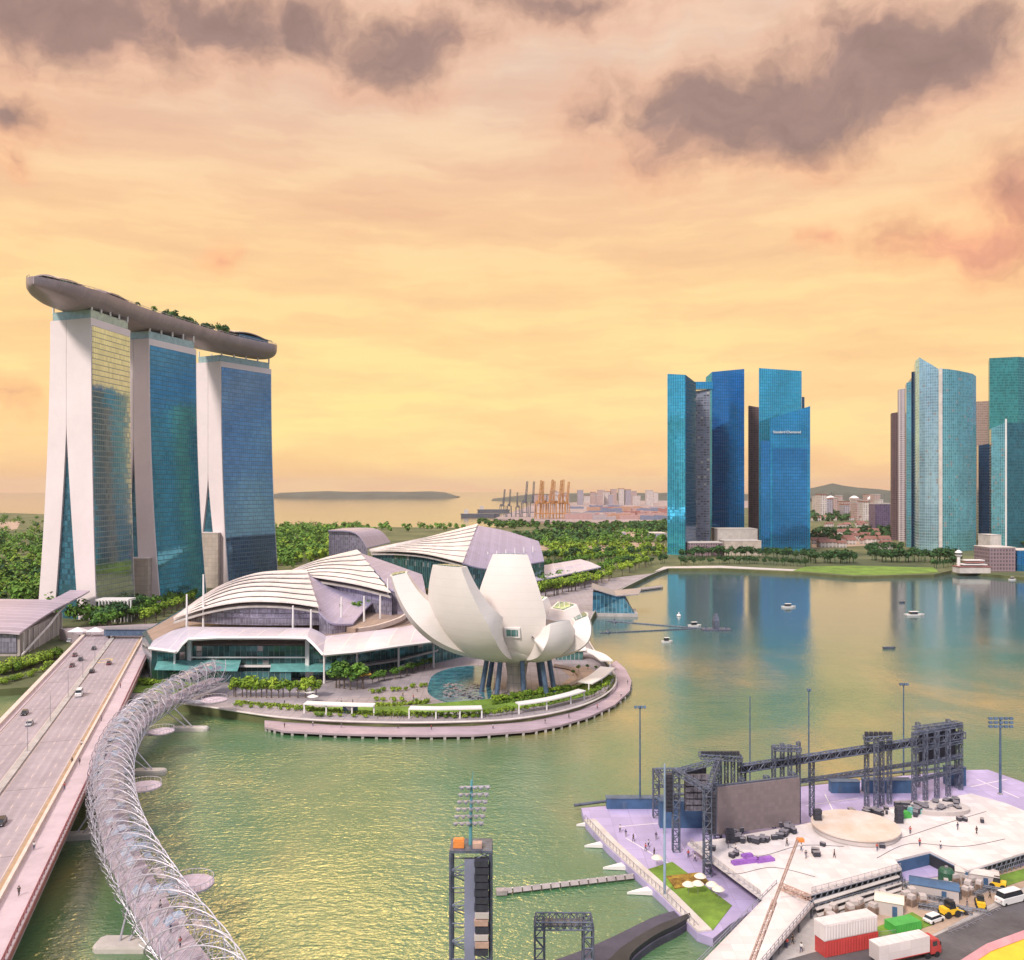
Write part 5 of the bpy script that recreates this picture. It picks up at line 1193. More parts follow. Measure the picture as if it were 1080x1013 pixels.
w = MB(); w.truss(P(824, 935, 178), P(853, 947, 171), 1.0, .9, 6, .16); w.build('frame', M['rust'], root)
# big screen
a, b = Vector((X_(757.5, 205), 205, 0)), Vector((X_(843.5, 212), 212, 0)); z0, z1 = Z_(879, 206), Z_(831, 205)
root = thing('led_screen', 'huge blank grey-brown screen standing on the stage under the trusses', 'screen', ((a.x+b.x)/2, 208, SZ))
n_ = Vector((b.y-a.y, -(b.x-a.x), 0)).normalized()
w = MB(); w.prism([(a.x, a.y), (b.x, b.y), (b.x-n_.x*.5, b.y-n_.y*.5), (a.x-n_.x*.5, a.y-n_.y*.5)], z0, z1); w.build('panel', M['led'], root)
w = MB(); w.prism([((a-n_*.6).x, (a-n_*.6).y), ((b-n_*.6).x, (b-n_*.6).y), ((b-n_*1.2).x, (b-n_*1.2).y), ((a-n_*1.2).x, (a-n_*1.2).y)], z0-.2, z1+.3); w.build('back_frame', M['darksteel'], root)
for f in (0.02, .35, .65, .98):
    p = a.lerp(b, f)-n_*2.2; w = MB(); w.truss((p.x, p.y, SZ-.2), (p.x, p.y, z1+.6), 1.1, 1.1, 10, .2); w.build('leg', M['darksteel'], root)
def truss_tower(root, px, py, ztop, wd=1.6, nm='truss_tower', m=None, z=PZ, t=.22):
    p = G(px, py, z); w = MB(); w.truss(p, Vector((p.x, p.y, ztop)), wd, wd, max(6, int((ztop-z)/1.6)), t); return w.build(nm, m or M['darksteel'], root), p
# left rig: four towers, roof beams, hung loudspeakers, draped panel
root = thing('rigging_tower_group', 'dark truss rig left of the screen with hung black speaker panels', 'stage rig', tuple(G(725, 905, PZ)))
pts = []
for px, py, zt_ in ((713, 898, 20.3), (746, 924, 20.6), (757, 890, 21.5), (692, 862, 13.8), (730, 862, 13.8)):
    o, p = truss_tower(root, px, py, zt_, 1.5, t=.2); pts.append(Vector((p.x, p.y, zt_)))
w = MB()
for i, j in ((0, 1), (1, 2), (0, 2)): w.truss(pts[i]-Vector((0, 0, .4)), pts[j]-Vector((0, 0, .4)), 1.0, 1.0, 8, .16)
for i, j in ((3, 4), (3, 0), (4, 2)): w.truss(Vector((*pts[i].xy, 13.5)), Vector((*pts[j].xy, 13.5)), .9, .9, 8, .15)
for z in (5.5, 9.5): w.truss(Vector((*pts[3].xy, z)), Vector((*pts[4].xy, z)), .7, .6, 10, .12)
w.build('roof_beam', M['darksteel'], root)
w = MB(); p = P(722, 835, 207); q = P(745, 833, 209)
w.prism([(p.x, p.y), (q.x, q.y), (q.x, q.y+.6), (p.x, p.y+.6)], 10.0, 19.3); w.build('backing_panel', M['speaker'], root)
sr = random.Random(4); wb = MB()
for k in range(36):
    x = lerp(p.x, q.x, (k % 6+.5)/6); z = 10.8+(k//6)*1.45; wb.box((x, p.y-.7, z), (.85, .9, 1.1), sr.uniform(-.1, .1))
wb.build('speaker_grid', mat('grey_cabinet', (.13, .12, .15), .6, var=.6, scale=.9), root)
w = MB(); e = P(712, 835, 205)
for k in range(9): w.box((e.x-1.5, e.y-.8, 19-k*.95), (1.6, 1.3, .85), 0, (R(4+k*2), 'X'))
w.build('line_array', M['speaker'], root)
w = MB(); e = P(744, 845, 192)
for k in range(9): w.box((e.x+1.2, e.y-.8, 19-k*.95), (1.6, 1.3, .85), 0, (R(4+k*2), 'X'))
w.build('line_array', M['speaker'], root)
# the small frame above the screen's left end and the one at its right end
root = thing('stage_gantry', 'dark open truss frame topped by a fringe of lamps at the screen left end', 'stage rig', tuple(G(765, 885, PZ)))
for px, py in ((756, 880), (766, 879), (773, 880), (780, 878)): truss_tower(root, px, py, 20.4, .8, 'post', t=.15)
w = MB(); w.truss(P(738, 797, 213), P(782, 800, 213), 2.4, 1.1, 10, .18); w.build('top_beam', M['darksteel'], root)
w = MB()
for k in range(12): p = P(741+k*3.4, 794.5, 213); w.box(tuple(p), (.6, .6, .9))
w.build('lamp_row', M['speaker'], root)
root = thing('stage_gantry', 'dark open truss frame standing at the right end of the screen', 'stage rig', tuple(G(830, 868, PZ)))
for px, py in ((816, 873), (825, 870), (833, 872), (842, 868)): truss_tower(root, px, py, 21.8, .8, 'post', t=.15)
w = MB(); w.truss(P(815, 789, 216), P(844, 790, 216), 2.0, .9, 8, .18); w.build('top_beam', M['darksteel'], root)
# long overhead beam
root = thing('lighting_beam', 'long dark lighting truss spanning behind the stage from screen to scaffold', 'stage rig', tuple(P(900, 850, 230)))
b0, b1 = P(780, 811, 215), P(1016, 775, 247)
w = MB(); w.truss(b0, b1, 1.5, 1.6, 44, .26); w.build('beam', M['darksteel'], root)
w = MB()
for k in range(60): p = b0.lerp(b1, (k+.5)/60); w.box((p.x, p.y, p.z-.3), (.8, .8, 1.3), k)
w.build('lamp_row', M['speaker'], root)
c0, c1 = P(845, 824, 224), P(968, 805, 242)
w = MB(); w.truss(c0, c1, .8, .7, 26, .18); w.build('lower_beam', M['darksteel'], root)
for f in (.02, .3, .98): p = b0.lerp(b1, f); w = MB(); w.truss((p.x, p.y+1.2, PZ), (p.x, p.y+1.2, p.z-1), 1.0, 1.0, 10, .18); w.build('leg', M['darksteel'], root)
# middle towers
root = thing('stage_gantry', 'tall dark truss towers standing behind the round dais', 'stage rig', tuple(G(925, 850, PZ)))
for px, py in ((914, 851), (924, 855), (930, 850), (938, 848)): truss_tower(root, px, py, 19.9, .9, 'post', t=.17)
w = MB(); w.truss(P(912, 779, 231), P(939, 777, 231), 2.2, 1.1, 6, .2); w.build('top_beam', M['darksteel'], root)
w = MB()
for k in range(6): p = P(914+k*5, 774.5, 231); w.box(tuple(p), (.8, .8, 1.2))
w.build('lamp_row', M['speaker'], root)
# right scaffold
root = thing('scaffold_wing', 'dark scaffold block hung with black cloth at the right end of the beam', 'stage rig', tuple(G(990, 835, PZ)))
for px, py in ((964, 845), (976, 844), (988, 842), (1000, 840), (1013, 833), (968, 830), (1000, 826)): truss_tower(root, px, py, 19.6, .9, 'post', t=.17)
w = MB()
for z in (7, 11, 15, 19.5):
    a_, b_ = G(963, 845, PZ), G(1014, 833, PZ); w.truss((a_.x, a_.y, z), (b_.x, b_.y, z), .9, .7, 10, .2)
w.build('cross_beam', M['darksteel'], root)
a_, b_ = G(970, 840, PZ), G(1008, 832, PZ); w = MB(); w.prism([(a_.x, a_.y), (b_.x, b_.y), (b_.x, b_.y+.4), (a_.x, a_.y+.4)], 9.5, 18.5); w.build('cloth_panel', M['speaker'], root)
w = MB(); w.truss(P(965, 769, 240), P(1012, 763, 247), 2.0, .9, 10, .18); w.build('top_beam', M['darksteel'], root)
# navy cabins on the platform edge
for pxs, Y, h, lb in (((640, 702), 231, 2.6, 'long low navy barrier at the far left edge of the platform'), ((696, 757), 218, 6.5, 'navy panelled cabin under the left rig'), ((877, 907), 243, 3.0, 'navy box left of the tall middle trusses'), ((912, 962), 243, 3.4, 'long navy barrier between the middle trusses and scaffold'), ((999, 1019), 249, 5.0, 'square navy cabin at the right end of the scaffold')):
    x0, x1 = X_(pxs[0], Y), X_(pxs[1], Y); r_ = thing('cabin', lb, 'cabin', ((x0+x1)/2, Y, PZ))
    w = MB(); w.box(((x0+x1)/2, Y+1.2, PZ+h/2), (x1-x0, 2.4, h)); w.build('wall', M['navy'], r_)
    w = MB(); w.box(((x0+x1)/2, Y+1.2, PZ+h+.1), (x1-x0+.3, 2.7, .2)); w.build('roof', M['bluesteel'], r_)
    w = MB(); w.box((x0+(x1-x0)*.3, Y-.03, PZ+min(1.1, h*.4)), (.9, .08, min(2.0, h*.75))); w.build('door', M['bluesteel'], r_)
# equipment cases
fc = thing('flight_case', 'dark equipment case', 'flight case', (0, 0, 0))
w = MB(); w.box((0, 0, .62), (1.5, .9, .9)); w.build('body', M['speaker'], fc)
w = MB(); w.box((0, 0, 1.14), (1.54, .94, .1)); w.build('lid', M['steel'], fc)
for sx in (-.55, .55):
    w = MB(); w.box((sx, 0, .09), (.2, .7, .17)); w.build('caster', M['tyre'], fc)
ST = Stamp(fc); er = random.Random(11)
for k in range(46):
    t = er.uniform(0, 2*math.pi); px = 803+math.cos(t)*33*er.uniform(.75, 1.05); py = 880+math.sin(t)*9*er.uniform(.8, 1.05)-(px-803)*.10
    q = G(px, py, SZ); ST.put((q.x, q.y, SZ), er.uniform(0, 3), er.uniform(.8, 1.3), 'dark equipment case in the oval ring in front of the big screen', 'cases ringed before the screen')
for k in range(54):
    px = er.uniform(888, 1012); py = 862-(px-888)*.115+er.uniform(-6, 5)+ (4 if px > 965 else 0); q = G(px, py, SZ)
    ST.put((q.x, q.y, SZ if py > 853-(px-930)*.17 else PZ), er.uniform(0, 3), er.uniform(.8, 1.5), 'dark equipment case strewn behind the round dais', 'cases behind the dais')
for k in range(12):
    px, py = er.choice(((740, 902), (748, 896), (742, 912), (775, 905), (870, 895), (862, 903), (1015, 867), (1040, 870), (898, 904), (935, 896))); q = G(px+er.uniform(-5, 5), py+er.uniform(-3, 3), SZ)
    ST.put((q.x, q.y, SZ), er.uniform(0, 3), er.uniform(.7, 1.1), 'dark equipment case standing apart on the open white stage floor', 'lone cases on the stage')
for i, (px, py, sx, sy) in enumerate(((779, 911, 3.0, 1.5), (793, 909, 3.6, 1.6), (806, 908, 4.2, 1.8), (788, 904, 2.4, 1.3))):
    q = G(px, py, SZ); w = MB(); w.box((q.x, q.y, SZ+.3), (sx, sy, .6), .3); w.box((q.x+.1, q.y, SZ+.68), (sx*.8, sy*.7, .18), .3); o = w.build('covered_pallet', M['purple'])
    tag(o, ('small purple covered pallet nearest the lawn side', 'middle-sized purple covered pallet second from the left', 'largest purple covered pallet on the stage', 'smallest purple pallet at the back of the purple group')[i], 'pallet', 'purple pallets on the stage')
for i, (px, py, m, lb) in enumerate(((945, 861, M['white'], 'white covered crate behind the dais left of the green one'), (953, 862, M['green'], 'green crate behind the round dais'), (965, 858, M['teal'], 'teal tarpaulin heap at the front of the dark scaffold'))):
    q = G(px, py, SZ); w = MB(); w.box((q.x, q.y, SZ+.6), (3.0, 2, 1.2), .2); w.box((q.x, q.y, SZ+1.3), (2.4, 1.5, .25), .2); tag(w.build('covered_crate', m), lb, 'crate')
# dark oval riser
q = G(990, 855, SZ); root = thing('oval_riser', 'grey oval riser with kit on it in front of the scaffold', 'riser', tuple(q))
w = MB(); w.loft([[Vector((q.x+r_*7.5*math.cos(2*math.pi*k/28), q.y+r_*4*math.sin(2*math.pi*k/28), z)) for k in range(28)] for r_, z in ((1, SZ), (1.02, SZ+1.0), (.9, SZ+1.1))]); w.build('base', M['discside'], root)

# crowd barriers, cable runs and floor marks
bp = thing('crowd_barrier', 'steel crowd barrier', 'barrier', (0, 0, 0))
w = MB(); w.tube([(-1.2, 0, .1), (-1.2, 0, 1.1), (1.2, 0, 1.1), (1.2, 0, .1)], .04, 5); w.bar((-1.2, 0, .25), (1.2, 0, .25), .05)
for k in range(9): w.bar((-.96+k*.24, 0, .25), (-.96+k*.24, 0, 1.1), .025)
w.build('frame', M['steel'], bp)
for sx in (-.9, .9): w = MB(); w.bar((sx, -.35, .04), (sx, .35, .04), .07); w.build('foot', M['steel'], bp)
ST = Stamp(bp)
def barriers(pts, z, n, label, grp):
    c = curve([G(px, py, z) for px, py in pts], n+1)
    for a_, b_ in zip(c[:-1], c[1:]): m_ = a_.lerp(b_, .5); ST.put((m_.x, m_.y, z), math.atan2(b_.y-a_.y, b_.x-a_.x), ((b_-a_).length/2.45, 1, 1), label, grp)
barriers([(728, 890), (766, 919), (802, 945)], SZ, 15, 'steel crowd barrier along the left edge of the white stage', 'barriers at the left stage edge')
barriers([(856, 942), (905, 929), (950, 916)], SZ, 14, 'steel crowd barrier along the front edge of the white stage', 'barriers at the stage front')
barriers([(862, 1001), (900, 993), (945, 987)], NZ+.1, 9, 'steel crowd barrier beside the road behind the lorry', 'barriers by the road')
barriers([(1000, 985), (1030, 972), (1075, 946)], NZ+.1, 11, 'steel crowd barrier along the road edge at the right', 'barriers along the right road edge')
for i, (pts_, lbl) in enumerate((([(770, 893), (800, 903), (845, 892), (890, 893)], 'black cable snaking from the screen to the dais front'), ([(905, 893), (950, 884), (1000, 868), (1040, 856)], 'black cable running from dais to the right stage edge'), ([(746, 915), (775, 922), (815, 915), (860, 925)], 'black cable lying across the lower left stage floor'), ([(925, 905), (960, 890), (1015, 893), (1060, 885)], 'black cable lying on the front right stage floor'))):
    w = MB(); w.tube(curve([G(px, py, SZ+.06) for px, py in pts_], 40), .05, 5); tag(w.build('cable', M['speaker']), lbl, 'cable')
w = MB()
for a_, b_ in (((655, 872), (720, 866)), ((660, 884), (712, 915)), ((850, 850), (905, 842)), ((870, 838), (880, 858)), ((1030, 822), (1075, 842)), ((1024, 830), (1062, 822))):
    p, q = G(*a_, PZ), G(*b_, PZ); d_ = (q-p).normalized(); n_ = Vector((-d_.y, d_.x, 0))*.14; w.prism([(p+n_).xy, (p-n_).xy, (q-n_).xy, (q+n_).xy], PZ+.004, PZ+.014)
w.build('floor_mark', M['white'], bpy.data.objects['floating_platform'])
for i, (px, py, h_, lbl) in enumerate(((862, 872, 4.2, 'tall black speaker stack left of the round dais'), (948, 868, 4.0, 'black speaker stack right of the round dais'), (770, 889, 3.4, 'short black speaker stack at the screen left foot'))):
    q = G(px, py, SZ); root = thing('speaker_stack', lbl, 'speaker stack', (q.x, q.y, SZ))
    for k in range(int(h_/1.0)): w = MB(); w.box((q.x+.08*(k % 2), q.y, SZ+.55+k*1.02), (1.7, 1.3, .96)); w.build('cabinet', M['speaker'], root)
    w = MB(); w.box((q.x, q.y, SZ+.03), (2.1, 1.6, .06)); w.build('skid', M['jetty'], root)
# masts
def mast(px, pyb, pyt, z, head, label, Y=None, r=.26):
    p = G(px, pyb, z) if Y is None else Vector((X_(px, Y), Y, z)); zt = Z_(pyt, p.y); root = thing('floodlight_mast', label, 'floodlight mast', tuple(p))
    w = MB(); w.tube([p, (p.x, p.y, zt)], [r, r*.6], 8); w.build('pole', M['bluesteel'], root)
    w = MB(); w.box((p.x, p.y, z+.2), (1.0, 1.0, .4)); w.build('base', M['conc'], root)
    if head:
        nx, nz, sx = head; w = MB(); w.bar((p.x-nx*sx/2, p.y, zt-.2), (p.x+nx*sx/2, p.y, zt-.2), .16)
        for j in range(nz): w.bar((p.x-nx*sx/2, p.y, zt-.2-j*1.1), (p.x+nx*sx/2, p.y, zt-.2-j*1.1), .14)
        w.build('cross_arm', M['bluesteel'], root)
        for j in range(nz):
            for i in range(nx):
                w = MB(); c = (p.x+(i-(nx-1)/2)*sx, p.y-.3, zt-.2-j*1.1); w.box(c, (sx*.7, .4, .7), 0, (R(-25), 'X')); w.build('floodlight', M['bluesteel'], root)
    return root
mast(675, 852, 745, PZ, (4, 1, .8), 'leftmost tall floodlight mast, at the far left corner of the platform')
mast(791, 0, 735, 0, None, 'slim bare mast rising behind the left half of the screen', Y=252, r=.22)
mast(853, 0, 727, 0, (2, 1, .6), 'slim mast rising just right of the screen', Y=256)
mast(953, 0, 721, 0, (4, 1, .7), 'tall mast with a small cross-arm behind the dark scaffold', Y=262)
mast(1055, 838, 757, PZ, (5, 3, 1.4), 'short mast with a broad dark bank of floodlights at the right', r=.38)
p = G(701, 945, PZ); root = thing('flagpole', 'pale blue slim pole at the lawn edge in front of the left rig', 'pole', tuple(p))
w = MB(); w.tube([p, (p.x, p.y, Z_(806, p.y))], [.30, .18], 8); w.build('pole', mat('pale_blue_pole', (.30, .38, .50), .5), root)
w = MB(); w.lathe([(.5, 0), (.5, .3), (.3, .5)], tuple(p), 10); w.build('base', M['conc'], root)
p = G(953, 1015, NZ); 
# foreground lattice lighting tower
Y0 = 125; xc = X_(497, Y0); zt = Z_(893, Y0)
root = thing('lighting_tower', 'tall near lattice tower with hung speakers and a lamp rack on top', 'lighting tower', (xc, Y0, 1.2))
w = MB(); legs = [(xc+sx*2.75, Y0+sy*2.0) for sx, sy in ((-1, -1), (1, -1), (1, 1), (-1, 1))]
for x, y in legs: w.bar((x, y, -1), (x, y, zt), .34)
nz = 14
for k in range(nz+1):
    z = lerp(0, zt, k/nz)
    for i in range(4):
        a_, b_ = legs[i], legs[(i+1) % 4]; w.bar((*a_, z), (*b_, z), .14)
        if k < nz: w.bar((*(a_ if k % 2 else b_), z), (*(b_ if k % 2 else a_), lerp(0, zt, (k+1)/nz)), .12)
w.build('lattice', M['darksteel'], root)
w = MB(); w.box((xc-.1, Y0-2.0, zt/2-.5), (1.5, .5, zt-1)); w.build('cable_riser', mat('grey_blue_panel', (.20, .21, .30), .5, var=.2), root)
w = MB(); w.box((xc, Y0, zt+.1), (5.9, 4.4, .35)); w.build('platform', M['darksteel'], root)
w = MB(); w.box((xc-1.7, Y0-.8, zt+.8), (1.5, 1.3, .95)); w.box((xc-1.7, Y0-.8, zt+1.35), (1.2, .9, .2)); w.build('orange_cabinet', M['orange'], root)
w = MB(); w.box((xc+.9, Y0-.9, zt+.6), (1.3, 1.2, .7)); w.build('brown_cabinet', M['rust'], root)
for k in range(13):
    w = MB(); w.box((xc+1.5+.1*(k % 2), Y0-2.3, zt-1.2-k*1.02), (1.9, 1.3, .82), 0, (R(6), 'X')); w.build('speaker', M['speaker'] if (k < 7 or k % 3 == 0) else (M['discside'] if k % 3 == 1 else M['rust']), root)
w = MB(); w.box((xc-1.6, Y0-1.9, 3.2), (1.2, .6, 5.5)); w.build('side_panel', M['speaker'], root)
mz = Z_(826, Y0); mx = X_(499, Y0)
w = MB(); w.tube([(mx-.4, Y0, zt), (mx-.2, Y0, mz+.4)], [.26, .18], 8); w.tube([(mx-.1, Y0, mz), (mx, Y0, mz+1.6)], .05, 5); w.build('mast', mat('teal_mast', (.10, .30, .34), .5), root)
rk = 6
for j in range(rk):
    z = mz-.5-j*1.02; x0 = mx+.25-j*.18
    w = MB(); w.bar((x0-2.1, Y0-.1, z), (x0+2.1, Y0-.1, z+.12), .12); w.build('rack_bar', M['steel'], root)
    for i in range(5):
        w = MB(); w.lathe([(.10, .0), (.36, .25), (.38, .42), (.3, .46)], (x0-1.8+i*.9, Y0-.35, z-.35), 8); w.build('lamp', mat('lamp_housing', (.42, .42, .52), .3, .5), root) if (i+j) == 0 else w.build('lamp', bpy.data.materials['lamp_housing'], root)
root['label'] = 'tall near lattice tower with hung speakers and a lamp rack on top'
flat('tower_base', [(440, 1135), (560, 1135), (560, 1180), (440, 1180)], 0.8, M['blackdeck'], -1)
# foreground portal truss
Y1 = 141; root = thing('portal_truss', 'dark open box-truss portal at the bottom edge beside the pontoon', 'truss portal', (X_(596, Y1), Y1, 1.2))
zt = Z_(972, Y1)
for px in (569, 620): w = MB(); x = X_(px, Y1); w.truss((x, Y1, .6), (x, Y1, zt), 1.5, 3.2, 9, .2, Vector((0, 1, 0))); w.build('leg', M['darksteel'], root)
w = MB(); w.truss((X_(565, Y1), Y1, zt), (X_(624, Y1), Y1, zt), 3.2, 1.2, 8, .2); w.build('beam', M['darksteel'], root)
w = MB(); w.box((X_(594, Y1), Y1, zt-.2), (6, 2.4, .25)); w.build('mesh_floor', M['scaff'], root)
# dark curved pontoon
root = thing('pontoon', 'dark curved pontoon sweeping to the platform corner at the bottom', 'pontoon', tuple(G(660, 995, 1)))
oc_ = curve([G(520, 1030, 1.3), G(590, 1011, 1.3), G(640, 991, 1.3), (G(690, 967, 1.3)), G(715, 960.5, 1.3), G(727, 962, 1.3)], 24); ic_ = curve([G(560, 1075, 1.3), G(655, 1035, 1.3), G(668, 1012, 1.3), G(690, 994, 1.3), G(715, 981, 1.3), G(728, 972, 1.3)], 24)
w = MB(); w.sheet([oc_, [a_.lerp(b_, .5) for a_, b_ in zip(oc_, ic_)], ic_], 1.9); w.build('deck', M['blackdeck'], root)
w = MB(); w.sheet([[p.lerp(q_, .62)+Vector((0, 0, 1.0)) for p, q_ in zip(oc_, ic_)][6:], [p.lerp(q_, .95)+Vector((0, 0, 1.0)) for p, q_ in zip(oc_, ic_)][6:]], .9); w.build('raised_edge', M['dark'], root)
# floating boom
a_, b_ = G(530, 941, .5), G(668, 925, .5); root = thing('floating_boom', 'long pale floating boom reaching from the platform edge into open water', 'floating boom', tuple(a_.lerp(b_, .5)))
w = MB()
for k in range(14): p, q = a_.lerp(b_, k/14+.006), a_.lerp(b_, (k+1)/14-.006); w.bar(p, q, 1.1)
w.build('float', M['jetty'], root)
w = MB(); w.bar(a_+Vector((0, 0, .6)), b_+Vector((0, 0, .6)), .25); w.build('top_rail', M['pale_conc'], root)
w = MB(); w.box(tuple(a_+Vector((-.2, 0, .1))), (2.2, 1.8, .9), .1); w.build('end_float', M['jetty'], root)
# stage-yard: stacked containers, lorry, vans, loaders, trusses
def container(px, py, z, m, label, ln=11.6, rz=.0, h=2.9, dx=0):
    q = G(px, py, NZ); root = thing('shipping_container', label, 'container', (q.x+dx, q.y, z)); root.rotation_euler = (0, 0, rz)
    w = MB(); w.box((0, 0, h/2), (ln, 2.9, h)); o = w.build('body', m, root, local=False)
    for sy in (-1.47, 1.47):
        w = MB(); pr = []
        for k in range(int(ln/.6)): x = -ln/2+.3+k*.6; pr += [(x, sy), (x+.12, sy*1.06), (x+.38, sy*1.06), (x+.5, sy)]
        w.prism(pr+[(pr[-1][0], sy*.97), (pr[0][0], sy*.97)], .2, h-.2); w.build('side_ribs', m, root, local=False)
    w = MB(); w.box((ln/2+.04, 0, h/2), (.08, 2.6, h-.4)); w.build('door', m, root, local=False)
    return root
rz_ = .33
container(893, 1001, NZ, M['red'], 'red shipping container at the bottom of a stack beside the road', rz=rz_)
container(892, 1001, NZ+2.95, M['stage'], 'white shipping container resting on top of the red one', rz=rz_, h=2.9)
container(952, 980, NZ, M['green'], 'bright green container behind the white lorry', 6.0, rz=rz_, h=1.7)
q = G(955, 1012, NZ+.1); root = thing('lorry', 'articulated lorry with a long white box and red cab on the road', 'lorry', (q.x, q.y, NZ+.1)); root.rotation_euler = (0, 0, rz_)
def lb(nm, c, s, m, par=None):
    w = MB(); w.box(c, s); return w.build(nm, m, par or root, local=False)
lb('box_body', (-1.3, 0, 2.6), (11, 2.6, 2.9), M['stage']); lb('chassis', (-.8, 0, .95), (11.5, 1.8, .35), M['dark'])
w = MB(); w.loft([[Vector((4.6, -1.25, .7)), Vector((4.6, 1.25, .7)), Vector((4.6, 1.25, 3.3)), Vector((4.6, -1.25, 3.3))], [Vector((6.2, -1.25, .7)), Vector((6.2, 1.25, .7)), Vector((6.2, 1.25, 3.2)), Vector((6.2, -1.25, 3.2))], [Vector((6.9, -1.2, .7)), Vector((6.9, 1.2, .7)), Vector((6.9, 1.2, 2.0)), Vector((6.9, -1.2, 2.0))]]); cabo = w.build('cab', M['red'], root, local=False)
w = MB(); w.add([(6.25, -1.1, 3.05), (6.25, 1.1, 3.05), (6.88, 1.1, 2.1), (6.88, -1.1, 2.1), (6.32, -1.1, 3.1), (6.32, 1.1, 3.1), (6.95, 1.1, 2.12), (6.95, -1.1, 2.12)], [(0, 1, 2, 3), (7, 6, 5, 4), (0, 4, 5, 1), (2, 6, 7, 3), (1, 5, 6, 2), (0, 3, 7, 4)]); w.build('windscreen', M['carglass'], cabo, local=False)
for sy in (-1.27, 1.27):
    lb('side_window', (5.4, sy, 2.5), (1.0, .05, .8), M['carglass'], cabo); lb('mirror', (6.5, sy*1.12, 2.5), (.12, .16, .6), M['dark'], cabo)
    lb('side_rail', (-1.3, sy*1.035, 1.2), (11, .05, .14), M['red'])
lb('rear_door', (-6.83, 0, 2.6), (.06, 2.4, 2.7), M['discside'])
for k in range(5): lb('roof_seam', (-6+k*2.4, 0, 4.06), (.07, 2.62, .03), M['discside'])
for sx in (-5.6, -4.4, -3.2, 3.9, 5.9):
    for sy in (-1.15, 1.15): w = MB(); w.tube([(sx, sy-.15, .52), (sx, sy+.15, .52)], .52, 12); w.build('wheel', M['tyre'], root, local=False)
# van / car / minibus prototypes (length along +x)
def car_proto(name, label, cat, m, ln=4.4, wd=1.8, hb=.85, ht=1.45, cab=(-.42, .22), van=False):
    r_ = thing(name, label, cat, (0, 0, 0)); w = MB(); x0, x1 = -ln/2, ln/2
    def rg(x, z0, z1, k=1.0): return [Vector((x, -wd/2*k, z0)), Vector((x, wd/2*k, z0)), Vector((x, wd/2*k, z1)), Vector((x, wd/2*.9*k, z1+.06)), Vector((x, -wd/2*.9*k, z1+.06)), Vector((x, -wd/2*k, z1))]
    w.loft([rg(x0, .4, hb*.85, .92), rg(x0+.15, .28, hb), rg(x1-.8, .28, hb), rg(x1-.15, .28, hb*.85), rg(x1, .4, hb*.7, .9)]); b = w.build('body', m, r_)
    c0, c1 = cab[0]*ln, cab[1]*ln; w = MB()
    w.loft([[Vector((c0, -wd*.46, hb)), Vector((c1+.55, -wd*.46, hb)), Vector((c1+.55, wd*.46, hb)), Vector((c0, wd*.46, hb))], [Vector((c0+.25, -wd*.40, ht-.06)), Vector((c1-.1, -wd*.40, ht-.06)), Vector((c1-.1, wd*.40, ht-.06)), Vector((c0+.25, wd*.40, ht-.06))]]); w.build('windows', M['carglass'], r_)
    w = MB(); w.box(((c0+.25+c1-.1)/2, 0, ht-.02), (c1-c0-.4, wd*.80, .09)); w.build('roof', m, r_)
    for sx in (x0+.8, x1-.85):
        for sy in (-wd/2+.08, wd/2-.08): w = MB(); w.tube([(sx, sy-.11, .33), (sx, sy+.11, .33)], .33, 12); w.build('wheel', M['tyre'], r_)
    for sy in (-.55, .55):
        w = MB(); w.box((x1-.01, sy, hb*.62), (.06, .3, .14)); w.build('headlight', M['white'], r_)
        w = MB(); w.box((x0+.02, sy, hb*.65), (.06, .3, .14)); w.build('tail_light', M['red'], r_)
    return r_
paint = lambda n, c: mat('car_paint_'+n, c, .25, .0, var=.04, scale=.5, spec=.7)
cars = {n: Stamp(car_proto('car', n+' car', 'car', paint(n, c))) for n, c in (('black', (.02, .02, .024)), ('silver', (.45, .45, .47)), ('dark red', (.12, .03, .03)), ('white', (.75, .74, .72)))}
vans = {n: Stamp(car_proto('minibus', n+' minibus', 'minibus', paint(n+'bus', c), 6.8, 2.1, 1.5, 2.6, (-.46, .30))) for n, c in (('white', (.78, .77, .75)),)}
hd = math.atan2(BA.y, BA.x)
def onbridge(px, py, st, label, back=False, grp='cars on the road bridge'):
    q = G(px, py, BZ+.6); st.put((q.x, q.y, BZ+.02), hd+(math.pi if back else 0), 1.0, label, grp)
onbridge(84, 732, vans['white'], 'white minibus in the middle of the road bridge', grp='vehicles on the road bridge')
onbridge(26, 752, cars['black'], 'black car at the left parapet of the road bridge, ahead of a silver one', True)
onbridge(31, 763, cars['silver'], 'silver car just below the black one on the left lanes', True)
onbridge(1, 867, cars['black'], 'nearest black car, half cut off at the left edge of the frame', True)
onbridge(97, 708, cars['black'], 'black car right of centre, ahead of the white minibus')
onbridge(115, 699.5, cars['dark red'], 'dark red car by the right parapet near the far bridge head')
onbridge(76, 702, cars['dark red'], 'dark red car on the left lanes, just below a black one', True)
onbridge(85, 695.5, cars['black'], 'black car in the left lanes between two dark red ones', True)
onbridge(79, 691, cars['dark red'], 'dark red car on the left lanes, above a black one', True)
onbridge(99, 684, cars['black'], 'black car closest to the tents at the far bridge head', True)
onbridge(73, 676, cars['silver'], 'silver car at the far left corner of the bridge head', True)
def onyard(px, py, st, rz, label, grp='vehicles by the stage yard'):
    q = G(px, py, NZ+.8); st.put((q.x, q.y, NZ+.1), rz, 1.0, label, grp)
onyard(1066, 948, vans['white'], .4, 'white minibus parked on the road edge at the right')
onyard(985, 968, cars['white'], .5, 'white car parked among the yard trusses')
onyard(1046, 1003, cars['white'], .4, 'white car on the road beside the yellow roof')
ld = thing('loader', 'yellow loader', 'loader', (0, 0, 0))
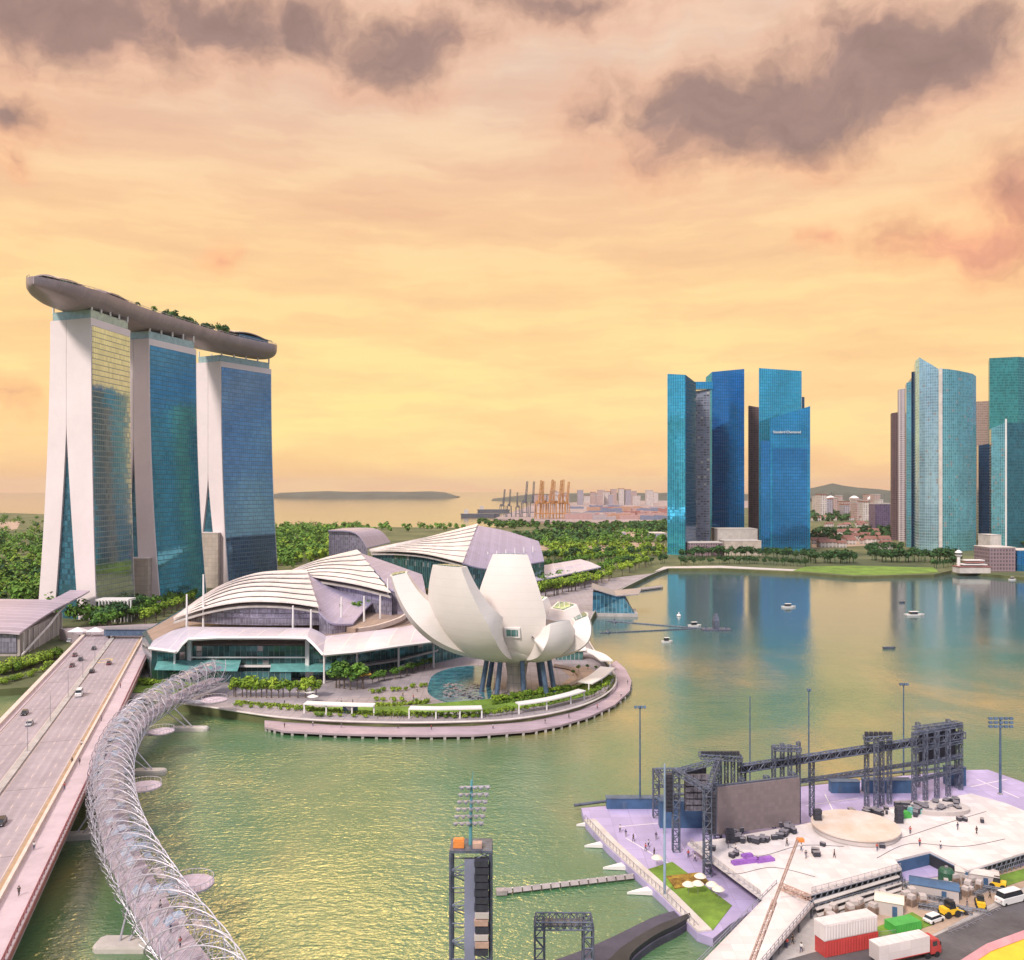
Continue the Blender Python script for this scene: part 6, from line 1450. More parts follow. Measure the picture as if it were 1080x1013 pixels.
w = MB(); w.box((-.6, 0, 1.0), (2.6, 1.7, .9)); w.box((-1.5, 0, 1.5), (.9, 1.6, .3)); w.build('body', M['yellow'], ld)
w = MB(); w.loft([[Vector((x, y, 1.45)) for x, y in ((-.9, -.75), (.5, -.75), (.5, .75), (-.9, .75))], [Vector((x, y, 2.7)) for x, y in ((-.8, -.65), (.25, -.65), (.25, .65), (-.8, .65))]]); w.build('cab', M['carglass'], ld)
w = MB(); w.bar((.4, -.6, 1.3), (2.4, -.6, .6), .22); w.bar((.4, .6, 1.3), (2.4, .6, .6), .22); w.build('arm', M['yellow'], ld)
w = MB(); w.add([(2.3, -.95, .2), (2.3, .95, .2), (3.1, -.95, .15), (3.1, .95, .15), (2.3, -.95, 1.0), (2.3, .95, 1.0)], [(0, 1, 3, 2), (0, 4, 5, 1), (0, 2, 4), (1, 5, 3), (4, 2, 3, 5)]); w.build('bucket', M['dark'], ld)
for sx in (-1.4, .6):
    for sy in (-.85, .85): w = MB(); w.tube([(sx, sy-.18, .6), (sx, sy+.18, .6)], .6, 12); w.build('wheel', M['tyre'], ld)
ST = Stamp(ld)
for px, py, rz, s_, lbl in ((1003, 966, .3, 1.1, 'yellow loader at the road edge below the truss pile'), (1050, 937, 2.6, 1.0, 'yellow loader near the white minibus'), (1034, 957, 1.2, .9, 'small yellow loader between the other two')):
    q = G(px, py, NZ); ST.put((q.x, q.y, NZ+.06), rz, s_, lbl, 'yellow loaders in the yard')
tr_ = thing('truss_section', 'dark truss section', 'truss section', (0, 0, 0)); w = MB(); w.truss((-4.5, 0, .5), (4.5, 0, .5), .9, .9, 9, .14); w.build('frame', M['scaff'], tr_); w = MB(); w.box((0, 0, .04), (8, 1.2, .08)); w.build('skid', M['jetty'], tr_)
ST = Stamp(tr_)
for k in range(16):
    px, py = er.uniform(958, 1045), er.uniform(926, 962); q = G(px, py, NZ)
    ST.put((q.x, q.y, NZ+.06+.0*k), er.choice((-.45, -.4, -.5, .6)), er.uniform(.6, 1.0), 'grey truss section lying in the yard in front of the stage', 'truss sections in the yard')
pal = thing('pallet_stack', 'timber pallet stack', 'pallets', (0, 0, 0)); w = MB()
for k in range(5):
    w.box((0, 0, .12+k*.28), (1.6, 1.4, .07)); w.box((0, -.5, .02+k*.28), (1.6, .16, .14)); w.box((0, .5, .02+k*.28), (1.6, .16, .14))
w.build('boards', M['deckwood'], pal); w = MB(); w.box((0, 0, 1.7), (1.3, 1.1, .7)); w.build('wrapped_load', M['discside'], pal)
ST = Stamp(pal)
for k in range(40):
    px, py = er.uniform(872, 1050), er.uniform(0, 1); py = lerp(962-(px-872)*.22, 985-(px-872)*.25, py); q = G(px, py, NZ)
    ST.put((q.x, q.y, NZ+.1), er.uniform(0, 3), er.uniform(.7, 1.2), 'wrapped load on a timber pallet stack in the yard', 'pallet stacks in the yard')
q = G(968, 915, NZ); root = thing('green_tank', 'round dark green tank by the stage cut-out', 'tank', tuple(G(998, 930, NZ)))
p = G(998, 931, NZ); w = MB(); w.lathe([(1.6, 0), (1.6, 2.4), (1.2, 3.0), (.2, 3.2)], tuple(p), 16); w.build('shell', mat('dark_green', (.03, .11, .06), .5), root); w = MB(); w.lathe([(.35, 3.1), (.35, 3.5)], tuple(p), 10); w.build('hatch', M['steel'], root)
# shed roofs in the yard
for px, py, ln, wd, h, m, lbl in ((985, 945, 9, 4, 2.6, M['navy'], 'long low dark-roofed cabin lying among the trusses'), (1030, 932, 8, 3, 2.6, M['pale_conc'], 'pale site cabin at the foot of the right stage edge'), (938, 962, 5, 4, 2.8, M['cream'], 'cream tent-roofed site cabin left of the lorry')):
    q = G(px, py, NZ); root = thing('site_cabin', lbl, 'cabin', tuple(q)); root.rotation_euler = (0, 0, -.42)
    w = MB(); w.box((0, 0, h/2), (ln, wd, h)); w.build('wall', M['discside'], root, local=False)
    w = MB(); w.sheet([[(-ln/2-.2, -wd/2-.2, h), (ln/2+.2, -wd/2-.2, h)], [(-ln/2-.2, 0, h+.5), (ln/2+.2, 0, h+.5)], [(-ln/2-.2, wd/2+.2, h), (ln/2+.2, wd/2+.2, h)]], .12); w.build('roof', m, root, local=False)
    w = MB(); w.box((ln*.2, -wd/2-.04, 1.05), (.9, .06, 2.0)); w.build('door', M['navy'], root, local=False)
# yellow roof at the bottom right corner
root = thing('yellow_roof_stand', 'flat bright yellow roof with pink border cutting into the bottom right corner', 'roof', tuple(G(1080, 1030, NZ)))
yr = [G(1020, 1020, 7), G(1046, 1003, 7), G(1100, 983, 7), G(1200, 945, 7), G(1200, 1060, 7)]
w = MB(); w.prism([(p.x, p.y) for p in yr], 6.6, 7.0); w.build('roof', M['yellow'], root)
w = MB()
for a_, b_ in zip(yr[:3], yr[1:4]): w.bar(a_+Vector((-.6, .5, .1)), b_+Vector((-.6, .5, .1)), 1.2)
w.build('border', mat('pink_border', (.62, .30, .32), .6), root)
w = MB()
for p in yr[1:4]: w.bar((p.x+1.5, p.y-1.5, NZ), (p.x+1.5, p.y-1.5, 6.6), .4)
w.build('column', M['conc'], root)
# ------------------------------------------------------------------ vegetation
def crown_mesh(w, c, rx, rz, n, s, r_, blobs=7):
    """leaf clumps scattered through several lobes, denser near the surface"""
    lobes = []
    for b in range(blobs):
        a = r_.uniform(0, 2*math.pi); e = r_.uniform(-.35, .75)
        lobes.append((Vector((math.cos(a)*rx*.52*r_.uniform(.5, 1.1), math.sin(a)*rx*.52*r_.uniform(.5, 1.1), e*rz*.6)), r_.uniform(.36, .6)))
    for k in range(n):
        lc, lr = r_.choice(lobes); d_ = Vector((r_.gauss(0, 1), r_.gauss(0, 1), r_.gauss(0, 1))).normalized()*(r_.uniform(.45, 1.0)**.5)
        p = c+lc+Vector((d_.x*rx*lr, d_.y*rx*lr, d_.z*rz*lr)); nrm = (d_+Vector((r_.uniform(-.6, .6), r_.uniform(-.6, .6), r_.uniform(-.2, .9)))).normalized()
        u = nrm.orthogonal().normalized(); v = nrm.cross(u); an = r_.uniform(0, 6.3); u, v = u*math.cos(an)+v*math.sin(an), v*math.cos(an)-u*math.sin(an); q = s*r_.uniform(.6, 1.3)
        w.add([p-u*q, p+v*q*.7, p+u*q, p-v*q*.7], [(0, 1, 2, 3)])
def tree_proto(leaf, h=8.0, seed=1, wide=1.0, n=230, s=.62, blobs=7, cz=.66):
    r_ = random.Random(seed); t = thing('tree', 'tree', 'tree', (0, 0, 0)); w = MB()
    rx, rz = h*.36*wide, h*.34
    w.tube([(0, 0, -.3), (.05, 0, h*.3), (.12, .1, h*.55), (.1, .05, h*.78)], [h*.035, h*.026, h*.018, h*.006], 7)
    for k in range(5):
        a = k*1.26+r_.uniform(-.3, .3); z = h*r_.uniform(.32, .5); w.tube([(.05, 0, z), (math.cos(a)*rx*.35, math.sin(a)*rx*.35, z+h*.12), (math.cos(a)*rx*.7, math.sin(a)*rx*.7, z+h*.2)], [h*.014, h*.009, h*.004], 5)
    w.build('trunk', M['trunk'], t); w = MB(); crown_mesh(w, Vector((0, 0, h*cz)), rx, rz, n, s, r_, blobs); w.build('crown', leaf, t); return t
def palm_proto(seed, h=9.0):
    r_ = random.Random(seed); t = thing('palm_tree', 'palm', 'palm', (0, 0, 0)); w = MB(); w.tube([(0, 0, -.3), (.1, 0, h*.5), (.25, .1, h*.88)], [.24, .18, .14], 7); w.build('trunk', M['trunk'], t)
    w = MB(); c = Vector((.25, .1, h*.88))
    for k in range(15):
        a = k*2.4; e = r_.uniform(-.1, .9); L = h*.34; d_ = Vector((math.cos(a), math.sin(a), 0)); sd = Vector((-d_.y, d_.x, 0)); pr = []
        for j in range(6):
            f = j/5; p = c+d_*L*f+Vector((0, 0, L*(e*f-1.05*f*f))); wd = .55*math.sin(math.pi*min(1, f*.9+.1))+.04; pr.append([p-sd*wd-Vector((0, 0, wd*.5)), p, p+sd*wd-Vector((0, 0, wd*.5))])
        w.loft(pr, closed=False)
    w.build('crown', M['leafm'], t); return t
PB = [Stamp(tree_proto(M['leafb'], 8, s_, 1.05, 260, .55)) for s_ in (1, 2, 3)]
PM = [Stamp(tree_proto(M['leafm'], 9, s_, 1.1, 280, .62)) for s_ in (4, 5, 6, 7)]
PD = [Stamp(tree_proto(M['leafd'], 10, s_, 1.1, 280, .72)) for s_ in (8, 9, 10, 11)]
PU = [Stamp(tree_proto(M['leafb'], 8, s_, 1.35, 300, .62, 7, .36)) for s_ in (12, 13, 14)]
PP = [Stamp(palm_proto(s_)) for s_ in (1, 2)]
vr = random.Random(99)
def plant(st, px, py, z, s_, lbl, grp): 
    q = G(px, py, z); vr.choice(st).put((q.x, q.y, z-.1), vr.uniform(0, 6.3), s_*vr.uniform(.85, 1.15), lbl, grp)
def row(st, pts, n, s_, lbl, grp, jit=1.0, z=LAND):
    c = curve([Vector((px, py, 0)) for px, py in pts], n)
    for p in c: plant(st, p.x+vr.uniform(-jit, jit)*2, p.y+vr.uniform(-jit, jit)*.6, z, s_, lbl, grp)
FAR = MB()
def farrow(pts, n, h, jit=1.0):
    c = curve([Vector((px, py, 0)) for px, py in pts], n)
    for p in c:
        q = G(p.x+vr.uniform(-jit, jit)*2, p.y+vr.uniform(-jit, jit)*.6, LAND); hh = h*vr.uniform(.8, 1.2)
        FAR.tube([(q.x, q.y, LAND-.3), (q.x, q.y, LAND+hh*.6)], [hh*.03, hh*.012], 5); crown_mesh(FAR, Vector((q.x, q.y, LAND+hh*.6)), hh*.42, hh*.38, 110, hh*.09, vr, 6)
# promenade: bright row in front of the mall glass
row(PB, [(247, 735), (270, 736), (300, 736), (333, 736)], 16, 1.0, 'bright yellow-green tree in the row below the mall glass front', 'bright trees in front of the mall', .8)
row(PM, [(353, 726), (362, 727), (372, 728), (383, 727)], 6, 1.25, 'dense dark green tree in the clump right of the bright row', 'dark clump in front of the mall', .8)
row(PU, [(398, 739), (420, 740), (448, 741)], 6, .36, 'low bright bush on the plaza between mall and pond', 'bushes on the plaza', 1.2)
row(PB, [(398, 757), (412, 757.5), (426, 758)], 5, .42, 'small bright tree in the gap between two quay pergolas', 'small trees between pergolas', .5)
row(PU, [(334, 756), (352, 756.5), (385, 757)], 6, .33, 'small bright bush under the straight white pergola', 'bushes under the straight pergola', .5)
row(PU, [(440, 757), (475, 758), (505, 757)], 8, .28, 'low bush under the pergola in front of the pond', 'bushes under the pond pergola', .5)
row(PB, [(512, 757), (525, 756), (540, 754)], 6, .42, 'small bright tree right of the pond pergola', 'small trees right of the pond', .5)
row(PB, [(620, 737), (630, 733), (641, 727)], 6, .42, 'small bright tree on the curved quay right of the museum', 'small trees on the curved quay', .5)
row(PU, [(520, 741), (545, 738), (575, 732), (600, 728)], 20, .55, 'low shrub at the foot of the museum legs', 'shrubs at the museum foot', 1.2)
row(PM, [(604, 712), (622, 706), (634, 712)], 5, .35, 'low shrub on the plaza at the promontory tip', 'shrubs at the promontory tip', 1)
row(PU, [(100, 728), (125, 722), (150, 722), (180, 727), (205, 731)], 18, .62, 'bright bush on the bank between the two bridges', 'bushes between the bridges', 1.6)
row(PM, [(392, 721), (418, 716), (440, 709), (456, 702)], 11, .6, 'small mid-green tree on the plaza edge under the museum-side balcony', 'plaza trees under the balcony', .8)
row(PU, [(395, 731), (420, 729), (446, 724)], 9, .4, 'bright clipped bush in the planting left of the pond', 'bushes left of the pond', 1.5)
row(PU, [(248, 745), (285, 748), (318, 750)], 9, .3, 'low bright bush along the quay edge left of the pergolas', 'quay bushes left of the pergolas', .5)
# bridge head, left bank hedge
row(PU, [(0, 713), (20, 708), (40, 702), (62, 694)], 22, 1.0, 'bright green bush along the hall left of the bridge', 'bushes along the hall', 1.6)
row(PU, [(2, 706), (25, 702), (50, 695)], 12, .85, 'bright bush behind the hedge at the left hall wall', 'second row of bushes along the hall', 1.6)
row(PU, [(2, 722), (18, 718), (36, 711), (54, 702)], 14, .5, 'bright bush on the lower slope between hall and water', 'bushes on the lower slope', 1.4)
# trees from the first tower along the mall
row(PM, [(104, 668), (120, 662), (140, 655), (160, 648), (185, 640), (205, 632)], 24, 1.25, 'round green tree in the avenue at the foot of the hotel towers', 'avenue below the hotel towers', 1.8)
row(PB, [(150, 660), (168, 652), (185, 645), (200, 638)], 14, 1.2, 'yellow-green tree beside the nearest shell roof', 'yellow-green trees by the nearest shell roof', 1.6)
row(PD, [(105, 662), (125, 658), (150, 650)], 10, 1.3, 'dark tree close to the foot of the middle hotel tower', 'dark trees below the middle tower', 1.8)
row(PD, [(225, 607), (245, 603), (265, 599), (285, 597)], 11, 1.4, 'dark tree at the foot of the farthest hotel tower', 'dark trees at the farthest tower', 1.4)
# terrace planting of the mall
row(PM, [(352, 653), (370, 650), (388, 646), (404, 641), (415, 636)], 14, .8, 'small tree on the curved mall terrace among white masts', 'terrace trees of the mall', 1.2, 20)
row(PM, [(400, 612), (430, 606), (470, 602)], 9, .8, 'small tree on the deck below the farthest shell roof', 'trees below the farthest shell roof', 1.5, 14)
# behind the museum
row(PM, [(565, 606), (590, 601), (620, 596), (645, 592)], 18, 1.5, 'green tree in the row above the rear pink-grey canopy', 'trees above the rear canopy', 1.6)
row(PB, [(565, 632), (590, 628), (615, 622), (640, 613), (662, 604), (680, 598)], 28, 1.6, 'bright green tree along the promenade behind the museum', 'bright promenade trees behind the museum', 2.2)
row(PM, [(570, 625), (600, 619), (630, 610), (655, 599)], 20, 1.6, 'mid-green tree along the promenade behind the museum', 'mid-green promenade trees behind the museum', 2.2)
farrow([(575, 592), (610, 589), (640, 587), (690, 586)], 27, 13, 1.8)
for i in range(14): plant(PP, 488+i*6.2+vr.uniform(-1, 1), 601-i*.75, LAND, 1.25, 'palm in the row between farthest shell roof and museum', 'palms behind the museum')
# far bank
farrow([(722, 590), (745, 588), (770, 588), (800, 589), (830, 590), (856, 591)], 47, 14, 1.8)
farrow([(852, 594), (870, 594), (885, 594), (898, 594.5)], 20, 15, 1.8)
farrow([(920, 592), (945, 593), (970, 593), (995, 593), (1005, 592)], 42, 16, 1.8)
farrow([(915, 585), (930, 583), (950, 584)], 11, 14, 1.8)
farrow([(1040, 574), (1060, 576), (1080, 578)], 6, 11, 1.8)
farrow([(716, 596), (760, 595), (800, 595.5), (850, 598)], 40, 9, 1.2)
farrow([(640, 600), (670, 597), (702, 594)], 14, 11, 1.5)
farrow([(985, 600), (1003, 598), (1010, 596)], 8, 11, 1.0)
struct(FAR.build('far_trees', M['leafd']), 'stuff')
# distant woods: masses nobody could count
def wood(name, region, n, h, s, m, seed, k=42):
    r_ = random.Random(seed); w = MB()
    for i in range(n):
        for _ in range(40):
            px, py = r_.uniform(min(p[0] for p in region), max(p[0] for p in region)), r_.uniform(min(p[1] for p in region), max(p[1] for p in region))
            ins = False; j = len(region)-1
            for a in range(len(region)):
                if (region[a][1] > py) != (region[j][1] > py) and px < (region[j][0]-region[a][0])*(py-region[a][1])/(region[j][1]-region[a][1])+region[a][0]: ins = not ins
                j = a
            if ins: break
        q = G(px, py, LAND); hh = h*r_.uniform(.7, 1.3); crown_mesh(w, Vector((q.x, q.y, LAND+hh*.5)), hh*.55, hh*.6, k, s*r_.uniform(.8, 1.2), r_, 5)
    o = w.build(name, m); o['kind'] = 'stuff'; return o
wood('woodland', [(-60, 546), (20, 545), (100, 553), (285, 560), (285, 590), (100, 660), (60, 655), (40, 640), (-60, 655)], 340, 15, 1.7, M['leafm'], 31, 85)
wood('woodland', [(-60, 546), (20, 545), (100, 553), (285, 560), (285, 590), (100, 660), (60, 655), (40, 640), (-60, 655)], 130, 13, 1.7, M['leafd'], 32, 85)
wood('woodland', [(-60, 550), (20, 547), (60, 553), (60, 640), (-60, 640)], 110, 11, 1.5, M['leafb'], 51, 85)
wood('woodland', [(285, 562), (380, 559), (350, 590), (290, 600)], 80, 11, 2.2, M['leafb'], 52)
wood('woodland', [(285, 558), (350, 556), (395, 557), (370, 575), (340, 590), (300, 604), (240, 606), (240, 596), (286, 590)], 210, 14, 1.8, M['leafm'], 33, 80)
wood('woodland', [(285, 557), (410, 556), (520, 558), (550, 556), (400, 563), (300, 570)], 110, 11, 2.8, M['leafm'], 34)
wood('woodland', [(540, 566), (620, 561), (660, 562), (640, 572), (560, 576)], 110, 12, 2.8, M['leafd'], 35)
wood('woodland', [(575, 578), (660, 576), (703, 580), (703, 590), (640, 590), (580, 590)], 130, 9, 2.2, M['leafb'], 36)
wood('woodland', [(560, 567), (600, 561), (700, 563), (703, 574), (640, 577), (570, 577)], 150, 11, 2.4, M['leafm'], 41)
wood('woodland', [(500, 552), (560, 554), (640, 555), (700, 553), (700, 558), (600, 559), (520, 558)], 160, 12, 3.0, M['leafm'], 42)
wood('woodland', [(660, 556), (703, 554), (703, 563), (670, 564)], 60, 14, 3, M['leafd'], 37)
wood('woodland', [(856, 562), (940, 560), (940, 572), (856, 573)], 110, 13, 3, M['leafd'], 38)
wood('woodland', [(856, 542), (935, 541), (940, 549), (856, 552)], 80, 16, 4, M['leafd'], 39)
# hedge strips on the promontory
def hedge(pts, wd, h, n, seed):
    r_ = random.Random(seed); c = curve([G(px, py, LAND) for px, py in pts], 60); w = MB()
    for k in range(n):
        p = r_.choice(c)+Vector((r_.gauss(0, .5), r_.uniform(-wd/2, wd/2), r_.uniform(.0, h))); u = Vector((r_.gauss(0, 1), r_.gauss(0, 1), r_.gauss(0, 1))).normalized(); v = u.orthogonal().normalized(); s = r_.uniform(.2, .5)
        w.add([p-u*s, p+v*s, p+u*s, p-v*s], [(0, 1, 2, 3)])
    o = w.build('hedge', M['hedge']); o['kind'] = 'stuff'
hedge([(326, 750), (360, 752), (400, 755), (440, 755), (490, 755), (540, 750), (590, 740), (625, 728), (644, 716)], 2.4, 1.3, 2600, 1)
hedge([(520, 744), (560, 738), (600, 730), (640, 714)], 3.0, 1.2, 1200, 2)
hedge([(250, 742), (290, 745), (330, 748)], 2.0, 1.0, 700, 3)
hedge([(395, 745), (420, 744), (450, 742)], 4.0, 1.0, 700, 4)
# plants on the roof park
for k in range(26, 37):
    for j in range(3):
        p = on_park(k, vr.uniform(-.75, .45)); vr.choice(PD+PM).put(tuple(p), vr.uniform(0, 6), vr.uniform(.75, 1.15), 'green tree in the thicket growing on the roof park', 'trees on the roof park')
for k in (20, 21, 22, 23, 24, 25): p = on_park(k, vr.uniform(-.3, .5)); vr.choice(PP).put(tuple(p), vr.uniform(0, 6), .85, 'palm standing in the line on the roof park beside the pool', 'palms on the roof park')
# unused first copies are never left behind: every stamp above has been placed

# ------------------------------------------------------------------ people
def person_proto(name, shirt, trousers, stride, seed):
    root = thing('person', name, 'person', (0, 0, 0))
    J = {'pel': (0, 0, .95), 'wai': (0, 0, 1.12), 'che': (0, .01, 1.32), 'neck': (0, .01, 1.48), 'head': (0, .03, 1.58), 'top': (0, .03, 1.70)}
    E = [('pel', 'wai'), ('wai', 'che'), ('che', 'neck'), ('neck', 'head'), ('head', 'top')]; Rr = {'pel': .14, 'wai': .125, 'che': .15, 'neck': .06, 'head': .10, 'top': .07}
    for s_, sg in (('l', -1), ('r', 1)):
        st = stride*sg
        J.update({'hip'+s_: (.09*sg, 0, .9), 'kn'+s_: (.1*sg, .16*st+.03, .5), 'an'+s_: (.1*sg, .30*st-.02, .08), 'to'+s_: (.1*sg, .30*st+.15, .04), 'sh'+s_: (.19*sg, .0, 1.42), 'el'+s_: (.25*sg, -.12*st-.02, 1.14), 'wr'+s_: (.25*sg, -.2*st+.08, .90), 'ha'+s_: (.25*sg, -.22*st+.11, .80)})
        E += [('pel', 'hip'+s_), ('hip'+s_, 'kn'+s_), ('kn'+s_, 'an'+s_), ('an'+s_, 'to'+s_), ('che', 'sh'+s_), ('sh'+s_, 'el'+s_), ('el'+s_, 'wr'+s_), ('wr'+s_, 'ha'+s_)]
        Rr.update({'hip'+s_: .095, 'kn'+s_: .062, 'an'+s_: .045, 'to'+s_: .035, 'sh'+s_: .065, 'el'+s_: .045, 'wr'+s_: .032, 'ha'+s_: .038})
    def skin(nm, keys, grow, m, sub=1):
        ks = [k for k in J if k in keys]; ix = {k: i for i, k in enumerate(ks)}
        me = bpy.data.meshes.new(nm); me.from_pydata([J[k] for k in ks], [(ix[a], ix[b]) for a, b in E if a in ix and b in ix], []); o = bpy.data.objects.new(nm, me); COL.objects.link(o)
        md = o.modifiers.new('skin', 'SKIN'); o.modifiers.new('sub', 'SUBSURF').levels = sub
        for k in ks: v = me.skin_vertices[0].data[ix[k]]; v.radius = (Rr[k]+grow, Rr[k]*.9+grow); v.use_root = (k == ks[0])
        bpy.context.view_layer.update(); dg = bpy.context.evaluated_depsgraph_get(); m2 = bpy.data.meshes.new_from_object(o.evaluated_get(dg)); bpy.data.objects.remove(o)
        m2.name = nm; m2.materials.clear(); m2.materials.append(m); ob = bpy.data.objects.new(nm, m2); COL.objects.link(ob); ob.parent = root
    skin('body', set(J), 0, M['skin'])
    skin('shirt', {'pel', 'wai', 'che', 'shl', 'ell', 'shr', 'elr'}, .018, shirt)
    skin('trousers', {'pel', 'hipl', 'knl', 'anl', 'hipr', 'knr', 'anr'}, .016, trousers)
    w = MB(); w.lathe([(.105, 1.58), (.118, 1.66), (.10, 1.74), (.03, 1.79)], (0, .01, 0), 10); w.build('hair', M['hair'], root)
    return root
cl_ = {n: mat('cloth_'+n.replace(' ', '_'), c, .8, var=.1) for n, c in (('white', (.7, .68, .66)), ('navy', (.03, .04, .10)), ('black', (.02, .02, .02)), ('red', (.45, .05, .05)), ('grey', (.2, .2, .22)))}
FOLK = [('white', 'navy', .8), ('navy', 'grey', .3), ('black', 'black', .7), ('red', 'navy', .5)]
PS = [(a, Stamp(person_proto('person in a '+a+' top', cl_[a], cl_[b], s_, 1))) for a, b, s_ in FOLK]
def folk(pts, z, where, grp, s_=1.08):
    for i, (px, py) in enumerate(pts):
        a, st = PS[i % 4]; q = G(px, py, z); st.put((q.x, q.y, z), vr.uniform(0, 6.3), s_, 'small figure in a %s top %s' % (a, where), grp)
folk([(86, 788), (84, 807), (76, 806), (68, 833), (36, 897), (107, 761), (20, 945), (127, 726)], BZ+.22, 'walking on the right-hand footway of the road bridge', 'walkers on the road bridge')
folk([(169, 960), (180, 985), (118, 880), (190, 1000), (112, 842)], BZ-.6, 'walking on the deck inside the helix footbridge', 'walkers on the footbridge')
folk([(654, 878), (660, 883), (668, 888), (681, 898), (684, 894), (692, 886), (690, 903), (726, 905), (733, 909), (700, 880)], PZ, 'standing on the mauve platform left of the stage', 'people on the mauve deck')
folk([(845, 898), (850, 906), (880, 905), (970, 893), (992, 896), (1010, 876), (1030, 880), (960, 880), (776, 899), (768, 895), (830, 893), (925, 898)], SZ, 'standing on the open white stage', 'people on the stage')
folk([(905, 962), (930, 955), (952, 945), (965, 955), (975, 940), (1020, 958), (1044, 948), (830, 1000), (845, 1005), (822, 1007), (836, 996)], NZ+.05, 'standing in the yard in front of the stage', 'people in the yard')
folk([(330, 766), (360, 768), (420, 769), (455, 770), (520, 769), (575, 764), (600, 758), (630, 748), (655, 735), (662, 722), (300, 768)], 1.7, 'strolling on the lower quay boardwalk', 'people on the boardwalk')
folk([(360, 742), (372, 743), (425, 735), (436, 738), (440, 730), (545, 735), (560, 731), (230, 740), (262, 743), (300, 744)], LAND+.05, 'walking on the plaza in front of the mall', 'people on the plaza')

# ------------------------------------------------------------------ parasols, stalls, planters by the restaurants
pr_ = thing('parasol', 'parasol', 'parasol', (0, 0, 0)); w = MB(); w.tube([(0, 0, 0), (0, 0, 2.6)], .06, 6); w.build('pole', M['steel'], pr_); w = MB(); w.lathe([(2.2, 2.2), (2.2, 2.3), (.05, 3.1)], (0, 0, 0), 8); w.build('canopy', M['white'], pr_)
SW = Stamp(pr_)
for px, py in ((432, 705), (440, 701), (448, 698), (425, 708), (318, 735), (327, 736), (330, 741)): q = G(px, py, LAND); SW.put((q.x, q.y, LAND), vr.uniform(0, 1), 1.0, 'white parasol on the plaza in front of the mall', 'white parasols on the plaza')
py_ = thing('parasol', 'parasol', 'parasol', (0, 0, 0)); w = MB(); w.tube([(0, 0, 0), (0, 0, 2.6)], .06, 6); w.build('pole', M['steel'], py_); w = MB(); w.lathe([(2.2, 2.2), (2.2, 2.3), (.05, 3.1)], (0, 0, 0), 8); w.build('canopy', M['yellow'], py_)
SY = Stamp(py_)
for px, py in ((374, 712), (380, 711), (386, 710)): q = G(px, py, LAND+6); SY.put((q.x, q.y, LAND+3), vr.uniform(0, 1), 1.1, 'yellow parasol among the dark trees under the mall canopy', 'yellow parasols under the canopy')
# ------------------------------------------------------------------ boats and floats on the bay
def boat(px, py, label, ln=9, m=None, rz=0.0, cabin=True):
    q = G(px, py, 0); r_ = thing('boat', label, 'boat', (q.x, q.y, 0)); r_.rotation_euler = (0, 0, rz)
    hl = [(-.5, -.14), (-.5, .14), (.2, .16), (.5, 0), (.2, -.16)]
    w = MB(); w.loft([[Vector((x*ln*.92, y*ln*.8, -.3)) for x, y in hl], [Vector((x*ln, y*ln, 1.1)) for x, y in hl]]); w.build('hull', m or M['white'], r_, local=False)
    if cabin: w = MB(); w.loft([[Vector((x*ln*.45-ln*.05, y*ln*.75, 1.1)) for x, y in hl], [Vector((x*ln*.38-ln*.06, y*ln*.65, 2.7)) for x, y in hl]]); w.build('cabin', M['carglass'], r_, local=False); w = MB(); w.box((-ln*.06, 0, 2.8), (ln*.42, ln*.22, .15)); w.build('roof', m or M['white'], r_, local=False)
boat(965, 649.5, 'white cruising boat with a dark cabin, alone on the right of the bay', 14, rz=.1)
boat(832, 641, 'small white boat in the blue reflection, farther out', 11, rz=.2)
boat(704, 678, 'little pale boat nearest the museum side', 7, rz=.4)
boat(938, 684.5, 'low dark skiff in the middle of the pink reflection', 7, M['darksteel'], .1, False)
boat(952, 636, 'tiny dark boat near the far lawn', 6, M['darksteel'], .5, False)
boat(1068, 612, 'small white sailing craft at the brown waterfront block', 8, rz=.2)
boat(733, 661, 'white tender moored beside the dark floating rig', 9, rz=.3)
q = G(755, 665, 0); root = thing('floating_rig', 'dark raft with an upright dark column on the open bay', 'raft', (q.x, q.y, 0))
w = MB(); w.box((q.x, q.y, .4), (17, 8, 1.3)); w.build('raft', M['darksteel'], root)
w = MB(); w.loft([[Vector((q.x+a*1.6, q.y+b*1.4, 1)) for a, b in ((-1, -1), (1, -1), (1, 1), (-1, 1))], [Vector((q.x+a*1.9, q.y+b*1.6, 6)) for a, b in ((-1, -1), (1, -1), (1, 1), (-1, 1))], [Vector((q.x+a*.8, q.y+b*.8, 10)) for a, b in ((-1, -1), (1, -1), (1, 1), (-1, 1))]]); w.build('column', M['darksteel'], root)
for sx in (-6, 6): w = MB(); w.bar((q.x+sx, q.y, 1), (q.x+sx, q.y, 3.2), .5); w.build('bollard', M['bluesteel'], root)
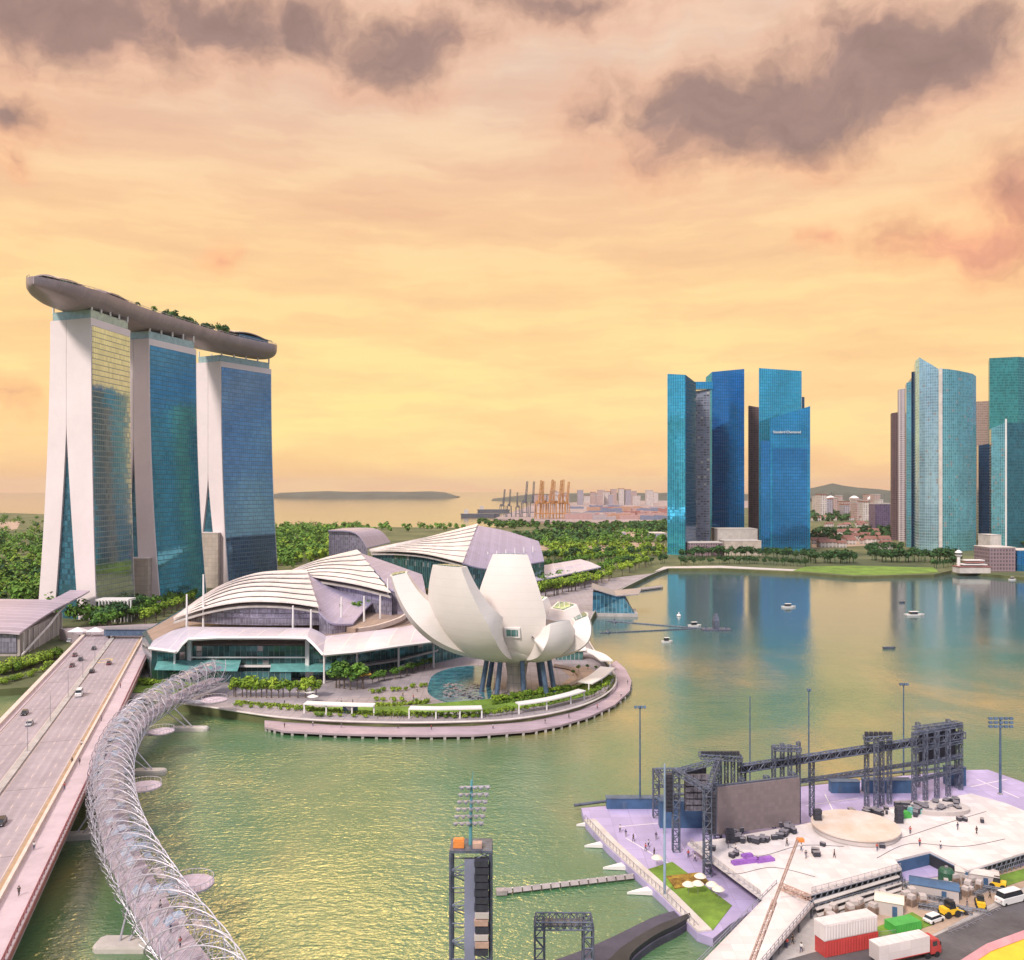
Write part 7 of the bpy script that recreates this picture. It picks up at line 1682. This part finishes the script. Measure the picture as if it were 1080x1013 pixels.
for a_, b_, lbl in (((640, 655), (752, 664), 'upper thin line of floats from the crystal pavilion to the raft'), ((633, 668), (735, 663), 'lower thin line of floats running in to the museum shore')):
    w = MB(); p0, p1 = G(*a_, .2), G(*b_, .2)
    for k in range(40): w.tube([p0.lerp(p1, k/40), p0.lerp(p1, (k+.85)/40)], .45, 6)
    tag(w.build('float_line', M['darksteel']), lbl, 'float line')
for px, py, lbl in ((641, 668, 'dark buoy nearest the museum shore'), (648, 657, 'dark buoy between the two float lines'), (716, 650, 'white buoy in the blue reflection')):
    q = G(px, py, 0); w = MB(); w.lathe([(1.0, -.4), (1.5, .3), (1.3, 1.0), (.4, 1.4), (.3, 2.6), (.05, 2.8)], (q.x, q.y, 0), 12); tag(w.build('buoy', M['white'] if 'white' in lbl else M['darksteel']), lbl, 'buoy')
# jetty beyond the crystal pavilion
q0, q1 = G(676, 622, 1.5), G(699, 619, 1.5); root = thing('jetty', 'short dark jetty reaching out beyond the crystal pavilion', 'jetty', tuple(q0))
w = MB(); w.prism([(q0.x, q0.y), (q1.x, q1.y), (q1.x, q1.y+9), (q0.x, q0.y+9)], .6, 1.6); w.build('deck', M['jetty'], root)
w = MB()
for k in range(8): p = q0.lerp(q1, k/7); w.bar((p.x, p.y+.5, -1), (p.x, p.y+.5, 1), .5)
w.build('pile', M['darksteel'], root)
w = MB(); w.bar(q0+Vector((0, 0, 1.3)), q1+Vector((0, 0, 1.3)), .2); w.build('railing', M['steel'], root)

# ------------------------------------------------------------------ haze
hz = MB(); hz.box((0, 0, 153), (49000, 49000, 314)); 
mh = bpy.data.materials.new('haze'); mh.use_nodes = True; mh.node_tree.nodes.clear(); T = NT(mh.node_tree)
pv = T.new('ShaderNodeVolumePrincipled'); pv.inputs['Color'].default_value = (.98, .84, .80, 1); pv.inputs['Density'].default_value = 2.8e-5; pv.inputs['Anisotropy'].default_value = 0.2
ou = T.new('ShaderNodeOutputMaterial'); T.l.new(pv.outputs[0], ou.inputs['Volume'])
HAZE = True
if HAZE: hzo = hz.build('haze', mh); hzo['kind'] = 'stuff'
